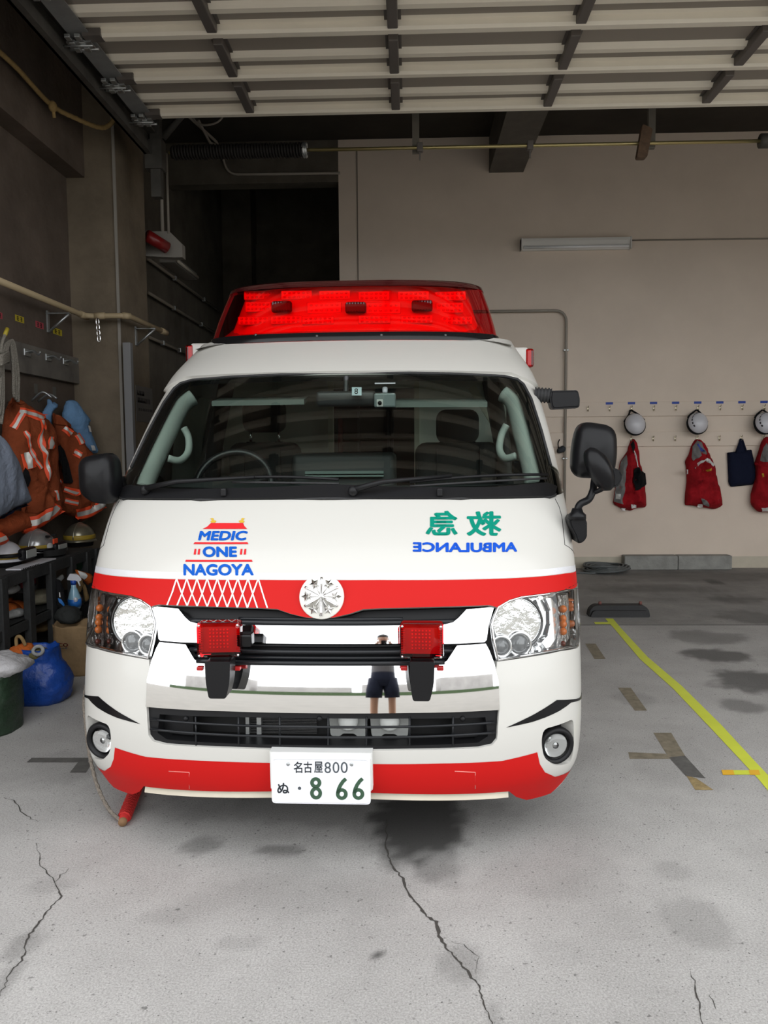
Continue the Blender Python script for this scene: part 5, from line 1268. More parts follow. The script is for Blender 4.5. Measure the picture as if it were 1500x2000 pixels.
class Garment:
    """hanging cloth: a traced outline on a real plane, padded out to a thickness with vertical folds"""
    def __init__(self, name, px, plane, T, m, R_=.10, fold=.03, ff=9, seed=0, grid=.018, rn=.03, parent=None):
        self.pl = plane; self.T = T; self.R = R_; self.fold = fold; self.ff = ff; self.seed = seed
        ab = [plane.ab(*q) for q in px]; self.ab = rnd(ab, rn, 3)
        bm = flat_mesh(self.ab, du=grid, dv=grid); F = {}
        bnd = {v for e in bm.edges if len(e.link_faces) == 1 for v in e.verts}
        src = bm.faces[:]; vs = bm.verts[:]; back = {}
        for v in vs: back[v] = v if v in bnd else bm.verts.new(v.co)
        for f in src:
            if not all(v in bnd for v in f.verts): bm.faces.new([back[v] for v in f.verts][::-1])
        for v in vs:
            a, b = v.co.x, v.co.y; h = 0 if v in bnd else self.h(a, b); v.co = plane.at(a, b, h)
            if back[v] is not v: back[v].co = plane.at(a, b, -.015)
        bmesh.ops.recalc_face_normals(bm, faces=bm.faces[:])
        self.o = obj(name, bm, m, parent, smooth=True)
    def h(self, a, b):
        d = pdist((a, b), self.ab); t = min(d/self.R, 1); base = self.T*math.sqrt(max(0, 1-(1-t)**2))
        n_ = noise.noise((a*self.ff+self.seed, b*self.ff*.28, self.seed))+.5*noise.noise((a*self.ff*2.2+b*3, b*self.ff*.7, self.seed+9))-.7*abs(noise.noise((a*self.ff*1.3-b*2, b*self.ff*.5, self.seed+4)))+.2
        return max(.004, base+self.fold*n_*t)
    def on(self, px, py):
        """plane coordinates of the point of the padded front that lies behind a pixel"""
        a0, b0 = self.pl.ab(px, py); a, b = a0, b0
        for _ in range(7):
            a1, b1 = self.pl.ab(*proj(self.pl.at(a, b, self.h(a, b)))); a += (a0-a1)*.8; b += (b0-b1)*.8
        return a, b
    def add(self, name, px, m, lift=.008, parent=None, grid=.013):
        ab = [self.on(*q) for q in px]; bm = flat_mesh(ab, du=grid, dv=grid)
        for v in bm.verts: v.co = self.pl.at(v.co.x, v.co.y, self.h(v.co.x, v.co.y)+lift)
        if bm.faces:
            for f in bm.faces: f.normal_update()
            if sum(f.normal.dot(self.pl.n) for f in bm.faces) < 0: bmesh.ops.reverse_faces(bm, faces=bm.faces[:])
        return obj(name, bm, m, parent or self.o, smooth=True)
    def stripe(self, path, wd, core=.4, m=None, m2=None):
        """reflective band along a pixel path: coloured border, pale centre"""
        def ribbon(w_):
            L_, R_ = [], []
            for i, p in enumerate(path):
                a_ = path[max(i-1, 0)]; c_ = path[min(i+1, len(path)-1)]; dx, dy = c_[0]-a_[0], c_[1]-a_[1]; k = math.hypot(dx, dy) or 1
                L_.append((p[0]-dy/k*w_/2, p[1]+dx/k*w_/2)); R_.append((p[0]+dy/k*w_/2, p[1]-dx/k*w_/2))
            return L_+R_[::-1]
        st_ = self.add('reflective_stripe', ribbon(wd), m or M_ored); self.add('stripe_core', ribbon(wd*core), m2 or M_refl_t, .012, parent=st_)
def hung(g, label, cat, group=None): tag(g.o, label, cat, group); return g
# ---- left wall coats
XJ = -2.66
p0 = atX(27, 775, XJ)
g = hung(Garment('firefighter_jacket', [(1, 885), (3, 850), (10, 800), (27, 771), (45, 786), (70, 802), (92, 821), (104, 845), (106, 880), (106, 920), (112, 950), (116, 980), (113, 998), (100, 1013), (75, 1030), (45, 1046), (36, 1030), (44, 1002), (38, 965), (18, 945), (4, 920)], Plane(p0, (.42, .91)), .11, M_brown, .12, .075, 11, 1, .03), 'orange brown firefighter jacket with red and white reflective bands, nearest on the left wall', 'jacket', 'firefighter jackets')
for path, wd in (([(36, 803), (60, 808), (84, 817)], 15), ([(43, 804), (34, 820), (25, 836)], 15), ([(81, 820), (79, 850), (84, 880), (89, 903), (95, 922), (91, 940)], 11), ([(47, 842), (57, 868), (66, 893), (80, 915)], 8), ([(49, 884), (57, 915)], 26), ([(98, 853), (97, 877)], 13), ([(43, 1031), (75, 1018), (100, 1003), (112, 990)], 24), ([(108, 958), (113, 977)], 8)): g.stripe(path, wd)
g.add('collar', [(8, 800), (27, 771), (45, 786), (36, 790), (28, 784), (16, 806)], M_brown, .02)
g.add('black_pouch', [(37, 928), (43, 913), (51, 922), (54, 938), (50, 950), (43, 954), (37, 948)], M_blackc, .03)
g.add('pocket_flap', [(46, 1000), (86, 950), (107, 963), (100, 985), (70, 1002)], M_brown, .016)
p0 = atX(98, 805, -2.66)
g = hung(Garment('firefighter_jacket', [(104, 830), (101, 806), (115, 812), (130, 825), (148, 845), (165, 868), (180, 885), (198, 940), (204, 985), (195, 998), (170, 1014), (155, 1021), (147, 1010), (128, 1006), (114, 1000), (112, 960), (118, 940), (112, 890), (106, 850)], Plane(p0, (.60, .8)), .09, M_brown, .10, .07, 12, 4, .03), 'orange brown firefighter jacket hanging behind the left mirror, next to the light blue shirt', 'jacket', 'firefighter jackets')
for path, wd in (([(124, 835), (139, 848)], 15), ([(150, 848), (160, 866)], 13), ([(144, 882), (158, 890)], 13), ([(124, 955), (152, 964)], 11), ([(126, 977), (152, 983)], 11), ([(149, 1005), (172, 1000), (203, 982)], 21), ([(110, 938), (120, 944)], 9)): g.stripe(path, wd)
g.add('turned_collar', [(100, 806), (115, 812), (135, 828), (137, 834), (118, 830), (103, 826)], M_brown, .02)
g.add('black_pouch', [(106, 872), (112, 868), (122, 880), (130, 905), (139, 940), (136, 944), (121, 944), (116, 915), (106, 890)], M_blackc, .03)
p0 = atX(138, 780, -2.62)
g = hung(Garment('work_shirt', [(121, 835), (122, 805), (130, 781), (148, 781), (160, 800), (178, 822), (171, 826), (176, 842), (186, 868), (193, 886), (165, 884), (140, 848)], Plane(p0, (.5, .85)), .06, M_shirt, .10, .025, 9, 3), 'light blue short sleeved work shirt hanging nearest the column', 'shirt', 'light blue shirts')
g.add('white_label', [(170, 831), (174, 832), (177, 844), (173, 843)], M_wtag, .012); g.add('white_label', [(175, 870), (182, 870), (185, 880), (178, 880)], M_wtag, .012)
p0 = atX(95, 785, -2.68)
g = hung(Garment('work_shirt', [(82, 814), (86, 800), (93, 790), (92, 780), (96, 779), (98, 787), (108, 785), (109, 796), (99, 806), (98, 832), (86, 825)], Plane(p0, (.3, .95)), .05, M_shirt, .06, .03, 14, 6, rn=.01), 'crumpled light blue shirt bunched between the two firefighter jackets', 'shirt', 'light blue shirts')
p0 = atX(10, 880, -2.40)
g = hung(Garment('grey_coat', [(-60, 840), (-12, 845), (2, 862), (25, 900), (40, 950), (50, 984), (10, 998), (2, 1007), (-60, 1040)], Plane(p0, (.12, 1)), .10, M_greyc, .12, .03, 7, 8), 'grey blue coat at the left edge in front of the orange jacket', 'coat')
g.stripe([(-40, 1029), (2, 1010), (26, 995), (50, 985)], 4, .3, M_navy, M_navy)
p0 = atX(20, 1000, -2.48)
g = hung(Garment('jacket_sleeve', [(-40, 1010), (0, 1005), (40, 996), (47, 1020), (54, 1032), (30, 1040), (8, 1050), (-10, 1050), (-40, 1050)], Plane(p0, (.12, 1)), .10, cloth_mat('orange_cloth', (.40, .085, .03), var=.25), .10, .02, 8, 2), 'orange jacket sleeve hanging below the grey coat at the left edge', 'jacket')
p0 = atX(5, 1050, -2.44)
g = hung(Garment('jacket_hem', [(-40, 1040), (-4, 1036), (6, 1044), (14, 1058), (0, 1066), (-40, 1080)], Plane(p0, (.12, 1)), .05, M_ored, .05, .01, 8, 2), 'red orange jacket hem with white band at the lower left edge', 'jacket')
g.stripe([(-30, 1062), (0, 1054), (10, 1050)], 9, .9, M_refl_t, M_refl_t)
# ---- rope hank, hook board, tape labels on the left wall
XW = -2.75
t = thing('rope_hank', 'hank of grey white braided rope hanging at the left edge', 'rope', tuple(atX(10, 700, -2.52)))
M_wrope = mat('braided_rope', (.36, .33, .28), .9, bump=.8, bscale=260, var=.5, vscale=160)
bm = B(); rg = random.Random(5)
for k in range(7):
    w_ = k*.022; X = -2.50-.018*(k % 3)
    pts = [atX(2-k*1.2, 735, X), atX(4+k*1.0, 700, X), atX(7+k*1.5, 680-k*1.2, X), atX(12+k*1.4, 671-k*.9, X), atX(20+k*1.0, 672-k*.7, X), atX(24+k*1.2, 695, X), atX(26+k*1.6, 730+k, X), atX(26+k*1.6, 760, X), atX(28+k*1.2, 776+k*1.5, X)]
    tube(bm, smooth_path(pts, 5), .011, 6)
    pts = [atX(5-k*1.4, 695, X), atX(6-k*.8, 740, X), atX(6-k*1.5, 790, X), atX(2-k*1.2, 828-k*6, X)]; tube(bm, smooth_path(pts, 5), .011, 6)
obj('rope_strands', bm, M_wrope, t)
bm = B()
for k in range(6): tube(bm, smooth_path([atX(-8, 697+k*3.4, -2.47), atX(4, 694+k*3.4, -2.44), atX(15, 688+k*3.4, -2.47), atX(16, 690+k*3.4, -2.53)], 5), .010, 6)
obj('rope_wrap', bm, M_wrope, t)
bm = B(); tube(bm, smooth_path([atX(2, 690, -2.50), atX(4, 670, -2.5), atX(9, 656, -2.5), atX(14, 643, -2.5)], 4), .010, 6); e_ = obj('rope_tail', bm, M_wrope, t)
bm = B(); tube(bm, [atX(9.5, 655, -2.5), atX(14.5, 642, -2.5)], .013, 8); obj('yellow_tip', bm, mat('yellow_whipping', (.42, .33, .03), .6), e_)
a_ = atX(155, 703, XW); z0 = atX(155, 752, XW).z
t = thing('hook_board', 'stained grey plank with bent steel coat hooks on the dark left wall', 'hook board', (XW, a_.y, a_.z))
bm = B(); bx(bm, XW+.003, XW+.045, 4.0, a_.y, z0, a_.z, bev=.004); obj('plank', bm, mat('stained_plank', (.16, .145, .125), .85, var=.45, vscale=4), t)
for x, y in ((50, 688), (92, 698), (126, 706)):
    q = atX(x, y, XW+.05); bm = B()
    for s_ in (0, .05): tube(bm, smooth_path([(XW+.045, q.y+s_, q.z), (XW+.10, q.y+s_*.5, q.z+.01), (XW+.15, q.y-.02, q.z-.02), (XW+.17, q.y-.03, q.z+.0)], 4), .008, 6)
    box(bm, (XW+.05, q.y+.02, q.z), (.012, .09, .05), bev=.003); obj('coat_hook', bm, M_steel, t)
q = atX(62, 782, XW); bm = B(); tube(bm, smooth_path([(XW, q.y, q.z), (XW+.08, q.y, q.z+.06), (XW+.14, q.y+.02, q.z+.02)], 4), .008, 6); tube(bm, smooth_path([(XW, q.y+.1, q.z), (XW+.08, q.y+.1, q.z+.05), (XW+.14, q.y+.1, q.z+.02)], 4), .008, 6); tag(obj('coat_hook', bm, M_steel), 'bent steel coat hook on the dark wall above the nearest orange jacket', 'hook')
M_ylab = mat('yellow_label', (.50, .40, .02), .6); M_plab = mat('pink_label', (.42, .05, .07), .6)
def walltape(px, py, w_, h_, m, label, grp, marks=True):
    q = atX(px, py, XW); a_ = atX(px-w_/2, py, XW); c_ = atX(px+w_/2, py, XW); bm = B(); hh = h_/2*(-q.x if False else q.y)/FPX
    bx(bm, XW, XW+.002, a_.y, c_.y, q.z-hh, q.z+hh); o = obj('name_label', bm, m); tag(o, label, 'label', grp)
    if marks:
        bm = B()
        for k in range(2):
            for (u, v, lw, lh) in ((-.22+.4*k, .25, .24, .1), (-.22+.4*k, -.02, .26, .1), (-.22+.4*k, -.28, .22, .1), (-.22+.4*k, 0, .06, .7)):
                y = q.y+(c_.y-a_.y)*u; bx(bm, XW+.002, XW+.003, y-(c_.y-a_.y)*lw/2, y+(c_.y-a_.y)*lw/2, q.z+hh*2*v-hh*lh, q.z+hh*2*v+hh*lh)
        obj('written_name', bm, M_frit, o)
walltape(38, 623, 17, 12, M_ylab, 'yellow name tape on the dark wall below the pipe rail, left one', 'name tapes on the left wall')
walltape(77, 635, 15, 12, M_plab, 'pink name tape on the dark wall between the two yellow ones', 'name tapes on the left wall')
walltape(112, 648, 17, 12, M_ylab, 'yellow name tape on the dark wall nearest the column', 'name tapes on the left wall')
walltape(-3, 615, 14, 12, M_plab, 'pink name tape cut by the left edge of the photo', 'name tapes on the left wall')
walltape(70, 759, 6, 19, mat('faded_tape', (.12, .115, .10), .8), 'faded tape strip under the hook plank, left one', 'faded tape strips', False)
walltape(106, 765, 6, 19, mat('faded_tape', (.12, .115, .10), .8), 'faded tape strip under the hook plank, right one', 'faded tape strips', False)
# leaning post and sign by the column
a_ = atY(250, 670, 6.44); bm = B(); bx(bm, a_.x-.032, a_.x+.032, 6.40, 6.46, 0, a_.z, bev=.004); tag(obj('grey_post', bm, mat('grey_painted_wood', (.21, .21, .215), .7)), 'tall grey painted post standing against the column corner', 'post')
XS = -2.35; s0 = atX(264, 752, XS); s1 = atX(298, 826, XS)
bm = B(); bx(bm, XS, XS+.006, s0.y, s1.y, s1.z, s0.z); sg_ = obj('notice_sign', bm, mat('grey_sign', (.10, .092, .086), .6)); tag(sg_, 'grey notice sign with lines of small writing on the column side', 'sign')
for k, (f0, f1, fz, hh) in enumerate(((.06, .36, .20, .020), (.06, .34, .235, .010), (.08, .85, .40, .022), (.08, .60, .435, .010), (.10, .92, .66, .012))):
    bm = B(); y = s0.y+(s1.y-s0.y)*f0; n = 0
    while y < s0.y+(s1.y-s0.y)*f1: w_ = .03+.02*((k*7+n*5) % 3); bx(bm, XS+.006, XS+.007, y, y+w_, s0.z-(s0.z-s1.z)*fz-hh, s0.z-(s0.z-s1.z)*fz+hh); y += w_+.015; n += 1
    obj('writing_line', bm, mat('faded_writing', (.035, .033, .032), .7), sg_)
# ---- bench shelf
XB = -2.33; zt = atX(184, 1070, XB).z
py_ = lambda px: atX(px, 1100, XB).y
M_bench = mat('black_stained_wood', (.030, .031, .031), .75, bump=.2, bscale=60, var=.4, vscale=8)
t = thing('bench_shelf', 'low black wooden bench shelf along the left wall, holding helmets and gloves', 'shelf', (-2.5, 4.8, 0))
Yb0, Yb1 = 3.6, 5.75
bm = B(); bx(bm, XW+.03, XB-.01, Yb0, Yb1, zt-.03, zt, bev=.004); obj('bench_top', bm, M_bench, t)
bm = B(); bx(bm, XB-.03, XB, Yb0, Yb1, zt-.075, zt-.005, bev=.003); obj('front_rail', bm, M_bench, t)
zm = atX(100, 1190, XB).z; zl = max(.14, atX(70, 1238, XB).z) if False else .14
for zz, nm in ((zm, 'middle_shelf'), (.16, 'lower_shelf')): bm = B(); bx(bm, XW+.03, XB-.01, Yb0, Yb1, zz-.02, zz, bev=.003); bx(bm, XB-.03, XB, Yb0, Yb1, zz-.06, zz, bev=.003); obj(nm, bm, M_bench, t)
for px in (-48, 4, 57, 101, 142, 172, 190):
    y = py_(px); bm = B(); bx(bm, XB-.03, XB+.012, y-.035, y+.035, 0, zt-.01, bev=.004); obj('post', bm, M_bench, t)
for y in (Yb0+.05, py_(57), py_(142), Yb1-.05): bm = B(); bx(bm, XW+.03, XW+.07, y-.03, y+.03, 0, zt-.03); obj('rear_post', bm, M_bench, t)
# ---- helmets on the bench
M_hsil = mat('silver_helmet', (.42, .42, .42), .22, .6, var=.15); M_hgold = mat('dull_gold_helmet', (.30, .28, .21), .28, .7, var=.15); M_hwhite = mat('white_helmet', (.62, .62, .66), .3)
M_goggle = glassm('goggle_lens', (.75, .78, .80))
def dome(bm, c, rx, ry, rz, front=(0, -1)):
    n, mlat = 28, 10; V = []
    for j in range(mlat):
        f = j/mlat*math.pi/2; V.append([bm.verts.new(Vector(c)+Vector((rx*math.cos(f)*math.cos(a), ry*math.cos(f)*math.sin(a), rz*math.sin(f)))) for a in [i*2*math.pi/n for i in range(n)]])
    for j in range(mlat-1):
        for i in range(n): bm.faces.new((V[j][i], V[j][(i+1) % n], V[j+1][(i+1) % n], V[j+1][i])).smooth = True
    tp = bm.verts.new(Vector(c)+Vector((0, 0, rz)))
    for i in range(n): bm.faces.new((V[-1][i], V[-1][(i+1) % n], tp)).smooth = True
    bm.faces.new(V[0][::-1])
def brim(bm, c, rx, ry, w_, droop, th=.008):
    lathe(bm, [(1-.02, 0), (1+w_, -droop), (1+w_, -droop-th), (1-.05, -th)], c, (0, 0, 1), 32, sx=rx, sy=ry)
def fire_helmet(name, px, py, X, R_, m, label, goggles=True, mark='', yaw=0):
    c = atX(px, py, X); c.z = zt+.055; t = thing(name, label, 'helmet', (c.x, c.y, zt))
    bm = B(); dome(bm, c, R_*.92, R_, R_*.98); obj('shell', bm, m, t)
    bm = B(); brim(bm, c, R_*.92, R_, .11, .014); obj('brim', bm, m, t)
    bm = B(); lathe(bm, [(1.0, -.004), (1.02, .004), (1.02, .022), (1.0, .03)], c, (0, 0, 1), 32, sx=R_*.93, sy=R_*1.01); obj('band', bm, mat('yellow_band', (.40, .27, .03), .5), t)
    bm = B(); lathe(bm, [(.86, -.055), (.9, -.02), (.88, -.004), (.7, -.004)], c, (0, 0, 1), 24, sx=R_*.92, sy=R_); obj('liner', bm, M_blackc, t)
    bm = B(); tube(bm, [c+Vector((R_*.93*math.sin(f)*.0+R_*.02, -R_*1.01*math.cos(f), R_*.99*math.sin(f))) for f in [i*math.pi/16 for i in range(17)]], .006, 6); obj('crest_ridge', bm, m, t)
    if mark:
        for sd in (1,): text_on('marking', mark, c+Vector((R_*.80, -R_*.45, R_*.24)), (.22, .97, 0), (-.25, 0, 1), R_*1.0, R_*.20, M_frit, t, .02, .012)
    return t, c
def goggles(c, R_, t, X=1, dy=0, strap=True, dz=.02):
    o = None
    bm = B(); g0 = c+Vector((R_*1.02, dy, dz)); box(bm, g0, (.05, .17, .075), bev=.02, seg=3); tube(bm, [g0+Vector((0, -.085, 0)), c+Vector((R_*.75, -R_*.85, dz)), c+Vector((0, -R_*1.1, dz))], .012, 6); tube(bm, [g0+Vector((0, .085, 0)), c+Vector((R_*.75, R_*.85, dz)), c+Vector((0, R_*1.1, dz))], .012, 6)
    o = obj('goggles', bm, M_black, t); bm = B(); box(bm, g0+Vector((.026, 0, 0)), (.006, .13, .05), bev=.002); obj('goggle_lens', bm, mat('pale_goggle_lens', (.40, .42, .40), .12), o)
t1, c1 = fire_helmet('fire_helmet', 72, 1050, -2.54, .13, M_hsil, 'silver fire helmet with goggles and orange neck cape lying on the bench', mark='')
goggles(c1, .135, t1, dy=.03, dz=-.0)
# neck cape with reflective band, chin emblem
bm = B(); V = []
for i in range(13):
    a = math.radians(20+110*i/12); V.append([bm.verts.new(c1+Vector((k*.135*math.cos(a)*.95, k*.135*math.sin(a), z))) for k, z in ((1.06, .01), (1.16, -.025), (1.22, -.05))])
for i in range(12):
    for j in range(2): f = bm.faces.new((V[i][j], V[i+1][j], V[i+1][j+1], V[i][j+1])); f.smooth = True; f.material_index = j
obj('neck_cape', bm, [M_refl_t, M_ored], t1)
q = c1+Vector((.120, -.07, .02)); bm = B(); lathe(bm, [(.024, 0), (.024, .004), (.004, .006)], q, (.85, -.5, .15), 16); obj('round_emblem', bm, mat('emblem_pale', (.5, .5, .48), .5), t1)
bm = B(); box(bm, c1+Vector((.135, -.02, .05)), (.012, .06, .035), bev=.003); obj('orange_patch', bm, M_ored, t1)
for dy in (-.05, .04): bm = B(); box(bm, c1+Vector((.10, dy, .085)), (.03, .02, .016), bev=.004); obj('clip', bm, M_black, t1)
# visor and folded board beneath it
c = atX(72, 1072, -2.30); bm = B(); V = []
for i in range(17):
    a = math.radians(-60+120*i/16); V.append([bm.verts.new(Vector((c1.x+.16*math.cos(a)+.03, c1.y+.17*math.sin(a), z))) for z in (zt+.014, zt+.055)])
for i in range(16): f = bm.faces.new((V[i][0], V[i+1][0], V[i+1][1], V[i][1])); f.smooth = True
bmesh.ops.solidify(bm, geom=bm.faces[:], thickness=.004); tag(obj('visor', bm, M_hsil), 'silver visor band lying on the bench under the silver fire helmet', 'visor')
q = atX(72, 1087, XB+.0); bm = B(); bx(bm, XB-.10, XB-.005, py_(42), py_(112), zt, zt+.010, bev=.003); bd = obj('board', bm, M_hwhite); tag(bd, 'thin white board with black lettering marks on the front of the bench', 'board')
bm = B(); y = py_(46)
while y < py_(78): bx(bm, XB-.0052, XB-.0042, y, y+.012, zt+.002, zt+.0085); y += .022
obj('lettering_marks', bm, M_frit, bd)
t2, c2 = fire_helmet('fire_helmet', 155, 1040, -2.50, .12, M_hgold, 'dull gold metal fire helmet on the bench end below the second jacket')
text_on('marking', 'RESCUE', c2+Vector((.085, -.13, .028)), (.62, .78, 0), (-.1, .0, 1), .12, .020, M_frit, t2, .02, .012) if False else None
t3, c3 = fire_helmet('fire_helmet', 12, 1098, -2.52, .105, M_hwhite, 'white fire helmet with black goggles at the left end of the bench')
goggles(c3, .115, t3, dy=.04, dz=.02)
# ---- things inside the shelf
def blob(name, px, py, X, r, m, label, cat, seed=0, grp=None, rot=0, zf=None, parent=None):
    c = atX(px, py, X) if not isinstance(px, Vector) else px
    if zf is not None: c.z = zf+r[2]
    bm = B(); ball(bm, (0, 0, 0), r, 20, 14)
    for v in bm.verts:
        k = 1+.28*noise.noise(v.co*14+Vector((seed, 0, 0)))+.12*noise.noise(v.co*40+Vector((seed, 3, 0))); v.co = v.co*k; v.co.z = max(v.co.z, -r[2]*.82)
    bmesh.ops.transform(bm, matrix=Matrix.Translation(c) @ Matrix.Rotation(rot, 4, 'Z'), verts=bm.verts); o = obj(name, bm, m, parent)
    if label: tag(o, label, cat, grp)
    return o
M_cream2 = cloth_mat('cream_canvas', (.36, .33, .24), var=.2); M_wglove = cloth_mat('white_work_glove', (.38, .38, .37), var=.2); M_tan = cloth_mat('tan_leather', (.30, .20, .09), var=.25); M_oran = cloth_mat('orange_glove_cloth', (.50, .12, .025), var=.15)
a_, c_ = py_(61), py_(95)
zq = atX(78, 1118, XB-.12); bm = B(); bx(bm, XB-.25, XB-.08, py_(58)+.06, py_(96)-.02, zq.z-.05, zt-.035, bev=.006); tag(obj('red_box', bm, mat('dark_red_box', (.22, .015, .03), .6)), 'dark red box on the bench shelf just under the top', 'box')
bm = B(); bx(bm, XB-.26, XB-.07, py_(58)+.08, py_(98)-.04, zq.z-.085, zq.z-.055, bev=.004); tag(obj('wooden_tray', bm, M_bench), 'dark wooden tray holding the red box in the bench shelf', 'tray')
blob('canvas_bag', 78, 1165, XB-.16, (.09, .15, .05), M_cream2, 'flat cream canvas bag on the middle bench shelf', 'bag', 3, zf=zm)
blob('folded_cloth', 34, 1160, XB-.20, (.07, .09, .035), cloth_mat('olive_cloth', (.12, .115, .075), var=.2), 'dull olive folded cloth left of the cream bag on the shelf', 'cloth', 8, zf=zm)
def glove(name, q, d, m, mcuff, label, grp=None, L_=.16, up=(0, 0, 1)):
    """work glove: cuff, palm, four fingers and a thumb, lying or hanging along d"""
    q = Vector(q); d = Vector(d).normalized(); up = Vector(up); sd = d.cross(up).normalized(); nn = sd.cross(d)
    t = thing(name, label, 'glove', tuple(q), grp); bm = B()
    tube(bm, [q, q+d*L_*.18, q+d*L_*.35], [L_*.27, L_*.24, L_*.22], 10)
    for v in bm.verts: k = (v.co-q).dot(nn); v.co -= nn*k*.45
    obj('cuff', bm, mcuff, t); bm = B(); n0 = 0
    tube(bm, [q+d*L_*.30, q+d*L_*.5, q+d*L_*.68], [L_*.22, L_*.25, L_*.22], 10)
    for v in bm.verts: k = (v.co-q).dot(nn); v.co -= nn*k*.5
    for i in range(4):
        o_ = sd*L_*(-.165+.11*i); b0 = q+d*L_*.62+o_; ln = L_*(.30, .36, .34, .26)[i]
        tube(bm, [b0, b0+d*ln*.6-nn*.005, b0+d*ln-nn*.018], [L_*.062, L_*.058, L_*.04], 8)
    tube(bm, [q+d*L_*.42-sd*L_*.18, q+d*L_*.55-sd*L_*.30, q+d*L_*.70-sd*L_*.32], [L_*.07, L_*.062, L_*.045], 8)
    obj('hand', bm, m, t); return t
q = atX(14, 1194, XB-.15); q.z = zm+.05; glove('work_glove', q, (.05, 1, -.05), M_oran, M_oran, 'orange work glove with tan fingertips lying on the middle bench shelf', 'work gloves', .26, up=(.5, 0, .86))
q = atX(30, 1145, XB-.12); blob('white_glove', 24, 1150, XB-.09, (.035, .10, .03), M_wglove, 'white glove rolled up on the shelf at the left', 'glove', 5, 'work gloves', rot=.2)
blob('white_glove', 28, 1184, XB-.10, (.035, .10, .028), M_wglove, 'white glove lying behind the orange glove', 'glove', 11, 'work gloves', rot=-.25, zf=zm)
blob('purple_cloth', 30, 1130, XB-.15, (.05, .08, .04), cloth_mat('mauve_cloth', (.16, .15, .19), var=.3), 'pale mauve crumpled cloth under the bench top', 'cloth', 21)
blob('tan_cloth', 84, 1222, XB-.14, (.07, .14, .035), M_tan, 'tan folded cloth on the lower bench shelf', 'cloth', 13)
# ---- gear hanging on the bench end
q = atX(135, 1183, XB+.02); yq = q.y; t = thing('spray_bottle', 'clear blue spray bottle with white trigger hanging at the bench end', 'bottle', tuple(q))
sc = yq/FPX; bz_ = atX(138, 1187, XB+.02).z; bxp = XB+.06
c = Vector((bxp, yq, bz_)); tot = (atX(138, 1136, XB+.02).z-bz_)
bm = B(); lathe(bm, [(.01, 0), (.038, .004), (.043, tot*.25), (.041, tot*.45), (.024, tot*.75), (.017, tot*.85), (.017, tot*.98)], c, (.02, -.10, 1), 20); obj('bottle_body', bm, mat('pale_blue_bottle', (.30, .52, .66), .15, coat=.5), t)
bm = B(); lathe(bm, [(.0425, tot*.10), (.0445, tot*.25), (.0435, tot*.40)], c, (.02, -.10, 1), 20); lb_ = obj('blue_label', bm, mat('bottle_label_blue', (.02, .16, .55), .4), t)
bm = B(); ball(bm, c+Vector((.02, -.038, tot*.38)), (.018, .012, .018), 10, 8); obj('pale_spot', bm, M_hwhite, lb_)
bm = B(); lathe(bm, [(.019, tot*.95), (.019, tot*1.12)], c, (.02, -.10, 1), 14); obj('blue_collar', bm, mat('blue_collar', (.02, .08, .40), .4), t)
bm = B(); e_ = c+Vector((.02*tot*1.1, -.10*tot*1.1, tot*1.12)); prism(bm, rnd([(-.055, .005), (.04, -.012), (.055, .0), (.03, .035), (-.03, .045)], .01), e_+Vector((0, .015, .0)), (.8, .35, 0), (0, 0, 1), Vector((.35, -.8, 0))*.03); tube(bm, [e_+Vector((.03, 0, 0)), e_+Vector((.045, 0, -.04))], .006, 6); obj('trigger_head', bm, M_hwhite, t)
def hang(label, px, m, X, T, cat, nm, grp=None, dirn=(.5, .85), seed=1, extra=(), rn=.012, fold=.01):
    cx = sum(p[0] for p in px)/len(px); cy = sum(p[1] for p in px)/len(px); g = Garment(nm, px, Plane(atX(cx, cy, X), dirn), T, m, .05, fold, 12, seed, .02, rn); tag(g.o, label, cat, grp)
    for n2, p2, m2 in extra: g.add(n2, p2, m2, .006)
    return g
hang('orange and grey glove hanging with khaki palm, left one at the bench end', [(134, 1128), (147, 1117), (160, 1130), (163, 1142), (156, 1158), (146, 1160), (145, 1140)], M_tan, XB+.03, .03, 'glove', 'hanging_glove', 'gloves hanging at the bench end', extra=[('grey_cuff', [(136, 1128), (147, 1119), (151, 1135), (146, 1143)], M_liner), ('orange_edge', [(145, 1140), (147, 1158), (150, 1158), (149, 1140)], M_ored)])
hang('orange and white glove hanging right next to the ambulance stripe', [(146, 1112), (165, 1117), (180, 1122), (179, 1136), (172, 1144), (163, 1134), (152, 1128)], M_oran, XB+.06, .04, 'glove', 'hanging_glove', 'gloves hanging at the bench end', seed=5, extra=[('white_back', [(150, 1114), (166, 1119), (170, 1124), (164, 1132), (154, 1127)], M_wtag)])
hang('tan leather glove fingers hanging below the orange gloves', [(160, 1138), (166, 1140), (172, 1158), (174, 1172), (166, 1176), (163, 1160)], M_tan, XB+.05, .025, 'glove', 'hanging_glove', 'gloves hanging at the bench end', seed=7)
hang('brown glove tip hanging beside the spray bottle', [(150, 1158), (158, 1160), (161, 1174), (154, 1178), (150, 1170)], mat('brown_leather', (.17, .08, .035), .7), XB+.03, .025, 'glove', 'hanging_glove', 'gloves hanging at the bench end', seed=9)
hang('black gear strap bunch hanging left of the spray bottle', [(109, 1130), (118, 1133), (124, 1150), (128, 1190), (118, 1194), (110, 1180)], M_blackc, XB+.05, .03, 'straps', 'strap_bunch', seed=3, extra=[('blue_tab', [(112, 1168), (118, 1170), (128, 1188), (127, 1190), (114, 1176)], mat('blue_tab', (.02, .16, .50), .5)), ('white_mark', [(114, 1157), (116, 1157), (117, 1166), (115, 1166)], M_wtag)])
hang('folded white newspaper sheet behind the spray bottle', [(107, 1132), (122, 1121), (127, 1128), (112, 1142)], M_wglove, XB-.05, .015, 'paper', 'paper_sheet', seed=4)
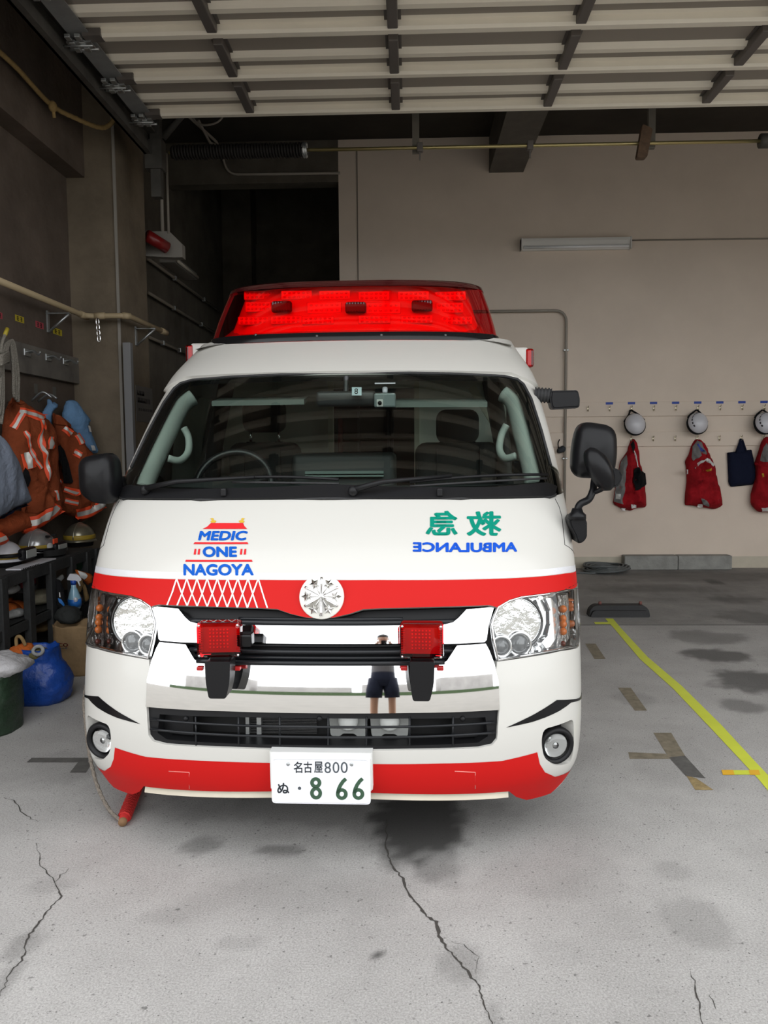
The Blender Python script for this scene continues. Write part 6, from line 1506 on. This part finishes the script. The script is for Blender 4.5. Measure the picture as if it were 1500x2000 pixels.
hang('black straps hanging under the gloves near the ambulance', [(148, 1182), (166, 1180), (178, 1178), (178, 1196), (170, 1200), (160, 1208), (150, 1204)], M_blackc, XB+.05, .02, 'straps', 'strap_bunch', seed=12)
blob('green_can', 151, 1105, XB-.11, (.035, .05, .045), mat('green_enamel', (.02, .12, .055), .35), 'dark green round can on the bench shelf end', 'can', 2)
blob('grey_canister', 164, 1103, XB-.08, (.04, .05, .055), M_greyc, 'grey blue round canister right of the green can', 'canister', 6)
blob('dark_bag', 135, 1200, XB+.10, (.08, .09, .06), cloth_mat('charcoal_cloth', (.035, .037, .036)), 'charcoal bag bulging under the spray bottle', 'bag', 17)
# ---- bags on the floor
M_bluebag = mat('blue_tarp', (.008, .06, .33), .38, bump=.5, bscale=22, var=.25, vscale=18)
def sack(name, px0, px1, pyb, pyt, depth, m, label, seed, prof, parent=None, amp=.10):
    """standing soft bag: rings follow a width profile, creased by noise"""
    b0 = atZ((px0+px1)/2, pyb); Y = b0.y+depth*.45; xl_ = atY(px0, pyb, Y).x; xr_ = atY(px1, pyb, Y).x; zt_ = atY((px0+px1)/2, pyt, Y).z; cx = (xl_+xr_)/2; w_ = (xr_-xl_)/2
    bm = B(); V = []; n = 40; M = 22
    for j in range(M+1):
        f = j/M; k = prof(f); row = []
        for i in range(n):
            a = i*2*math.pi/n; c_ = math.cos(a); s_ = math.sin(a); rx = w_*k*math.copysign(abs(c_)**.75, c_); ry = depth/2*k*math.copysign(abs(s_)**.75, s_)
            nz_ = 1+amp*noise.noise((c_*2.2+seed, s_*2.2, f*4))+amp*.5*noise.noise((c_*6+seed, s_*6, f*11))
            row.append(bm.verts.new((cx+rx*nz_, Y+ry*nz_, f*zt_+(.02*noise.noise((c_*3, s_*3, seed)) if j == M else 0))))
        V.append(row)
    for j in range(M):
        for i in range(n): bm.faces.new((V[j][i], V[j][(i+1) % n], V[j+1][(i+1) % n], V[j+1][i]))
    bm.faces.new(V[0][::-1])
    # inner lip and dark mouth
    I = [bm.verts.new(Vector((cx+(v.co.x-cx)*.93, Y+(v.co.y-Y)*.93, v.co.z-.01))) for v in V[-1]]; J = [bm.verts.new(Vector((cx+(v.co.x-cx)*.85, Y+(v.co.y-Y)*.85, v.co.z-zt_*.3))) for v in V[-1]]
    for r0, r1 in ((V[-1], I), (I, J)):
        for i in range(n): bm.faces.new((r0[i], r0[(i+1) % n], r1[(i+1) % n], r1[i]))
    bm.faces.new(J); bmesh.ops.recalc_face_normals(bm, faces=bm.faces[:])
    o = obj(name, bm, m, parent, smooth=True)
    if label: tag(o, label, 'bag')
    return o, Vector((cx, Y, zt_)), w_
o, c, w_ = sack('tarp_bag', 20, 137, 1382, 1262, .30, M_bluebag, 'shiny blue tarpaulin bag full of gear on the floor by the bench', 3, lambda f: (.80+.30*math.sin(min(f*1.35, 1)*math.pi)**.8)*(1-.20*f))
blob('strap_gear', c+Vector((-.08, -.02, -.02)), 0, 0, (.07, .09, .04), M_oran, 'orange strap gear sticking out of the blue bag', 'straps', 31)
blob('strap_gear', c+Vector((.02, -.05, -.03)), 0, 0, (.06, .06, .035), cloth_mat('olive_strap', (.16, .14, .06)), 'olive strap gear sticking out of the blue bag', 'straps', 37)
bm = B(); q = c+Vector((-.09, -.06, .0)); tube(bm, smooth_path([q, q+Vector((.0, 0, .06)), q+Vector((.03, -.01, .07)), q+Vector((.05, 0, .02))], 5), .010, 8); tag(obj('webbing_loop', bm, M_tan), 'tan webbing loop standing up out of the blue bag', 'strap')
bm = B(); q = c+Vector((.05, -.10, -.0)); tube(bm, [q+Vector((.028*math.cos(a), .01*math.sin(a), .022*math.sin(a))) for a in [i*math.pi/8 for i in range(16)]], .010, 8, closed=True); tag(obj('rope_ring', bm, M_wglove), 'white rope ring on the rim of the blue bag', 'rope')
o, c, w_ = sack('paper_bag', 112, 188, 1321, 1217, .20, mat('brown_paper', (.24, .155, .075), .8, bump=.5, bscale=14, var=.2, vscale=10), 'crumpled brown paper shopping bag with red logo behind the blue bag', 9, lambda f: .97+.05*f, amp=.05)
yf = c.y-.122; a_ = atY(107, 1255, yf-.006)
lg = text_on('shop_logo', 'COSTCO', (atY(82, 1263, yf-.012).x, yf-.012, atY(100, 1263, yf-.012).z), (1, 0, .0), (0, 0, 1), (atY(133, 1260, yf).x-atY(82, 1260, yf).x), .022, mat('logo_red', (.62, .02, .05), .5), o, .03)
text_on('shop_logo_line', 'WHOLESALE', (atY(92, 1268, yf-.012).x, yf-.012, atY(100, 1267, yf-.012).z), (1, 0, 0), (0, 0, 1), (atY(131, 1260, yf).x-atY(92, 1260, yf).x), .008, mat('logo_blue', (.02, .06, .35), .5), o, .02)
o, c, w_ = sack('green_bag', -52, 38, 1442, 1312, .30, mat('dark_green_tarp', (.016, .035, .018), .4, bump=.4, bscale=25, var=.3), 'dark green bag with white cloth on top at the left edge', 5, lambda f: .95+.06*f, amp=.06)
blob('white_cloth', c+Vector((.03, 0, .035)), 0, 0, (.14, .15, .06), cloth_mat('white_cloth', (.50, .49, .50), var=.1), 'white cloth bundle bulging out of the dark green bag', 'cloth', 41)
# ---- wheel chock handle and its rope under the bumper
q0 = atZ(240, 1604, .018); q1 = atZ(266, 1540, .018)
t = thing('wheel_chock', 'red wrapped chock handle on the floor under the bumper with a braided cord', 'chock', tuple(q0))
d = (q1-q0).normalized(); q1 = q0+d*.55
bm = B(); tube(bm, [q0, q0+d*.05, q1], [.017, .022, .022], 10)
for k in range(60): a = q0+d*(.03+.0085*k); 
tube(bm, [q0+d*(.03+.5*i/500)+Vector((d.y*math.cos(i*.75), -d.x*math.cos(i*.75), math.sin(i*.75)))*.021 for i in range(500)], .006, 5)
obj('handle', bm, mat('red_cord_wrap', (.42, .012, .010), .8), t)
bm = B(); tube(bm, [q0-d*.012, q0+d*.02], [.016, .018], 10); obj('handle_tip', bm, mat('worn_wood', (.20, .11, .05), .8), t)
bm = B(); prism(bm, [(-.10, 0), (.10, 0), (.10, .06), (-.02, .15)], q1+Vector((-.07, 0, -.018)), (0, 1, 0), (0, 0, 1), (.14, 0, 0)); obj('wedge', bm, M_rubber, t)
pts = [q0, atY(232, 1600, q0.y+.01), atY(212, 1580, q0.y+.04), atY(193, 1543, q0.y+.08), atY(180, 1500, q0.y+.12), atY(172, 1455, q0.y+.18), atY(167, 1410, q0.y+.24), atY(164, 1370, q0.y+.30), atY(170, 1330, q0.y+.42)]
bm = B(); P = smooth_path(pts, 10); tube(bm, P, .0065, 6)
for k in range(2): tube(bm, [p+Vector((.005*math.cos(i*1.1+k*3.1), 0, .005*math.sin(i*1.1+k*3.1))) for i, p in enumerate(P)], .0045, 5)
obj('cord', bm, mat('grey_braided_cord', (.20, .17, .14), .9, var=.5, vscale=120), t)
# ---- back wall: helmets, red jackets, tote
def wall_helmet(px, py, hookpx, label, ang, band):
    c = atY(px, py, YB-.14); hk = atY(hookpx, 800, YB-.06); t = thing('white_helmet', label, 'helmet', (c.x, YB-.02, c.z), 'white helmets on the back wall')
    R_ = .128; M = Matrix.Translation(c) @ Matrix.Rotation(math.radians(ang), 4, 'Y') @ Matrix.Rotation(math.radians(68), 4, 'X')
    bm = B(); dome(bm, (0, 0, 0), R_*.9, R_*1.0, R_*.85); bmesh.ops.transform(bm, matrix=M, verts=bm.verts); obj('shell', bm, M_hwhite, t)
    bm = B(); lathe(bm, [(1.0, -.03), (1.05, -.01), (1.06, .006), (1.02, .014), (.98, .014)], (0, 0, 0), (0, 0, 1), 28, sx=R_*.9, sy=R_); bmesh.ops.transform(bm, matrix=M, verts=bm.verts); obj('dark_brim', bm, M_blackc, t)
    bm = B(); dome(bm, (0, 0, 0), R_*.86, R_*.96, -.05); bmesh.ops.transform(bm, matrix=M, verts=bm.verts); obj('liner', bm, M_blackc, t)
    bm = B()
    for sg in (-1, 1): tube(bm, smooth_path([M @ Vector((sg*R_*.9, R_*.35, 0)), (c.x+sg*.06, YB-.09, c.z+.11), (hk.x+sg*.004, YB-.055, hk.z-.005)], 5), .010, 6)
    tube(bm, [(c.x+.05, YB-.09, c.z+.10), (c.x-.05, YB-.09, c.z+.10)], .008, 6); obj('chin_strap', bm, M_blackc, t)
    if band:
        bm = B()
        for k in range(6):
            a = math.radians(120+22*k); p = Vector((R_*.9*math.cos(a)*.80, R_*math.sin(a)*.80, R_*.56)); bmesh.ops.create_cube(bm, size=1, matrix=Matrix.Translation(p*1.0) @ Matrix.Rotation(a, 4, 'Z') @ Matrix.Diagonal((.004, .022, .03, 1)))
        bmesh.ops.transform(bm, matrix=M, verts=bm.verts); obj('marking_row', bm, mat('grey_marking', (.08, .08, .09), .6), t)
    return t
wall_helmet(1240, 829, 1232, 'white helmet hanging by its strap, nearest the ambulance', -4, False)
wall_helmet(1362, 827, 1361, 'white helmet with dark marking row hanging above the middle red jacket', 14, True)
wall_helmet(1493, 827, 1490, 'white helmet hanging at the right edge of the photo', 14, True)
def PW(off=.03): return Plane((0, YB-off, 0), (1, 0))
g = hung(Garment('red_jacket', [(1227, 872), (1233, 857), (1239, 857), (1245, 866), (1248, 885), (1250, 905), (1255, 920), (1260, 950), (1262, 991), (1243, 992), (1232, 998), (1213, 993), (1197, 984), (1200, 962), (1206, 930), (1211, 902), (1222, 886), (1226, 880)], PW(), .11, M_redj, .09, .11, 19, 2, .03), 'red jacket with grey lining and black pouch, nearest the ambulance', 'jacket', 'red jackets on the back wall')
g.add('grey_lining', [(1200, 965), (1207, 930), (1212, 903), (1223, 888), (1225, 900), (1222, 930), (1217, 985), (1199, 980)], M_liner, .010); g.add('black_pouch', [(1238, 915), (1246, 912), (1250, 918), (1259, 924), (1261, 945), (1250, 955), (1238, 958), (1235, 940)], M_blackc, .03); g.add('white_label', [(1203, 964), (1212, 965), (1211, 975), (1202, 974)], M_wtag, .012)
g.add('white_hem_tag', [(1232, 985), (1242, 986), (1242, 992), (1233, 993)], M_wtag, .014); g.add('white_hem_tag', [(1214, 992), (1222, 993), (1221, 998), (1214, 997)], M_wtag, .016); g.add('white_trim', [(1237, 880), (1239, 880), (1248, 915), (1246, 916)], M_wtag, .014); g.add('hood_shadow_lining', [(1230, 868), (1236, 860), (1240, 875), (1236, 886)], M_blackc, .016)
g = hung(Garment('red_jacket', [(1337, 902), (1345, 888), (1350, 870), (1358, 857), (1368, 858), (1378, 868), (1384, 884), (1394, 906), (1399, 930), (1406, 958), (1411, 988), (1396, 995), (1385, 993), (1366, 990), (1350, 987), (1337, 987), (1338, 965), (1341, 940), (1340, 912)], PW(), .11, M_redj, .09, .12, 19, 5, .03), 'red jacket with pale hood lining and white chest band, between the other two', 'jacket', 'red jackets on the back wall')
g.add('hood_lining', [(1350, 893), (1352, 872), (1361, 860), (1370, 864), (1379, 882), (1380, 887), (1370, 888), (1353, 900)], M_liner, .012); g.add('hood_writing', [(1360, 868), (1363, 866), (1374, 882), (1369, 882)], mat('blue_writing', (.03, .06, .30), .6), .016); g.add('chest_band', [(1356, 914), (1366, 901), (1380, 894), (1395, 908), (1392, 911), (1378, 900), (1368, 905), (1360, 917)], M_wtag, .016)
g.add('yellow_embroidery', [(1372, 920), (1388, 914), (1389, 916), (1374, 922)], mat('yellow_thread', (.55, .35, .03), .6), .01); g.add('white_hem_tag', [(1362, 985), (1371, 985), (1371, 991), (1363, 991)], M_wtag, .016); g.add('grey_lining', [(1368, 972), (1380, 978), (1384, 990), (1372, 985)], M_liner, .012); g.add('sleeve_tag', [(1340, 917), (1343, 917), (1343, 926), (1340, 926)], M_wtag, .016)
g = hung(Garment('red_jacket', [(1473, 905), (1480, 885), (1487, 862), (1495, 852), (1515, 856), (1530, 885), (1540, 940), (1545, 995), (1510, 1000), (1480, 1000), (1466, 985), (1467, 960), (1475, 935), (1476, 915)], PW(.08), .11, M_redj, .09, .11, 19, 8, .03), 'red jacket cut by the right edge beside the navy tote bag', 'jacket', 'red jackets on the back wall')
g.add('pale_lining', [(1484, 900), (1490, 875), (1496, 865), (1503, 880), (1500, 902), (1490, 902)], M_liner, .012); g.add('white_hem_tag', [(1486, 992), (1499, 991), (1499, 999), (1487, 999)], M_wtag, .016); g.add('yellow_embroidery', [(1487, 925), (1491, 924), (1492, 931), (1489, 932)], mat('yellow_thread', (.55, .35, .03), .6), .01)
g = hung(Garment('tote_bag', [(1420, 884), (1468, 878), (1480, 938), (1468, 947), (1428, 951), (1423, 945)], PW(.026), .045, M_navy, .06, .012, 9, 3, .03, rn=.012), 'dark navy cloth tote bag hanging from the lower hook board', 'bag')
bm = B(); a_, c_, e_ = PW(.05).at(*PW(.05).ab(1438, 884)), PW(.05).at(*PW(.05).ab(1448, 858)), PW(.05).at(*PW(.05).ab(1457, 881)); tube(bm, [a_, c_+Vector((-.01, 0, 0)), c_+Vector((.01, 0, 0)), e_], .012, 6); prism(bm, [(0, 0), (e_.x-a_.x, 0), ((e_.x-a_.x)/2, (c_.z-a_.z)*.95)], a_, (1, 0, 0), (0, 0, 1), (0, .008, 0)); obj('handle', bm, M_navy, g.o)
g = hung(Garment('dark_bundle', [(1088, 877), (1098, 870), (1105, 873), (1104, 882), (1092, 886), (1088, 884)], PW(.05), .05, cloth_mat('slate_cloth', (.05, .055, .062)), .04, .01, 9, 3, .02, rn=.01), 'small slate grey bundle hanging from a hook right beside the ambulance', 'bundle')
bm = B(); tube(bm, smooth_path([PW(.06).at(*PW(.06).ab(1091, 876)), PW(.06).at(*PW(.06).ab(1090, 866)), PW(.06).at(*PW(.06).ab(1093, 858))], 4), .006, 6); obj('hanging_loop', bm, M_blackc, g.o)

# ================================================================== WHAT THE CHROME MIRRORS: street side and the person with the phone
M_far = mat('far_building', (.42, .40, .38), .8, var=.2, vscale=.3)
bm = B()
for x0, x1, h_ in ((-45, -22, 5.5), (-20, -4, 3.6), (-2, 14, 4.4), (17, 40, 6.0)): bx(bm, x0, x1, -62, -56, 0, h_)
struct('street_buildings', bm, M_far)  # row of far buildings across the street, out of view
bm = B(); bx(bm, -50, 50, -52, -51, 0, 1.3); struct('street_hedge', bm, mat('hedge_green', (.06, .10, .04), .9, var=.5, vscale=3))  # far hedge across the street, out of view behind the camera
per = thing('person', 'person in navy shorts holding up a phone, mirrored in the chrome bumper', 'person', (.03, -.34, 0))
def limb(bm, pts, rad): tube(bm, smooth_path(pts, 4), [r for i in range(len(rad)-1) for r in [rad[i]+(rad[i+1]-rad[i])*k/4 for k in range(4)]]+[rad[-1]], 14)
M_skin = mat('skin', (.50, .28, .18), .55)
X0p, Y0p = .03, -.34
# one continuous body grown from a joint skeleton
J = {'pelvis': ((0, 0, .93), .125), 'waist': ((0, .0, 1.08), .115), 'chest': ((0, .0, 1.28), .135), 'neckb': ((0, .0, 1.43), .062), 'neck': ((0, .015, 1.49), .052), 'head0': ((0, .03, 1.565), .072), 'head1': ((0, .025, 1.65), .085), 'head2': ((0, .02, 1.72), .055)}
E_ = [('pelvis', 'waist'), ('waist', 'chest'), ('chest', 'neckb'), ('neckb', 'neck'), ('neck', 'head0'), ('head0', 'head1'), ('head1', 'head2')]
for sg, n_ in ((-1, 'l'), (1, 'r')):
    J.update({'hip'+n_: ((sg*.10, 0, .88), .095), 'thigh'+n_: ((sg*.115, .01, .68), .078), 'knee'+n_: ((sg*.12, .015, .48), .056), 'calf'+n_: ((sg*.125, -.015, .34), .056), 'ankle'+n_: ((sg*.125, -.02, .10), .036), 'heel'+n_: ((sg*.13, -.01, .05), .038), 'toe'+n_: ((sg*.14, .13, .035), .030),
              'sho'+n_: ((sg*.17, 0, 1.39), .062), 'elb'+n_: ((sg*.26, .10, 1.16), .040), 'wri'+n_: ((sg*.095, .27, 1.385), .028), 'palm'+n_: ((sg*.075, .295, 1.425), .030)})
    E_ += [('pelvis', 'hip'+n_), ('hip'+n_, 'thigh'+n_), ('thigh'+n_, 'knee'+n_), ('knee'+n_, 'calf'+n_), ('calf'+n_, 'ankle'+n_), ('ankle'+n_, 'heel'+n_), ('heel'+n_, 'toe'+n_), ('chest', 'sho'+n_), ('sho'+n_, 'elb'+n_), ('elb'+n_, 'wri'+n_), ('wri'+n_, 'palm'+n_)]
    for k in range(4):
        z = 1.462-.018*k; J['fa%d%s' % (k, n_)] = ((sg*.088, .315, z), .0095); J['fb%d%s' % (k, n_)] = ((sg*.082, .335, z+.004), .009); J['fc%d%s' % (k, n_)] = ((sg*(.066-.004*(k == 3)), .337, z+.005), .008)
        E_ += [('palm'+n_, 'fa%d%s' % (k, n_)), ('fa%d%s' % (k, n_), 'fb%d%s' % (k, n_)), ('fb%d%s' % (k, n_), 'fc%d%s' % (k, n_))]
    J['ta'+n_] = ((sg*.070, .285, 1.455), .011); J['tb'+n_] = ((sg*.052, .292, 1.472), .0095); E_ += [('palm'+n_, 'ta'+n_), ('ta'+n_, 'tb'+n_)]
me = bpy.data.meshes.new('body'); names = list(J); me.from_pydata([Vector(J[k][0])+Vector((X0p, Y0p, 0)) for k in names], [(names.index(a), names.index(c)) for a, c in E_], [])
bo = bpy.data.objects.new('body', me); COL.objects.link(bo); me.materials.append(M_skin)
sk = bo.modifiers.new('skin', 'SKIN'); sk.use_smooth_shade = True
for k, v in zip(names, me.skin_vertices[0].data): v.radius = (J[k][1], J[k][1]); v.use_root = (k == 'pelvis')
sb = bo.modifiers.new('sub', 'SUBSURF'); sb.levels = 2; sb.render_levels = 2
dg = bpy.context.evaluated_depsgraph_get(); m2 = bpy.data.meshes.new_from_object(bo.evaluated_get(dg)); bpy.data.objects.remove(bo)
body_ = obj('body', m2, None, per)
if not m2.materials: m2.materials.append(M_skin)
for p in m2.polygons: p.use_smooth = True
def shf(p): return Vector(p)+Vector((X0p, Y0p, 0))
bm = B(); lathe(bm, [(.150, .86), (.165, .93), (.150, 1.06), (.165, 1.22), (.175, 1.34), (.11, 1.43), (.075, 1.455)], shf((0, 0, 0)), (0, 0, 1), 24, sx=1.05, sy=.78)
for sg in (-1, 1): limb(bm, [shf((sg*.13, 0, 1.37)), shf((sg*.20, .03, 1.31)), shf((sg*.235, .07, 1.22))], [.085, .072, .062])
obj('shirt', bm, cloth_mat('grey_tee', (.22, .22, .23)), body_, smooth=True)
bm = B(); lathe(bm, [(.150, .80), (.168, .90), (.155, 1.0)], shf((0, 0, 0)), (0, 0, 1), 24, sx=1.06, sy=.80)
for sg in (-1, 1): tube(bm, [shf((sg*.085, 0, .92)), shf((sg*.115, .01, .72)), shf((sg*.125, .015, .52))], [.115, .112, .108], 16)
obj('shorts', bm, cloth_mat('navy_shorts', (.018, .022, .04)), body_, smooth=True)
for sg in (-1, 1):
    bm = B(); ball(bm, shf((sg*.135, .055, .045)), (.052, .145, .052), 18, 12)
    for v in bm.verts: v.co.z = max(v.co.z, .012)
    sh = obj('shoe', bm, cloth_mat('navy_shoe', (.02, .025, .05)), body_, smooth=True)
    bm = B(); ball(bm, shf((sg*.135, .055, .012)), (.055, .148, .012), 18, 8); obj('sole', bm, M_white, sh)
    bm = B(); tube(bm, [shf((sg*.127, -.015, .08)), shf((sg*.126, -.02, .14))], [.042, .040], 14); obj('sock', bm, M_wtag, body_)
bm = B(); ball(bm, shf((0, .005, 1.685)), (.082, .096, .085), 20, 14)
for v in bm.verts:
    if v.co.z < 1.66 and v.co.y > Y0p+.03: v.co.y = Y0p+.03
obj('hair', bm, mat('black_hair', (.012, .010, .009), .6), body_, smooth=True)
for sg in (-1, 1):
    bm = B(); ball(bm, shf((sg*.030, .103, 1.628)), (.013, .008, .008), 10, 8); obj('eye', bm, M_white, body_)
    bm = B(); ball(bm, shf((sg*.083, .02, 1.615)), (.010, .022, .032), 10, 8); obj('ear', bm, M_skin, body_)
bm = B(); ball(bm, shf((0, .115, 1.60)), (.013, .018, .024), 10, 8); obj('nose', bm, M_skin, body_)
bm = B(); ball(bm, shf((0, .105, 1.562)), (.024, .008, .007), 10, 8); obj('mouth', bm, mat('lips', (.35, .12, .10), .5), body_)
bm = B(); box(bm, (X0p, -.022, 1.42), (.075, .008, .15), bev=.003); tag(obj('phone', bm, M_blackgloss), 'black phone held up by the person in navy shorts', 'phone')
